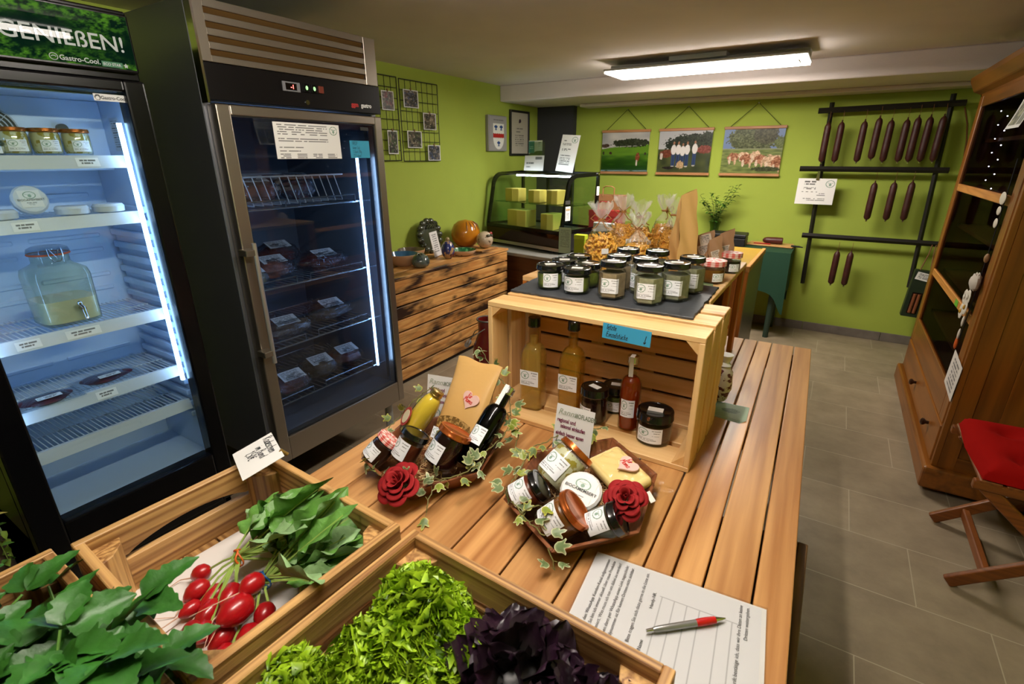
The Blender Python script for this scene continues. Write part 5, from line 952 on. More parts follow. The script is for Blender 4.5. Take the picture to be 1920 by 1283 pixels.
def bottle(name, lab, M, r, h, liq, cap, sq=0, neck=.28, shoulder=.16, lz=.22, lh=.2, fill=.9, capr=.5, band=False, group=None, gl=None, nr=.4, arc=1.35):
    t = thing(name, lab, 'bottle', M=M, group=group); k = 1 if sq else 0; z1 = h*(1-neck-shoulder); z2 = h*(1-neck); nk = r*nr
    pr = [(r*.92, 0, k), (r, .005, k), (r, z1, k)]+[(nk+(r-nk)*math.cos(a)**1.0*(1), z1+(z2-z1)*math.sin(a), k*math.cos(a)) for a in np.linspace(.25, PI/2, 7)]+[(nk, h*.965, 0)]
    mk('glass', rotor(pr, 44, False, 5 if sq else 0), gl or m_bg, t, smooth=.6)
    zi = h*fill; ip = [(max(p[0]-.0025, .002), max(p[1], .006), p[2]) for p in pr if p[1] < zi]; ip += [(ip[-1][0], zi, 0 if not k else ip[-1][2]), (0, zi, 0)]
    mk('liquid', rotor(ip, 44, False, 5 if sq else 0), liq, t, smooth=.6)
    c = nk*1.25 if capr == .5 else capr; mk('cap', MB().lathe([(c, h*.90), (c*1.04, h*.905), (c*1.04, h*.925), (c, h*.93), (c, h*.995), (c*.9, h), (0, h)], 28), cap, t, smooth=.6)
    if lh:
        mb = MB(); hw = .5*arc
        if sq: mb.grid(lambda u, v: ((u-.5)*r*1.75, -r*1.008+0*u, h*lz+v*h*lh), 60, 44, colfn=labelfn)
        else: mb.grid(lambda u, v: ((r+.0006)*np.cos(-PI/2+(u-.5)*arc), (r+.0006)*np.sin(-PI/2+(u-.5)*arc), h*lz+v*h*lh), 60, 44, colfn=labelfn)
        mk('label', mb, m_lab, t)
    if band: mk('seal_strip', MB().box(-.006, .006, -c*1.12, -c*1.08, h*.74, h).box(-.006, .006, -c*1.1, c*.4, h, h+.0006), m_paper, t)
    return t
m_gold = liquid('golden_syrup', 'fce09a', 'f0be48', .30); m_gold2 = liquid('pale_golden_syrup', 'feeec4', 'f6d67c', .28); m_ros = liquid('red_liquor', 'e07c40', 'b8481a', .5)
bottle('syrup_bottle', 'tall square bottle of pale golden syrup at the left inside the crate', TR((-.693, 1.232, CF), (0, 0, .1)), .034, .292, m_gold2, m_rubber, sq=1, fill=.80, nr=.42, lz=.28, lh=.17)
bottle('syrup_bottle', 'tall square bottle of darker golden syrup, second from the left in the crate', TR((-.578, 1.262, CF), (0, 0, .05)), .034, .292, m_gold, m_rubber, sq=1, fill=.86, nr=.42, lz=.28, lh=.17)
bottle('liquor_bottle', 'small bottle of reddish liquor with white seal strip inside the crate', TR((-.395, 1.262, CF), (0, 0, .1)), .030, .222, m_ros, m_chrome, fill=.72, nr=.42, lz=.2, lh=.24, band=True)
t = thing('blue_note', 'bright blue handwritten note on the front edge of the pine crate', 'note', M=BB((-.38, Y0-.003, 1.087)) @ TR((0, 0, 0), (0, 0, -.03))); mk('card', MB().box(-.062, .062, -.02, .02, 0, .0008), P('blue_card2', '3aa0cc', .6), t)
hand('letzte', .0078, INK, t, TR((-.052, .005, .0012)), thick=.09); hand('Einzelstücke', .0078, INK, t, TR((-.052, -.014, .0012)), thick=.09); hand('↓', .0095, INK, t, TR((.045, -.010, .0012)), thick=.09)
# jam jars, card, flyers to the right
jar('small jar of golden honey jam with red gingham lid behind the slate', loc=(-.302, 1.715, 1.1125), r=.038, h=.072, lidr=1.03, content=liquid('honey_jam', 'c88a3c', '9a6428', .6), rz=.75, gingham=True, sticker=False, name='jam_jar', arc=1.0, group='jars with red gingham lids', lidh=.016)
jar('small dark jam jar with red gingham lid at the back edge of the display box', loc=(-.278, 1.905, 1.1125), r=.033, h=.07, lidr=1.03, content=m_bol, rz=.6, gingham=True, sticker=False, name='jam_jar', arc=1.1, group='jars with red gingham lids', lidh=.016)
t = thing('postcard', 'green landscape postcard lying behind the slate by the honey jar', 'card', (-.345, 1.66, 1.1128), .2); mk('print', sheetm(.12, .085, lambda u, v: mixa((60, 90, 50), (180, 190, 150), nz(u, v, 9, 3)), 30, 20), PRINT, t, M=TR((0, 0, .001)))
for k in range(4):
    t = thing('green_flyer', ['lowest pale green flyer of the small stack beside the crate', 'second pale green flyer in the stack beside the crate', 'third pale green flyer in the stack beside the crate', 'topmost pale green flyer with a sketch, on the stack beside the crate'][k], 'flyer', (-.168+.002*k, 1.535+.004*k, .7505+k*.0009), -.1+.05*k, group='pale green flyers stacked beside the crate')
    mk('paper', sheetm(.10, .10, lambda u, v: blob(np.tile((150., 172., 146.), (len(u), 1)), u, v, .5, .5, .25, .16, (96, 120, 98)), 36, 36, th=.0007), PRINT, t)
t = thing('patterned_bag', 'small white bag with dark red pattern standing behind the crate', 'bag', (-.205, 1.60, .7505)); mk('bag_body', MB().ball((0, 0, .07), (.03, .03, .07), 18, 12, dfn=lambda d: 1+.08*math.sin(d[2]*14)), spot('patterned_cloth', '5a1c20', 'c9bcb0', 45, .46, .7), t, smooth=1); mk('neck', MB().lathe([(.02, .13), (.012, .14), (.022, .165)], 14), m_paper, t, smooth=1)
# ---------------------------------------------------------------- pasta bags
m_cello = glass('cellophane', 'fdfdfc', .12, 1.45, bump=.8, bscale=34, amt=1.5); m_pasta = P('golden_pasta', 'e6ae48', .5, var=.2, vscale=40, spec=.4); m_cello2 = liquid('cellophane_white_sheen', 'ffffff', 'f2efe8', .22, .12); m_raf = P('raffia', '9c6a36', .8)  # film of the gathered tops carries its sheen as milky white colour
def pasta_bag(loc, lab, hb, hn, wr, kind, seed, rz=0, tagd=False, lean=(0, 0)):
    t = thing('pasta_bag', lab, 'pasta bag', loc, rz, group='cellophane bags of pasta on the display box'); t.rotation_euler = (lean[0], lean[1], rz); g = np.random.default_rng(seed)
    def rad(z):   # outline of the filled bag
        s = z/hb; return wr*(.82+.25*math.sin(PI*min(s, 1)**.8)) if s < .85 else wr*(1.0*(1-(s-.85)/.55)) if s < 1.3 else .0
    pr = [(wr*.75, 0), (wr*.95, .012), (wr*1.08, hb*.35), (wr*1.08, hb*.6), (wr*.95, hb*.82), (wr*.62, hb*1.0+ (hn-hb)*.25), (wr*.25, hn-.012), (.008, hn), (.016, hn+.012), (.032, hn+.04), (.036, hn+.055)]
    mb = MB(); n = 40; V = []
    for j, (r_, z_) in enumerate(pr):
        for i in range(n):
            a = 2*PI*i/n; amp = .04 if z_ < hb else .16 if z_ < hn else .35; w = 1+amp*math.sin(i*2.9+j)*math.sin(i*1.3+seed)+g.normal(0, amp*.25); V.append((r_*w*math.cos(a), r_*w*math.sin(a)*.85, z_+(g.normal(0, .006) if j == len(pr)-1 else 0)))
    kk = 5; fc_ = lambda a, b: [(j*n+i, j*n+(i+1) % n, (j+1)*n+(i+1) % n, (j+1)*n+i) for j in range(a, b) for i in range(n)]
    mb.add(V[:(kk+1)*n], fc_(0, kk)); mk('cellophane_wrap', mb, m_cello, t, smooth=1); m2_ = MB().add(V[kk*n:], fc_(0, len(pr)-1-kk)); mk('gathered_top', m2_, m_cello2, t, smooth=1)
    pm = MB(); cnt = 380 if kind == 'spiral' else 260
    pm.lathe([(wr*.6, .006), (wr*.8, .02), (wr*.86, hb*.5), (wr*.6, hb*.85), (0, hb*.9)], 20, M=TR((0, 0, 0), (0, 0, 0), (1, .85, 1)))
    for q in range(cnt):
        z_ = g.uniform(.01, hb*.97); a = g.uniform(0, 2*PI); rr = wr*(.92 if z_ < hb*.65 else .92*math.sqrt(max(0, 1-((z_-hb*.65)/(hb*.36))**2)))*g.uniform(.8, 1.02); c = np.array([rr*math.cos(a), rr*.85*math.sin(a), z_]); d = g.normal(0, 1, 3); d /= np.linalg.norm(d); e = np.cross(d, g.normal(0, 1, 3)); e /= np.linalg.norm(e); f_ = np.cross(d, e)
        if kind == 'spiral': s_ = np.linspace(-.5, .5, 12); L_ = .02; pts = [c+d*L_*x+.0035*(e*math.cos(x*16)+f_*math.sin(x*16)) for x in s_]; pm.tube(pts, .0017, 4)
        elif kind == 'ruffle':
            s_ = np.linspace(-1, 1, 9); pts = [c+d*.011*x+e*.008*(1-x*x) for x in s_]; pm.tube(pts, [.0035+.0016*(i % 2) for i in range(9)], 6)
        else: s_ = np.linspace(-1, 1, 6); pts = [c+d*.013*x+e*.006*(1-x*x) for x in s_]; pm.tube(pts, .0048, 7)
    mk('pasta', pm, m_pasta, t, smooth=1)
    rb = MB(); rb.tube([(.011*math.cos(a), .011*math.sin(a), hn) for a in np.linspace(0, 2*PI, 13)], .003, 5)
    for s in (-1, 1): rb.tube([(0, -.01, hn), (s*.02, -.02, hn+.018), (s*.035, -.02, hn+.005), (s*.02, -.016, hn-.006), (0, -.01, hn)], .0017, 5); rb.tube([(0, -.01, hn), (s*.018, -.022, hn-.025), (s*.03, -.02, hn-.03)], .0016, 5)
    mk('raffia_bow', rb, m_raf, t, smooth=1)
    mk('price_sticker', MB().box(-.012, .012, -wr*.95, -wr*.945, hb*.55, hb*.55+.018, M=TR((0, 0, 0), (0, 0, .4))), m_paper, t)
    if tagd: tg = mk('paper_tag', MB().prism([(.022*math.cos(a), .034*math.sin(a)) for a in np.linspace(0, 2*PI, 25)[:-1]], 0, .001, M=BB((.03, -wr*1.12, .045))), P('tag_red_edge', '7a2a1c', .6), t); mk('tag_face', MB().prism([(.0165*math.cos(a), .028*math.sin(a)) for a in np.linspace(0, 2*PI, 25)[:-1]], .001, .0015, M=BB((.03, -wr*1.12, .045))), P('tag_tan', 'b89a72', .6), tg)
DZ = 1.1125
pasta_bag((-.665, 1.665, DZ), 'front left cellophane bag of ridged pasta beside the slate jars', .135, .185, .056, 'ruffle', 1, .2, lean=(0, -.05))
pasta_bag((-.560, 1.72, DZ), 'low cellophane bag of curved pasta with brown oval tag in the middle of the front', .10, .155, .056, 'elbow', 2, -.1, tagd=True)
pasta_bag((-.672, 1.86, DZ), 'tallest cellophane bag of pasta at the back left with upright ruffled top', .15, .195, .056, 'spiral', 3, .5)
pasta_bag((-.618, 1.90, DZ), 'cellophane bag of curved pasta behind the low front bag', .13, .175, .052, 'elbow', 4, .9)
pasta_bag((-.560, 2.02, DZ), 'cellophane bag of spiral pasta at the back centre, tied with raffia', .14, .19, .052, 'spiral', 5, 1.4)
pasta_bag((-.500, 1.93, DZ), 'cellophane bag of spiral pasta right beside the tall kraft pouch', .13, .185, .052, 'spiral', 6, 2.2, tagd=True)
# kraft bags
def kraft(loc, w, h, d, lab, rz=0, fold=True, labels=1, win=False, lean=0, mat=None, name='kraft_bag'):
    mat = mat or m_kraft; t = thing(name, lab, 'bag', loc, rz); t.rotation_euler = (lean, 0, rz); mb = MB()
    def f(u, v):
        a = u*4; s = np.floor(np.clip(a, 0, 3.999)); q = a-s; k = 1-v**1.6; D = d*(.04+.96*k)
        X = np.select([s == 0, s == 1, s == 2, s == 3], [-w/2+w*q, w/2+0*q-np.sin(q*PI)*D*.18*v, w/2-w*q, -w/2+0*q+np.sin(q*PI)*D*.18*v]); Y = np.select([s == 0, s == 1, s == 2, s == 3], [-D/2+0*q, -D/2+D*q, D/2+0*q, D/2-D*q])
        X = X*(1-.28*v**2); return X+.002*np.sin(v*17+u*20), Y+.004*np.sin(v*9+u*31)*(1-abs(2*v-1)), v*h+X/w*.03*v
    mb.grid(f, 48, 20); mb.add([(-w/2, -d/2, 0), (w/2, -d/2, 0), (w/2, d/2, 0), (-w/2, d/2, 0)], [(3, 2, 1, 0)]); mk('bag_body', mb, mat, t, smooth=.6)
    for k in range(labels): mk('price_label', sheetm(w*.55, w*.5, docfn([(.85-.15*j, .1, .85, .04) for j in range(5)], bg=(205, 190, 175)), 40, 34), PRINT, t, M=BB((0, -d*.31-.003+k*.004, h*(.52+.3*k))) @ TR((0, 0, 0), (-.11, 0, .3)))
    if win: mk('window', MB().box(-w*.32, w*.32, -d*.56, -d*.53, h*.06, h*.2), spot('grain_mix', '5c4628', 'a8865a', 60, .5, .4), t)
    return t
kraft((-.425, 1.80, DZ), .072, .275, .08, 'tall golden kraft paper pouch standing beside the pasta bags', .75, win=True, labels=0, mat=P('golden_kraft', 'd0a464', .5, bump=.3, bscale=25))
m_kb = P('tan_kraft', '9a7350', .7, bump=.3, bscale=30)
kraft((-.388, 1.97, DZ), .075, .125, .05, 'small tan kraft bag with two price labels next to the tall pouch', .3, labels=2, mat=m_kb, lean=.08)
kraft((-.335, 1.89, DZ), .055, .12, .05, 'small tan kraft bag leaning left behind the honey jam jar', .55, labels=1, mat=m_kb, lean=-.05)
kraft((-.318, 1.985, DZ), .06, .135, .045, 'small tan kraft bag at the back, behind the leaning one', .3, labels=1, mat=m_kb, lean=.1)
# ---------------------------------------------------------------- gift trays
w_tr = wood('tray_wood', '8a5434', '5c3018', 'x', 12, .8, .35, vary=.1)
def tray(name, lab, c, pts, z=.7505, hgt=.048, inset=.80):
    t = thing(name, lab, 'tray', (c[0], c[1], z)); P_ = [np.array(p)-np.array(c) for p in pts]; n = len(P_); th = .007
    mk('base', MB().prism([tuple(p*inset*.99) for p in P_], 0, .006), w_tr, t)
    for i in range(n):
        a, b = P_[i], P_[(i+1) % n]; e = (b-a)/np.linalg.norm(b-a); nin = np.array([-e[1], e[0]]); nin = nin if nin@(-(a+b)) > 0 else -nin
        q = lambda p, s, zz: (*(p*s), zz); ai, bi = a*inset, b*inset; ii = nin*th; k = .985
        V = [(*ai, 0), (*bi, 0), (*(bi*.97), 0), (*(ai*.97), 0), (*a, hgt), (*b, hgt), (*(b*.955), hgt), (*(a*.955), hgt)]
        mk('side_panel', MB().add(V, [(3, 2, 1, 0), (4, 5, 6, 7), (0, 1, 5, 4), (1, 2, 6, 5), (2, 3, 7, 6), (3, 0, 4, 7)]), w_tr, t, bevel=.001)
    return t
c1 = (-.762, .845); p1_ = [(-.597, .815), (-.645, 1.0), (-.80, 1.045), (-.925, .90), (-.885, .705), (-.70, .655)][::-1]
c2_ = (-.372, .905); p2_ = [(-.212, .815), (-.240, 1.03), (-.39, 1.13), (-.535, .965), (-.50, .76), (-.335, .675)][::-1]
tray('gift_tray', 'hexagonal brown wooden gift tray near the radish crate, with the yellow bottle and red rose', c1, p1_)
tray('gift_tray', 'hexagonal brown wooden gift tray with camembert and cheese, in front of the pine crate', c2_, p2_)
def straw(c, R_, n, seed, lab, z):
    g = np.random.default_rng(seed); mb = MB()
    for k in range(n):
        a = g.uniform(0, 2*PI); r_ = R_*math.sqrt(g.uniform(.0, 1)); p = np.array([c[0]+r_*math.cos(a), c[1]+r_*math.sin(a), z+g.uniform(0, .022)]); d = g.normal(0, 1, 3)*(1, 1, .35); d /= np.linalg.norm(d); e = g.normal(0, 1, 3)*(1, 1, .5); mb.tube([p+d*.018*s+e*.006*math.sin(s*3) for s in np.linspace(-1, 1, 7)], .0009, 4)
    o = mk('wood_wool', mb, P('wood_wool', 'c9a878', .7)); tag(o, lab, 'wood wool'); o['kind'] = 'stuff'
straw(c1, .115, 260, 1, 'pale wood wool padding in the tray with the yellow bottle', .760); straw(c2_, .125, 320, 2, 'pale wood wool padding in the tray with the camembert', .760)
def flyer(M, lab):
    t = thing('shop_flyer', lab, 'flyer', M=M)
    def ff(u, v):
        C = np.tile((226., 222., 220.), (len(u), 1)); C = logo(C, u, v, .22, .22, .2, .13); return mixa(C, (150, 120, 130), ((u > .62) & (v < .22) & (nz(u, v, 24, 2) > .5)).astype(float)*.7)
    mk('paper', sheetm(.105, .148, ff, 60, 80), PRINT, t); mg = P('flyer_grey', '66705a', .6); mr = P('flyer_plum', '6a1c3c', .6)
    txt('Ranna', .022, P('flyer_light_grey', '9aa08c', .6), t, TR((-.047, .048, .0012)), shear=.3, name='lettering'); txt('HOFLADEN', .0165, mg, t, TR((.001, .048, .0012)), sx=.66, bold=.0002)
    for s, x, y in (('regional und', -.047, .028), ('saisonal einkaufen', -.036, .013), ('einfach besser essen', -.047, -.007)): txt(s, .0145, mr, t, TR((x, y, .0012)), bold=.00045, sx=.66 if len(s) > 15 else .72)
    return t
flyer(aim((-.462, 1.022, .842), (0, -.25, 1), (-.28, 0, .96)) if False else basis((1, 0, 0), (0, .20, .98), (0, -.98, .20), (-.463, 1.03, .832)), 'shop flyer standing at the back of the tray with the camembert')
flyer(basis((.98, .2, 0), (-.03, .17, .985), (.19, -.965, .17), (-.862, 1.0, .835)), 'shop flyer behind the yellow bottle in the tray near the radish crate')
# tray 2 contents
m_feta = spot('feta_in_oil', 'a8923a', 'd9d2ae', 55, .46, .3)
jar('large copper-lidded jar of cheese cubes in oil lying in the tray before the flyer', M=aim((-.448, .868, .795), (.042, .068, .062), (-.15, -.8, .75)), r=.043, h=.105, lid=m_copl, content=m_feta, fill=.92, sticker=False, name='cheese_jar', lidr=1.04, lidh=.012, arc=1.5, labh=.05)
jar('black-lidded jar of rhubarb compote at the left rim of the camembert tray', M=aim((-.482, .775, .790), (.055, .035, .045), (-.1, -.75, .75)), r=.036, h=.076, content=P('rhubarb', '6a2c18', .3), fill=.92, sticker=False, name='compote_jar', lidr=1.04, lidh=.013, arc=1.6, labh=.042)
jar('copper-lidded jar of apple jelly at the front corner of the camembert tray', M=aim((-.382, .742, .786), (.05, .025, .050), (-.1, -.7, .75)), r=.0415, h=.082, lid=m_copl, content=P('apple_jelly', '7e4a1c', .25), fill=.92, sticker=False, name='jelly_jar', lidr=1.04, lidh=.012, arc=1.5, labh=.044)
jar('dark green pesto jar with black lid at the front of the camembert tray', M=aim((-.306, .782, .788), (.052, .020, .036), (-.15, -.7, .75)), r=.034, h=.074, content=cont('dark_pesto', '343a12', .4), fill=.92, sticker=False, name='pesto_jar', lidr=1.05, lidh=.016, arc=1.5, labh=.044)
t = thing('camembert', 'round white paper-wrapped camembert in the middle of the tray', 'cheese', M=aim((-.352, .845, .812), (.10, -.45, .85), (0, -1, 0)))
mb = MB(); mb.lathe([(.03, 0), (.043, .003), (.046, .012), (.045, .022), (.04, .027), (0, .0275)], 18); mk('paper_wrap', mb, P('camembert_paper', 'dedbd6', .45, bump=.5, bscale=50), t, smooth=.5)
def camfn(u, v): return lines(logo(np.tile((224., 222., 218.), (len(u), 1)), u, v, .5, .72, .28, .2), u, v, [(.27, .25, .72, .015), (.2, .3, .68, .012), (.14, .32, .6, .01)])
mk('printed_top', sheetm(.058, .058, camfn, 70, 70, th=.0003), PRINT, t, M=TR((0, 0, .0282))); txt('BIOCAMEMBERT', .0098, INK, t, TR((0, -.004, .0295)), align='CENTER', bold=.0001, space=1.0)
t = thing('cheese_pack', 'vacuum packed wedge of pale yellow cheese in the camembert tray', 'cheese', M=aim((-.318, .985, .785), (.0, -.22, 1), (-.5, -.8, 0)))
mk('cheese', MB().box(-.068, .068, -.046, .046, .004, .034), P('yellow_cheese', 'ead08c', .4, sss=.1), t, bevel=.012, seg=3, smooth=1)
mk('vacuum_film', MB().grid(lambda u, v: ((u-.5)*.2, (v-.45)*.145, .0362*np.clip((1-np.maximum(abs(u-.5)*2.75, abs(v-.45)*2.95)**8), 0, 1)+.002+.002*np.sin(u*40)*np.sin(v*33)), 50, 40), glass('vacuum_film', 'fbfaf4', .12, 1.4, bump=.35, bscale=60, amt=1.2), t, smooth=1)
def heart(M, lab):
    t = thing('heart_tag', lab, 'heart tag', M=M); o = []
    for a in np.linspace(0, 2*PI, 41)[:-1]: o.append((.0265/16*16*math.sin(a)**3*1.0, .0265/16*(13*math.cos(a)-5*math.cos(2*a)-2*math.cos(3*a)-math.cos(4*a))))
    mk('wooden_heart', MB().prism(o[::-1], 0, .004), P('blush_heart', 'dfb5aa', .6), t, bevel=.0006); hand('für', .0075, RED_INK, t, TR((-.012, .004, .0045)), thick=.11); hand('Mama', .0075, RED_INK, t, TR((-.018, -.009, .0045)), thick=.11); return t
heart(aim((-.300, .985, .826), (0, -.2, 1), (.3, -1, 0)) @ TR((0, 0, 0), (0, 0, -.9)), 'pink heart tag with red writing on the packed cheese')
def rose(M, lab, R_=.041):
    t = thing('foam_rose', lab, 'rose', M=M); mb = MB(); g = np.random.default_rng(4)
    for cnt, rad, h_, tl, wd in ((2, .10, .030, .05, 3.4), (3, .22, .031, .18, 2.5), (4, .38, .030, .38, 2.0), (5, .56, .026, .62, 1.75), (6, .74, .019, .92, 1.5)):
        for k in range(cnt):
            a0 = 2*PI*k/cnt+rad*7+g.normal(0, .1); rb = R_*rad
            def f(u, v):
                x = (u-.5)*2; top = 1-.30*abs(x)**2.6; vv = v*top; a = a0+x*wd/2*(.75+.25*v); ln = R_*.50+h_*.35; rr = rb*.55+ln*np.sin(tl)*vv+rb*.25*(1-x*x)+(.004*vv if rad > .2 else 0); z = ln*np.cos(tl)*vv*1.05+.014*(1-rad)-.003; lip = np.clip(vv-.78, 0, 1)*4.5
                rr = rr+lip*.0055*(rad > .2); z = z-lip*.006*(rad > .3)+.0015*np.sin(x*5+a0)*vv; return rr*np.cos(a), rr*np.sin(a), z
            mb.grid(f, 14, 9)
    mk('petals', mb, P('dark_red_foam', '8c1a1c', .75, spec=.2), t, smooth=1).modifiers.new('solid', 'SOLIDIFY').thickness = .0012; mk('calyx', MB().lathe([(.006, -.014), (.02, -.004), (.026, .0), (0, .002)], 12), P('calyx_green', '3c5020', .6), t); return t
rose(aim((-.256, .850, .832), (.12, -.55, .85)), 'dark red foam rose at the right rim of the camembert tray', .032)
rose(aim((-.715, .672, .802), (-.05, -.5, .85)), 'dark red foam rose on the front rim of the tray nearest the radishes')
# tray 1 contents
t = bottle('juice_bottle', 'bottle of opaque yellow egg liqueur with gold lid and red seal lying in the tray', aim((-.872, .862, .792), (.052, .05, .10), (-.2, -.8, .7)), .031, .150, P('egg_liqueur', 'f4d04a', .3), P('gold_lid', 'a88a4c', .25, .8), neck=.12, shoulder=.42, nr=.5, fill=.94, lh=0, capr=.0175)
sl_ = mk('round_seal', MB().cyl(.027, 0, .0012, 28, TR((-.012, -.0325, .045), (PI/2, 0, -.3))), P('seal_red', 'a03424', .5), t); mk('seal_face', MB().cyl(.019, .0012, .002, 28, TR((-.012, -.0325, .045), (PI/2, 0, -.3))), P('seal_cream', 'd8c8a4', .5), t)
jar('small chocolate spread jar with red-white lid at the left tray end', M=aim((-.872, .722, .786), (.035, .045, .055), (-.1, -.7, .75)), r=.030, h=.078, content=P('chocolate', '2c120a', .3), gingham=True, sticker=False, name='spread_jar', lidr=1.0, lidh=.014, arc=1.9, labh=.036, fill=.95)
jar('medium jar of red-brown chutney with black lid in the tray near the radishes', M=aim((-.800, .758, .790), (.022, .035, .065), (-.12, -.8, .65)), r=.033, h=.084, content=P('chutney', '5a2412', .3), sticker=False, name='chutney_jar', lidr=1.06, arc=1.7, labh=.048, fill=.84, labz=.012)
jar('large dark plum jam jar with copper lid beside the kraft pouch', M=aim((-.712, .792, .790), (.022, .04, .068), (-.12, -.8, .65)), r=.0415, h=.10, lid=m_copl, content=P('plum_jam', '1e070a', .15), sticker=False, name='jam_jar', lidr=1.04, arc=1.25, labh=.048, labz=.012, fill=.95)
t = bottle('wine_bottle', 'dark bottle with silver cap and white seal strip lying in the tray', aim((-.652, .825, .790), (.022, .12, .115), (.0, -.8, .6)), .030, .225, P('dark_wine', '0a0608', .1), m_chrome, neck=.24, shoulder=.14, nr=.42, fill=.88, lz=.25, lh=.2, band=True, gl=glass('dark_bottle_glass', '2a2a28', .03))
pm_ = aim((-.752, .905, .775), (.03, .52, .85), (0, -1, .4)); t = thing('kraft_pouch', 'golden kraft pouch of oats lying back in the tray with a heart tag on it', 'pouch', M=pm_)
def pouchf(s):
    def f(u, v): e = np.clip(1-abs(2*u-1)**4, 0, 1)**.5*np.sin(PI*np.clip(v*.93+.07, 0, 1))**.6; return (u-.5)*.145*(1-.06*np.sin(PI*v)), s*(.024*e*(1.25-.8*v)+.0015)-.0, v*.235+.003*np.sin(u*9)*v
    return f
gk = P('golden_kraft2', 'cda160', .42, bump=.35, bscale=22); mk('pouch_body', MB().grid(pouchf(-1), 26, 26).grid(pouchf(1), 26, 26), gk, t, smooth=1)
mk('oat_window', MB().grid(lambda u, v: ((u-.5)*.105, -.031-.0*u+0*v-.0008-.004*np.sin(PI*u), .022+v*.04+.012*np.sin(PI*u)), 20, 6), spot('oat_flakes', '6c4e26', 'b08a52', 90, .5, .3), t); mk('paper_label', sheetm(.06, .03, labelfn, 40, 20), PRINT, t, M=BB((-.025, -.037, .018)))
heart(np.array(pm_) @ BB((.022, -.0215, .128)) @ TR((0, 0, 0), (0, 0, -.25)), 'pink heart tag with red writing on the golden kraft pouch')
for (x, y, z, lab) in ((-.628, .915, .842, 'tiny white price tag in the ivy of the tray with the yellow bottle'), (-.224, .918, .812, 'tiny white price tag hanging off the right rim beside the rose')):
    t = mk('price_tag', MB().box(-.012, .012, -.006, .006, 0, .0006), m_stick, M=aim((x, y, z), (.3, -.5, .8), (0, -1, 0)) @ TR((0, 0, 0), (0, 0, -.5))); tag(t, lab, 'price tag')
# ---------------------------------------------------------------- ivy garlands
def ivy_leaf(mb, base, d, up, R_, g):
    d = np.array(d, float); d /= np.linalg.norm(d); up = np.array(up, float); s = np.cross(d, up); s /= max(np.linalg.norm(s), 1e-6); nn = np.cross(s, d); V = []; C = []; K = 30
    base = np.array(base); ctr = base+d*R_*.45; cen = (92, 110, 66) if g.random() < .7 else (118, 132, 44); edge = (208, 204, 160) if g.random() < .65 else (200, 188, 70)
    def rr(a):
        v = 0
        for la, lr in ((0, 1.0), (.98, .80), (-.98, .80), (2.1, .5), (-2.1, .5)): q = math.atan2(math.sin(a-la), math.cos(a-la)); v = max(v, lr*math.exp(-(q/.42)**2)+.0)
        return max(v, .46)
    V.append(ctr); C.append(cen)
    for ring, k in ((.55, 1), (.82, 2), (1., 3)):
        for i in range(K):
            a = 2*PI*i/K-PI; r_ = R_*rr(a)*ring*.62; V.append(ctr+d*r_*math.cos(a)*1.15+s*r_*math.sin(a)*1.1+nn*(.18*r_*ring*math.cos(2*a)-.12*r_*ring)); C.append(cen if ring < .6 else tuple((np.array(cen)*.7+np.array(edge)*.3)) if ring < .9 else edge)
    F = [(0, 1+i, 1+(i+1) % K) for i in range(K)]+[(1+q*K+i, 1+(q+1)*K+i, 1+(q+1)*K+(i+1) % K, 1+q*K+(i+1) % K) for q in range(2) for i in range(K)]; mb.add(V, F, col=np.array(C, float))
def ivy(paths, lab, seed, R_=(.024, .036), gap=.021):
    g = np.random.default_rng(seed); o0 = np.array(paths[0][0]); t = thing('ivy_garland', lab, 'ivy', tuple(o0)); sb = MB(); lb = MB()
    for pts in paths:
        p = np.array(pts, float)-o0; s_ = np.r_[0, np.cumsum(np.linalg.norm(np.diff(p, axis=0), axis=1))]; n = max(4, int(s_[-1]/.008)); q = np.linspace(0, s_[-1], n); c = np.stack([np.interp(q, s_, p[:, i]) for i in range(3)], 1)+g.normal(0, .0015, (n, 3)); sb.tube(c, .0014, 5); nl = int(s_[-1]/gap)
        for k in range(nl+1):
            i = min(n-1, int(k/max(nl, 1)*(n-1))); b = c[i]; dr_ = np.array([g.normal(0, .8), g.normal(-.25, .8), g.normal(.3, .45)]); dr_ /= np.linalg.norm(dr_); e = b+dr_*.010; sb.tube([b, e], .0008, 4); ivy_leaf(lb, e, dr_+np.array([0, 0, -.25]), (g.normal(0, .35)+.2, g.normal(-.45, .3), 1), g.uniform(*R_), g)
    mk('vine', sb, P('ivy_stem', '6e6a38', .7), t, smooth=1); mk('leaves', lb, picmat('ivy_leaf', .45), t)
    return t
ivy([[(-.405, 1.125, .83), (-.50, 1.03, .82), (-.535, .95, .815), (-.515, .85, .81), (-.50, .77, .81), (-.42, .715, .815), (-.36, .69, .815)], [(-.52, .88, .81), (-.545, .83, .80)], [(-.345, .68, .80), (-.33, .672, .785), (-.325, .668, .765)], [(-.43, .72, .82), (-.40, .735, .84)]], 'variegated ivy winding along the left rim of the camembert tray', 3)
ivy([[(-.80, 1.10, .985), (-.755, 1.09, .94), (-.715, 1.075, .92), (-.665, 1.05, .90), (-.63, 1.0, .86), (-.605, .93, .84), (-.61, .86, .83), (-.60, .82, .81)], [(-.60, .825, .815), (-.635, .745, .81), (-.67, .70, .82), (-.70, .69, .815)], [(-.65, .70, .80), (-.645, .675, .785), (-.64, .668, .765)], [(-.63, .98, .87), (-.58, .96, .85), (-.575, .93, .80)]], 'variegated ivy climbing over the right side of the tray with the kraft pouch', 5)
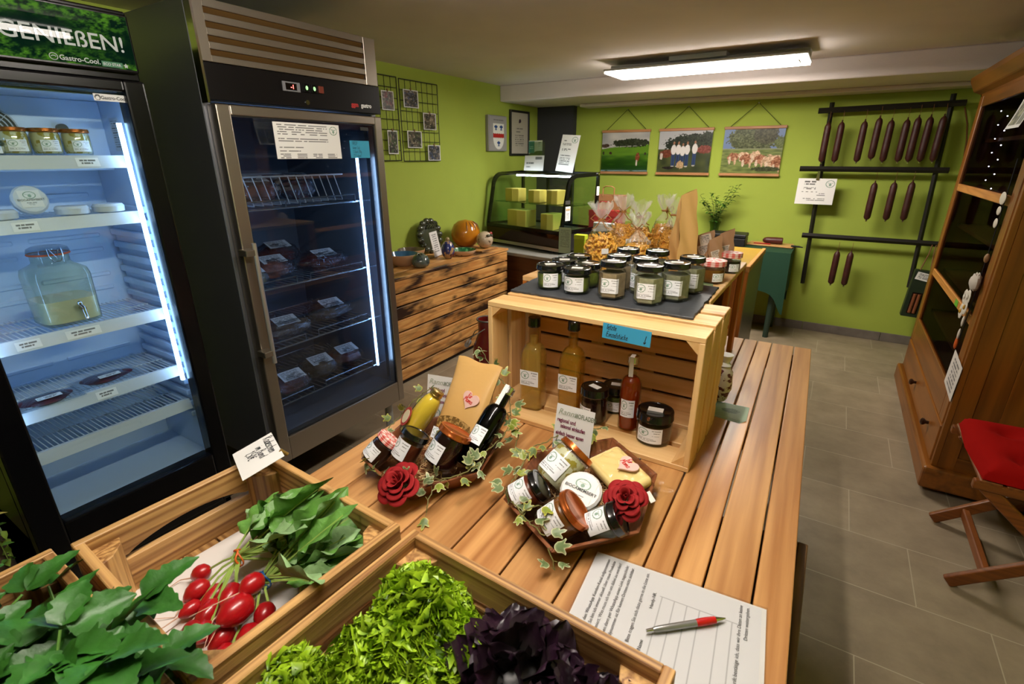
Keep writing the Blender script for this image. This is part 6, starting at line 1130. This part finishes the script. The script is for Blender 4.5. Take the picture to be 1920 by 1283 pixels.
ivy([[(-.86, .95, .90), (-.885, .90, .87), (-.905, .86, .83), (-.90, .80, .82)], [(-.88, .71, .80), (-.84, .695, .79), (-.79, .68, .80)]], 'short ivy sprig beside the yellow bottle at the left end of the tray', 9, (.020, .030))
# ---------------------------------------------------------------- sign-up list and pen
def formfn(u, v):
    C = np.tile((226., 225., 226.), (len(u), 1)); gx = (u > .44) & (u < .90) & (v > -1) & (v < .76)
    row = (abs(((u-.455)/.036) % 1-.5) > .46) & gx; C = mixa(C, (150, 150, 152), row.astype(float)*.7); C = mixa(C, (150, 150, 152), (((abs(v-.76) < .002) | (abs(v-.42) < .002)) & (u > .44) & (u < .90)).astype(float)*.7); return C
t = thing('signup_list', 'white sign-up list in a clear sleeve lying on the table beside the lettuce crate', 'list', (-.115, .635, .7506), .09)
# local x follows the long side away from the trays, local y across
mk('paper', sheetm(.297, .215, lambda u, v: formfn(u, v), 180, 130, th=.0008), PRINT, t, M=TR((.0, .04, .0015))); mk('clear_sleeve', MB().box(-.155, .158, -.075, .155, .0022, .0025), glass('clear_sleeve', 'fafafa', .15, 1.4), t)
mk('lower_sheets', MB().box(-.152, .156, -.07, .152, 0, .0006), m_paper, t)
q_ = lambda x, y: basis((0, 1, 0), (-1, 0, 0), (0, 0, 1), (x, y, .0027))
for s, x in (('Ich möchte in den WhatsApp Kunden-Kanal aufgenommen', -.122), ('werden. So bin ich immer aktuell über neue Produkte', -.111), ('informiert. Was muss ich tun um dabei zu werden?', -.099), ('Sie bekommen dann per WhatsApp einen Link zugeschickt', -.085), ('Ihre Handynummer ist für keinen Dritten nicht sichtbar.', -.074), ('Bitte tragen Sie sich dazu gerne in die Liste ein.', -.045), ('Name                             Handy-NR.', -.024), ('Mit meiner Unterschrift bestätige ich, dass wir ihre Daten an keine', .118), ('Dritten weitergeben.', .129)):
    txt(s, .0085, INK, t, q_(x, .140 if not s.startswith('Name') else .10) , align='RIGHT')
pd_ = np.array([.105, .098, 0]); t = thing('ballpoint_pen', 'silver ballpoint pen with red grip lying on the sign-up list', 'pen', M=aim((-.135, .642, .7605), (.105, .093, .0), (0, 0, 1)))
m_ps = P('pen_silver', '9a9a98', .3, .7)
mk('barrel', MB().lathe([(.0035, .008), (.0048, .012), (.0055, .04), (.0058, .085)], 20), m_ps, t, smooth=1); mk('red_grip', MB().lathe([(.0058, .085), (.0064, .09), (.0066, .105), (.0058, .120)], 20), P('pen_red', 'b01210', .35), t, smooth=1); mk('tip', MB().lathe([(.0055, .120), (.0030, .131), (.001, .139)], 16), m_chrome, t, smooth=1); mk('push_button', MB().lathe([(.0026, -.004), (.003, .0), (.003, .008)], 14), m_chrome, t, smooth=1); mk('pen_clip', MB().tube([(0, .005, .010), (0, .0085, .016), (0, .0085, .045), (0, .0062, .052)], .0013, 6), m_ps, t, smooth=1)
# ---------------------------------------------------------------- vegetable crates
wv_ = lambda ax: wood('flamed_wood_'+ax, 'dcae6c', '6e3f18', ax, 20, .55, .5, rings=7, vary=.2, char=.4, bump=.3, ringw=.42)
wvx, wvy, wvz = wv_('x'), wv_('y'), wv_('z')
def vcrate(lab, cx, cy, w, d, rz, h=.145, z=.7505):
    t = thing('vegetable_crate', lab, 'crate', (cx, cy, z), rz); T = .015; hw, hd = w/2, d/2; h0 = h*.50
    def arch(L):    # board with an arched hand hole cut from its lower edge, outline in (x, z)
        o = [(-L, h), (-L, h0+.008), (-L*.62, h0+.008)]+[(L*.62*q, h0+.008+.022*math.cos(q*PI/2)**.7) for q in np.linspace(-.9, .9, 13)]+[(L*.62, h0+.008), (L, h0+.008), (L, h)]
        return o
    MX_ = lambda x: basis((0, 1, 0), (0, 0, 1), (1, 0, 0), (x, 0, 0)); MY_ = lambda y: basis((1, 0, 0), (0, 0, 1), (0, -1, 0), (0, y, 0))
    mk('side_wall', MB().prism(arch(hd)[::-1], 0, T, M=MX_(-hw)).box(-hw, -hw+T, -hd, hd, .0, h0), wvy, t, bevel=.0015)
    mk('side_wall', MB().prism(arch(hd)[::-1], 0, T, M=MX_(hw-T)).box(hw-T, hw, -hd, hd, .0, h0), wvy, t, bevel=.0015)
    for y in (-hd, hd-T): mk('end_wall', MB().box(-hw+T, hw-T, y, y+T, h0+.012, h).box(-hw+T, hw-T, y, y+T, 0, h0), wvx, t, bevel=.0015)
    for sx in (-1, 1):
        for sy in (-1, 1): o = [(sx*(hw-T), sy*(hd-T)), (sx*(hw-T-.052), sy*(hd-T)), (sx*(hw-T-.045), sy*(hd-T-.02)), (sx*(hw-T-.02), sy*(hd-T-.04)), (sx*(hw-T), sy*(hd-T-.045))]; mk('corner_post', MB().prism(o if sx*sy < 0 else o[::-1], .012, h-.022), wvz, t, bevel=.001)
    mb = MB(); n = 5
    for k in range(n): a = -hd+T+(2*hd-2*T)*k/n; mb.box(-hw+T, hw-T, a+.002, a+(2*hd-2*T)/n-.002, .004, .014)
    mk('bottom_board', mb, wvx, t); return t
R1 = (-.763, .338); vcrate('flamed wooden crate holding the radishes, behind the leafy herb crate', R1[0], R1[1], .42, .345, -.045)
R0 = (-.79, -.022); vcrate('flamed wooden crate at the table corner holding dark green lovage', R0[0], R0[1], .42, .345, -.02)
R2 = (-.298, .305); vcrate('flamed wooden crate holding green and dark red lettuce beside the sign-up list', R2[0], R2[1], .455, .385, -.04)
FZ = .7505+.0155
t = thing('paper_liner', 'white paper liner under the radishes in the crate', 'paper', (R1[0]-.04, R1[1]-.01, FZ), -.05); o = [(-.135+.02, -.14), (.16, -.14), (.16, .12), (-.10, .135), (-.135, .12), (-.135, -.12)]; mk('paper', MB().prism(o, 0, .001), P('paper_liner', 'dcd6d0', .7), t)
t = thing('price_card', 'white handwritten radish price card clipped to the crate corner', 'card', M=basis((.93, -.367, 0), (.35, .887, .30), (-.11, -.279, .954), (-.913, .474, .925)))
mk('card', MB().box(-.057, .057, -.042, .042, 0, .0008), m_paper, t)
for s_, x_, y_, z_ in (('Radeschen', -.048, .021, .0105), ('im Bund', -.030, .001, .0095), ('1,50€', -.026, -.020, .0105)): hand(s_, z_, INK, t, TR((x_, y_, .0014)), thick=.075)
mk('peg', MB().tube([(.03, .040, .002), (.035, .048, -.014)], .004, 8), P('brass_pin', '9a7a3a', .3, .7), t, smooth=1)
# radishes
m_rad = P('radish_red', 'a30f16', .28, var=.12, vscale=20, coat=.3, sss=.05); m_root = P('radish_root', 'c9a58c', .6); m_rst = P('radish_stalk', '8fa850', .5); m_rlf = P('radish_leaf', '5a8a38', .5, var=.3, vscale=22, bump=.6, bscale=70); m_rlf2 = P('radish_leaf_pale', '86a872', .55, var=.2, vscale=22, bump=.6, bscale=70)
def bigleaf(mb, base, d, L, Wd, g, up=(0, 0, 1), droop=.3, lobes=True, stalk=.3, n=12, m=8, curl=.3, wav=.12, ser=0):
    """leaf blade with a stalk; returns nothing, adds to mb"""
    base = np.array(base, float); d = np.array(d, float); d /= np.linalg.norm(d); s = np.cross(d, up); s /= max(np.linalg.norm(s), 1e-6); nn = np.cross(s, d); ph = g.uniform(0, 6); cu = g.uniform(-1, 1)*curl
    def f(u, v):
        t_ = stalk+(1-stalk)*v; w = Wd*np.clip(np.sin(PI*np.clip(v, 0, 1)**.62), 0, 1)**.75+.0012; w = w*(1+(.10*np.sin(v*26+ph) if lobes else 0)+(.2*np.sin(v*9+ph)*(v < .45) if lobes else 0)); x = (u-.5)*2; w = w*(1+ser*np.sin(v*31+ph)*np.clip(v*2-.5, 0, 1))
        c = base[None]+d[None]*(L*t_)[:, None]-nn[None]*(droop*L*t_**2)[:, None]
        z = abs(x)*w*.35+wav*w*np.sin(v*17+x*4+ph)*abs(x)+.3*w*cu*x
        P_ = c+s[None]*(x*w)[:, None]+nn[None]*z[:, None]; return P_[:, 0], P_[:, 1], P_[:, 2]
    mb.grid(f, m, n); return [tuple(base+d*L*q-nn*droop*L*q*q) for q in np.linspace(0, stalk+.75*(1-stalk), 8)]
def radish_bunch(lab, bandc, seed, kn, pos, nleaf, lean, Lr=(.12, .22)):
    g = np.random.default_rng(seed); t = thing('radish_bunch', lab, 'radish bunch', tuple(kn)); sb = MB(); la = MB(); lb = MB(); kn = np.array(kn)
    for (x, y, z, sz, ln) in pos:
        c = np.array([x, y, z])-kn; r_ = .0155*sz; dirn = c*(1, 1, .25)+g.normal(0, .012, 3)+np.array([.0, -.04, 0]); dn = dirn/np.linalg.norm(dirn); M_ = aim(c-dn*r_*1.1*ln, dirn, (0, 0, 1))
        o = mk('radish', MB().lathe([(.003, -.001), (r_*.55, r_*.12), (r_*.9, r_*.5), (r_, r_*1.1*ln), (r_*.85, r_*1.6*ln), (r_*.45, r_*2.05*ln), (.0012, r_*2.3*ln)], 20), m_rad, t, smooth=1, M=M_)
        e = r_*2.25*ln; mk('root_tip', MB().tube([(0, 0, e), (g.normal(0, .006), g.normal(0, .004), e+.022), (g.normal(0, .016), -.006, e+g.uniform(.04, .085))], [.0016, .001, .0004], 5), m_root, o, smooth=1)
        p0 = c-dn*r_*1.05*ln; sb.tube([p0, p0*.5+(0, 0, .006), g.normal(0, .004, 3)], .0021, 5)
    for k in range(nleaf):
        a = lean+g.normal(0, .42); el = g.uniform(.0, .75); d = (math.sin(a), math.cos(a), el); L_ = g.uniform(*Lr); st = bigleaf(la if k % 3 else lb, g.normal(0, .004, 3), d, L_, g.uniform(.024, .040), g, up=(g.normal(0, .5), g.normal(0, .4), 1), droop=g.uniform(.0, .28), stalk=.34, n=22, ser=.10, wav=.2); sb.tube(st, .0017, 5)
    mk('stalks', sb, m_rst, t, smooth=1); mk('leaves', la, m_rlf, t, smooth=1); mk('leaves', lb, m_rlf2, t, smooth=1)
    B_ = aim((0, 0, 0), (math.sin(lean), math.cos(lean), 0), (0, 0, 1))
    mk('rubber_band', MB().tube([(.015*math.cos(a), .015*math.sin(a), .003*math.sin(3*a)) for a in np.linspace(0, 2*PI, 25)], .0018, 6).tube([(.0145*math.cos(a), .0145*math.sin(a), .005+.003*math.cos(2*a)) for a in np.linspace(0, 2*PI, 25)], .0015, 6), P('band_'+bandc, bandc, .5), t, smooth=1, M=B_); return t
radish_bunch('radish bunch tied with an orange rubber band in the middle of the crate', 'd4641a', 21, (-.806, .345, .815), [(-.862, .303, .786, 1, 1), (-.826, .277, .787, 1.15, 1.1), (-.790, .285, .785, .95, 1.6), (-.765, .262, .785, 1, 1.5), (-.752, .296, .800, .95, 1.5), (-.735, .240, .784, 1, 1.1), (-.757, .232, .784, .9, 1), (-.80, .252, .784, .85, 1.2), (-.725, .285, .803, 1, 1.1)], 32, .45)
radish_bunch('radish bunch tied with a blue rubber band against the right crate wall', '1c5a9c', 33, (-.722, .340, .812), [(-.716, .318, .826, 1.15, 1.1), (-.700, .278, .815, 1.5, 1.15), (-.668, .305, .800, 1.05, 1.1), (-.655, .268, .792, 1.2, 1.2), (-.700, .250, .785, 1.1, 1.2), (-.668, .235, .784, 1, 1.1)], 34, .25)
# lettuces
def lettuce(lab, loc, R_, n, seed, cols, frill, freq, rough, name, hgt=.11, ruf=1.0):
    g = np.random.default_rng(seed); t = thing(name, lab, 'lettuce', loc); mb = MB()
    for k in range(n):
        s = k/(n-1); a0 = k*2.399+g.normal(0, .2); L_ = R_*(.45+.62*s)*g.uniform(.9, 1.1); el = 1.35-1.05*s; ph = g.uniform(0, 6, 4)
        def f(u, v, a0=a0, L_=L_, el=el, ph=ph):
            a = a0+(u-.5)*1.35*(.4+.6*v); e = el-.55*v; base = .012; e2 = v**2.2; x = (u-.5)*2
            fr_ = frill*e2*(np.sin(u*freq+ph[0])*.6+np.sin(u*freq*2.3+ph[1]+v*5)*.4+np.sin(u*freq*4.1+ph[2])*.22*ruf); rr = base+L_*v*(1-.12*x*x)+frill*.5*e2*np.sin(u*freq*1.7+ph[3])
            cr = np.cos(el-.3*v); return rr*cr*np.cos(a)-fr_*.55*np.sin(a), rr*cr*np.sin(a)+fr_*.55*np.cos(a), rr*np.sin(el-.3*v)*.92+fr_*.8+.006
        def cf(u, v): tcol = np.clip(v*1.15-.1+.25*(nz(u, v, 12, seed+k % 7)-.5), 0, 1); return mixa(cols[0], cols[1], tcol)*(.85+.3*((k*7) % 5)/5)
        mb.grid(f, 54, 12, colfn=cf)
    mk('leaves', mb, picmat('lettuce_'+name, rough), t, smooth=1); mk('stem', MB().cyl(.02, 0, .02, 14), P('lettuce_stem', 'c8cf9a', .5), t); return t
LZ = FZ
def frilly(lab, loc, R_, H_, n, seed):
    g = np.random.default_rng(seed); t = thing('green_lettuce', lab, 'lettuce', loc); mb = MB()
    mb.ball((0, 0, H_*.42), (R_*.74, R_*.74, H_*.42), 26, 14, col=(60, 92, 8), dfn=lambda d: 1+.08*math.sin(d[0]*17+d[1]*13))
    for k in range(n):
        z_ = g.uniform(-.25, 1); a = g.uniform(0, 2*PI); q = math.sqrt(max(0, 1-z_*z_)); nn = np.array([q*math.cos(a), q*math.sin(a), z_]); lump = 1+.12*math.sin(4*nn[0]+seed)+.10*math.sin(6*nn[1]+2*seed); c = np.array([nn[0]*R_*.92, nn[1]*R_*.92, H_*.42+nn[2]*H_*.52])*np.array([lump, lump, lump]); nn = nn+g.normal(0, .35, 3); nn /= np.linalg.norm(nn)
        tg = np.cross(nn, g.normal(0, 1, 3)); tg /= np.linalg.norm(tg); bt = np.cross(nn, tg); L_ = g.uniform(.024, .042); hh = g.uniform(.008, .0145); ph = g.uniform(0, 6, 3); fr_ = g.uniform(2.2, 3.6); br = g.uniform(.8, 1.12)
        def f(u, v):
            x = (u-.5)*L_; wv = .0056*np.sin(u*fr_*2*PI+ph[0])+.0036*np.sin(u*fr_*5.3*PI+ph[1])*v+.3*(u-.5)**2*L_; h_ = hh*v*(1+.25*np.sin(u*fr_*9+ph[2]))-.004; lean_ = .009*v*v*np.cos(u*fr_*2*PI+ph[1]); P_ = c[None]+tg[None]*x[:, None]*(1-.15*v[:, None])+bt[None]*(wv*(.35+v*.9)+lean_)[:, None]+nn[None]*h_[:, None]; return P_[:, 0], P_[:, 1], P_[:, 2]
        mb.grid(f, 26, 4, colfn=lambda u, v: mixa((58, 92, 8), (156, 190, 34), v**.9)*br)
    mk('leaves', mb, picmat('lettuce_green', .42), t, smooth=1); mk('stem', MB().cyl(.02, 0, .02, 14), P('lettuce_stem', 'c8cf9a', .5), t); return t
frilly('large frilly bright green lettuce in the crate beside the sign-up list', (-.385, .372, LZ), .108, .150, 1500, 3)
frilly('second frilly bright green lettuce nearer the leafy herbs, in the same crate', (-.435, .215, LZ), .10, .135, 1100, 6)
def redhead(lab, loc, R_, H_, n, seed):
    g = np.random.default_rng(seed); t = thing('red_lettuce', lab, 'lettuce', loc, group='dark red lettuce heads in the crate'); mb = MB(); mb.ball((0, 0, H_*.4), (R_*.7, R_*.7, H_*.42), 22, 12, col=(20, 16, 16))
    for k in range(n):
        z_ = 1-1.15*(k+.5)/n; a = k*2.399+g.normal(0, .2); q = math.sqrt(max(0, 1-z_*z_)); nn = np.array([q*math.cos(a), q*math.sin(a), z_]); c = np.array([nn[0]*R_*.62, nn[1]*R_*.62, H_*.38+nn[2]*H_*.36]); d = nn*.75+np.array([0, 0, .75])+g.normal(0, .22, 3); d /= np.linalg.norm(d); s_ = np.cross(d, nn+g.normal(0, .3, 3)+.01); s_ /= np.linalg.norm(s_); o = np.cross(s_, d); o = o if o@nn > 0 else -o; L_ = g.uniform(.040, .062); Wd = g.uniform(.024, .036); ph = g.uniform(0, 6, 2); cu = g.uniform(.15, .8)
        def f(u, v):
            x = (u-.5)*2; w = Wd*np.sin(PI*np.clip(v*.78+.1, 0, 1))**.6*(1+.04*np.sin(v*17+ph[0])); back = -.35*L_*v**2+.55*L_*cu*np.clip(v-.55, 0, 1)**1.5; zz = -cu*w*x*x*.8+.0035*np.sin(x*7+ph[1]+v*6)*v; P_ = c[None]+d[None]*(L_*v*(1-.15*x*x))[:, None]+s_[None]*(x*w)[:, None]+o[None]*(zz-back)[:, None]; return P_[:, 0], P_[:, 1], P_[:, 2]
        mb.grid(f, 10, 10, colfn=lambda u, v: mixa((44, 46, 34), (34, 16, 30), np.clip(v*1.5-.1, 0, 1))*g.uniform(.8, 1.25))
    mk('leaves', mb, picmat('lettuce_red', .36), t, smooth=1); mk('stem', MB().cyl(.018, 0, .02, 14), P('lettuce_stem', 'c8cf9a', .5), t); return t
for x, y, r_, h_, sd, lb_ in ((-.245, .395, .088, .155, 12, 'dark red lettuce head next to the green lettuce at the far crate wall'), (-.135, .375, .085, .145, 15, 'dark red lettuce head at the right end of the crate'), (-.205, .245, .088, .165, 18, 'dark red lettuce head in front of the other two dark heads, middle of the crate')):
    redhead(lb_, (x, y, LZ), r_, h_, 64, sd)
# lovage
def lovage(lab, loc, seed, n, spread, ymax, xmax, sprigs=()):
    g = np.random.default_rng(seed); t = thing('lovage_bunch', lab, 'herb bunch', loc); sb = MB(); la = MB(); O_ = np.array(loc); k = 0
    while k < n:
        a = g.uniform(-PI, PI); el = g.uniform(.35, 1.3); L_ = g.uniform(.07, .15)*spread; b = np.array([g.normal(0, .05), g.normal(0, .04), g.uniform(.02, .06)]); d = np.array([math.cos(a)*math.cos(el), math.sin(a)*math.cos(el), math.sin(el)]); e = b+d*L_
        if (e+O_)[1]+.05*math.sin(a) > ymax or (e+O_)[0]+.05*math.cos(a) > xmax or (e+O_)[2] > .965: continue
        k += 1; sb.tube([b*(.6, .6, .2), b, (b+e)/2+(0, 0, .004), e], .0018, 5)
        for sgn in (-1.0, 0, 1.0):
            dd_ = np.array([math.cos(a+sgn*.85), math.sin(a+sgn*.85), g.uniform(-.1, .5)]); r_ = dd_/np.linalg.norm(dd_); bigleaf(la, e, r_, g.uniform(.055, .085), g.uniform(.016, .025), g, up=(g.normal(0, .35), g.normal(0, .35), 1), droop=g.uniform(0, .35), stalk=.08, n=24, m=6, wav=.05, ser=.2)
    for b, e, ds in sprigs:
        b = np.array(b)-O_; e = np.array(e)-O_; sb.tube([b, (b+e)/2+(0, 0, .004), e], .002, 5)
        for d, L_, w_ in ds: bigleaf(la, e, d, L_, w_, g, up=(.1, -.2, 1), droop=.1, stalk=.08, n=24, m=6, wav=.05, ser=.2)
    mk('stalks', sb, P('lovage_stalk', '5f8a3a', .5), t, smooth=1); mk('leaves', la, P('lovage_leaf', '2a5e1a', .45, var=.45, vscale=14, bump=.4, bscale=60), t, smooth=1); return t
lovage('large bunch of glossy dark green lovage filling the corner crate', (-.77, -.03, FZ), 4, 84, 1.15, .10, -.55)
lovage('smaller bunch of lovage leaning over the crate wall towards the radishes', (-.675, .06, FZ+.01), 8, 56, 1.1, .185, -.54, (((-.74, .10, .88), (-.735, .175, .915), (((.25, .9, .35), .085, .020), ((1, .35, .1), .075, .022))), ((-.86, .02, .88), (-.86, .09, .93), (((-.1, .9, .3), .075, .020), ((-.8, .3, .1), .07, .016)))))
# ---------------------------------------------------------------- goods in the drinks fridge
for i, (y, lab) in enumerate(((.548, 'jar of cheese cubes in oil under the fan grille, left of the row'), (.622, 'jar of cheese cubes in oil in the middle of the top fridge shelf'), (.696, 'jar of cheese cubes in oil nearest the light strip on the top shelf'))):
    jar(lab, loc=(-2.01, y, 1.5065), r=.0355, h=.074, lid=m_copl, content=m_feta, rz=PI/2, lidr=1.03, sticker=False, name='cheese_jar', group='copper-lidded jars on the top fridge shelf', lidh=.009, arc=1.3, fill=.95)
jar('dark green lidded jar in front of the leftmost cheese jar', loc=(-1.985, .487, 1.5065), r=.032, h=.038, lid=P('olive_lid', '2c3a2c', .3, .3), content=m_feta, rz=PI/2, lidr=1.05, sticker=False, name='dip_jar', lidh=.010, arc=1.3)
m_cw = P('camembert_wrap', 'c8ccd2', .5, bump=.5, bscale=40)
for i, (x, y, st, lab) in enumerate(((-1.99, .46, 0, 'white wrapped camembert at the left end of the second fridge shelf'), (-2.03, .545, 1, 'camembert standing on edge with printed paper facing out'), (-1.99, .63, 0, 'white wrapped camembert in the middle of the second fridge shelf'), (-1.99, .725, 0, 'white wrapped camembert at the right end of the second fridge shelf'))):
    M_ = TR((x, y, 1.3345)) if not st else basis((0, 1, 0), (-.35, 0, .937), (.937, 0, .35), (x, y, 1.377)); t = thing('wrapped_camembert', lab, 'cheese', M=M_, group='wrapped camemberts on the second fridge shelf'); mk('paper_wrap', MB().lathe([(.03, 0), (.042, .004), (.043, .02), (.038, .027), (0, .0275)], 16), m_cw, t, smooth=.5)
    if st: mk('printed_top', sheetm(.05, .05, camfn, 50, 50, th=.0003), PRINT, t, M=TR((0, 0, .0282))); txt('BIOCAMEMBERT', .0085, INK, t, TR((0, -.006, .0292)), align='CENTER')
t = thing('drink_dispenser', 'large clip-top glass dispenser half full of pale yellow drink with a steel tap', 'dispenser', (-2.06, .560, 1.0005), PI/2); t.scale = (.86, .86, .9)
mk('glass_jar', rotor([(.082, 0, 1), (.088, .006, 1), (.09, .17, 1), (.085, .19, 1), (.06, .208, .5), (.056, .215, 0), (.056, .24, 0)], 48, False, 5), m_bg, t, smooth=.6); mk('drink', rotor([(.08, .008, 1), (.085, .012, 1), (.085, .088, 1), (0, .088, 0)], 48, False, 5), liquid('pale_lemonade', 'f0f0dc', 'dedbc4', .9), t, smooth=.6)
ld_ = mk('clip_lid', MB().lathe([(.060, .245), (.062, .250), (.058, .262), (.045, .268), (0, .268)], 32), glass('lid_glass', 'cfd8e0', .05), t, smooth=1); mk('orange_seal', MB().tube([(.06*math.cos(a), .06*math.sin(a), .243) for a in np.linspace(0, 2*PI, 33)], .0032, 6), P('seal_orange', 'b8451a', .5), ld_, smooth=1)
mk('wire_clip', MB().tube([(.02, -.062, .265), (.02, -.068, .24), (.01, -.07, .222), (-.01, -.07, .222), (-.02, -.068, .24), (-.02, -.062, .265)], .0018, 6).tube([(.012, -.064, .26), (.0, -.074, .235), (-.012, -.064, .26)], .0016, 6), m_chrome, ld_, smooth=1)
tp = mk('tap', MB().tube([(.02, -.085, .055), (.02, -.115, .055)], .008, 12).tube([(.02, -.11, .062), (.02, -.115, .035), (.02, -.122, .02)], .006, 10), m_chrome, t, smooth=1); mk('tap_lever', MB().tube([(.02, -.112, .06), (.012, -.115, .075)], .005, 8).ball((.012, -.115, .077), .008, 10, 8), m_chrome, tp, smooth=1)
m_vac = glass('vacuum_bag', 'e4ecf2', .12, 1.5, bump=.6, bscale=50, amt=1.6); m_bres = P('cured_beef', '4a161a', .35)
def meatshape(w, d, g):
    mb = MB(); mb.ball((0, 0, .008), (w/2, d/2, .010), 22, 10, dfn=lambda q: 1+.12*math.sin(3*math.atan2(q[1], q[0])+g)); return mb
for i, (x, y, lab, w) in enumerate(((-2.0, .425, 'vacuum packed dark cured meat at the left of the fourth fridge shelf', .13), (-2.035, .60, 'vacuum packed dark cured meat at the right of the fourth fridge shelf', .14))):
    t = thing('meat_pack', lab, 'meat pack', (x, y, .7775), PI/2, group='flat vacuum packs on the fourth fridge shelf'); mk('meat', meatshape(w*1.08, .088, i), m_bres, t, smooth=1); mk('vacuum_bag', MB().grid(lambda u, v: ((u-.5)*w*1.35, (v-.5)*.115, .004+.0165*np.clip(1-(abs(u-.5)*2.5)**4-(abs(v-.5)*2.3)**4, 0, 1)), 26, 20), m_vac, t, smooth=1); mk('label', sheetm(.062, .022, docfn([(.7, .3, .85, .1), (.35, .3, .8, .1)], (.14, .5, .1, .3), bg=(214, 220, 224)), 40, 16), PRINT, t, M=TR((.005, -.022, .0215), (.1, 0, 0)))
# ---------------------------------------------------------------- goods in the steel refrigerator
m_film = glass('cling_film', 'f2f4f6', .07, 1.5, bump=1.0, bscale=40, amt=3.5)
def sack(loc, w, d, h, rz, lab, col, seed, grp, lb=(.11, .07), upright=False, name='meat_bag'):
    g = np.random.default_rng(seed); t = thing(name, lab, 'meat bag', loc, rz, group=grp); a, b, c = g.uniform(0, 6, 3)
    mk('meat', MB().ball((0, 0, h*.5), (w*.42, d*.42, h*.48), 24, 14, dfn=lambda q: 1+.1*math.sin(4*q[0]+a)+.08*math.sin(6*q[1]+b)+.05*math.sin(9*q[2]+c)), col, t, smooth=1)
    mk('film', MB().ball((0, 0, h*.53), (w*.5, d*.5, h*.53), 46, 22, dfn=lambda q: 1+.07*math.sin(9*q[0]+a)*math.sin(8*q[1]+b)+.05*math.sin(23*q[1]+c+9*q[2])), m_film, t, smooth=1)
    mk('film_end', MB().grid(lambda u, v: ((u-.5)*w*.5*(1-.3*v), -d*.0+.42*d+v*.05*(1+.3*np.sin(u*20)), h*.5+v*.03+.008*np.sin(u*26+v*4)), 26, 8), m_film, t, smooth=1)
    mk('label', sheetm(*lb, docfn([(.88-.1*k, .08, .85, .022) for k in range(8)], bg=(232, 234, 238)), 60, 44), PRINT, t, M=TR((0, -d*.14, h*1.03), (.35, 0, -.1))); return t
m_m1 = P('red_brown_meat', '6c2e26', .4, var=.3, vscale=20); m_m2 = P('ham_pink', 'a0604a', .4, var=.35, vscale=26); m_m3 = P('herb_coated_meat', '5c4c3a', .7, var=.5, vscale=60); m_m4 = P('pale_cheese_meat', 'a89a6c', .5, var=.2)
G1 = 'film-wrapped meats on the second rack of the steel refrigerator'; G2 = 'film-wrapped meats on the third rack of the steel refrigerator'; G3 = 'film-wrapped meats on the lowest rack of the steel refrigerator'
for args in (((-2.13, 1.33, .984), .21, .2, .085, PI/2, 'brown meat bag with handwritten label in the centre-left of the second rack', m_m2, 1, G1), ((-2.12, 1.60, .984), .30, .2, .075, PI/2, 'long dark red meat bag with white label at the right of the second rack', m_m1, 2, G1), ((-2.33, 1.50, .984), .24, .18, .11, PI/2, 'meat bag with crumpled film behind the other two on the second rack', m_m1, 3, G1), ((-2.03, 1.185, .984), .11, .14, .07, PI/2, 'pale cheese-coloured bag with blank card at the left end of the second rack', m_m4, 4, G1, (.07, .045)),
  ((-2.09, 1.32, .716), .26, .2, .075, PI/2, 'dark herb-crusted meat bag at the left of the third rack', m_m3, 5, G2), ((-2.13, 1.61, .716), .26, .2, .085, PI/2, 'brown meat bag with large white label at the right of the third rack', m_m3, 6, G2),
  ((-2.05, 1.28, .454), .19, .2, .085, PI/2, 'dark meat bag with tilted label at the left of the lowest rack', m_m1, 7, G3), ((-2.09, 1.47, .454), .18, .2, .09, PI/2, 'herb-crusted meat bag in the middle of the lowest rack', m_m3, 8, G3), ((-2.11, 1.655, .454), .20, .2, .085, PI/2, 'shiny film-wrapped meat bag beside the light strip on the lowest rack', m_m1, 9, G3),
  ((-2.12, 1.30, 1.318), .28, .16, .095, PI/2, 'brown meat bag with white label inside the wire basket', m_m2, 10, 'film-wrapped meats in the wire basket'), ((-2.14, 1.53, 1.318), .2, .15, .10, PI/2, 'round dark meat in film at the right of the wire basket', m_m1, 11, 'film-wrapped meats in the wire basket')): sack(*args)
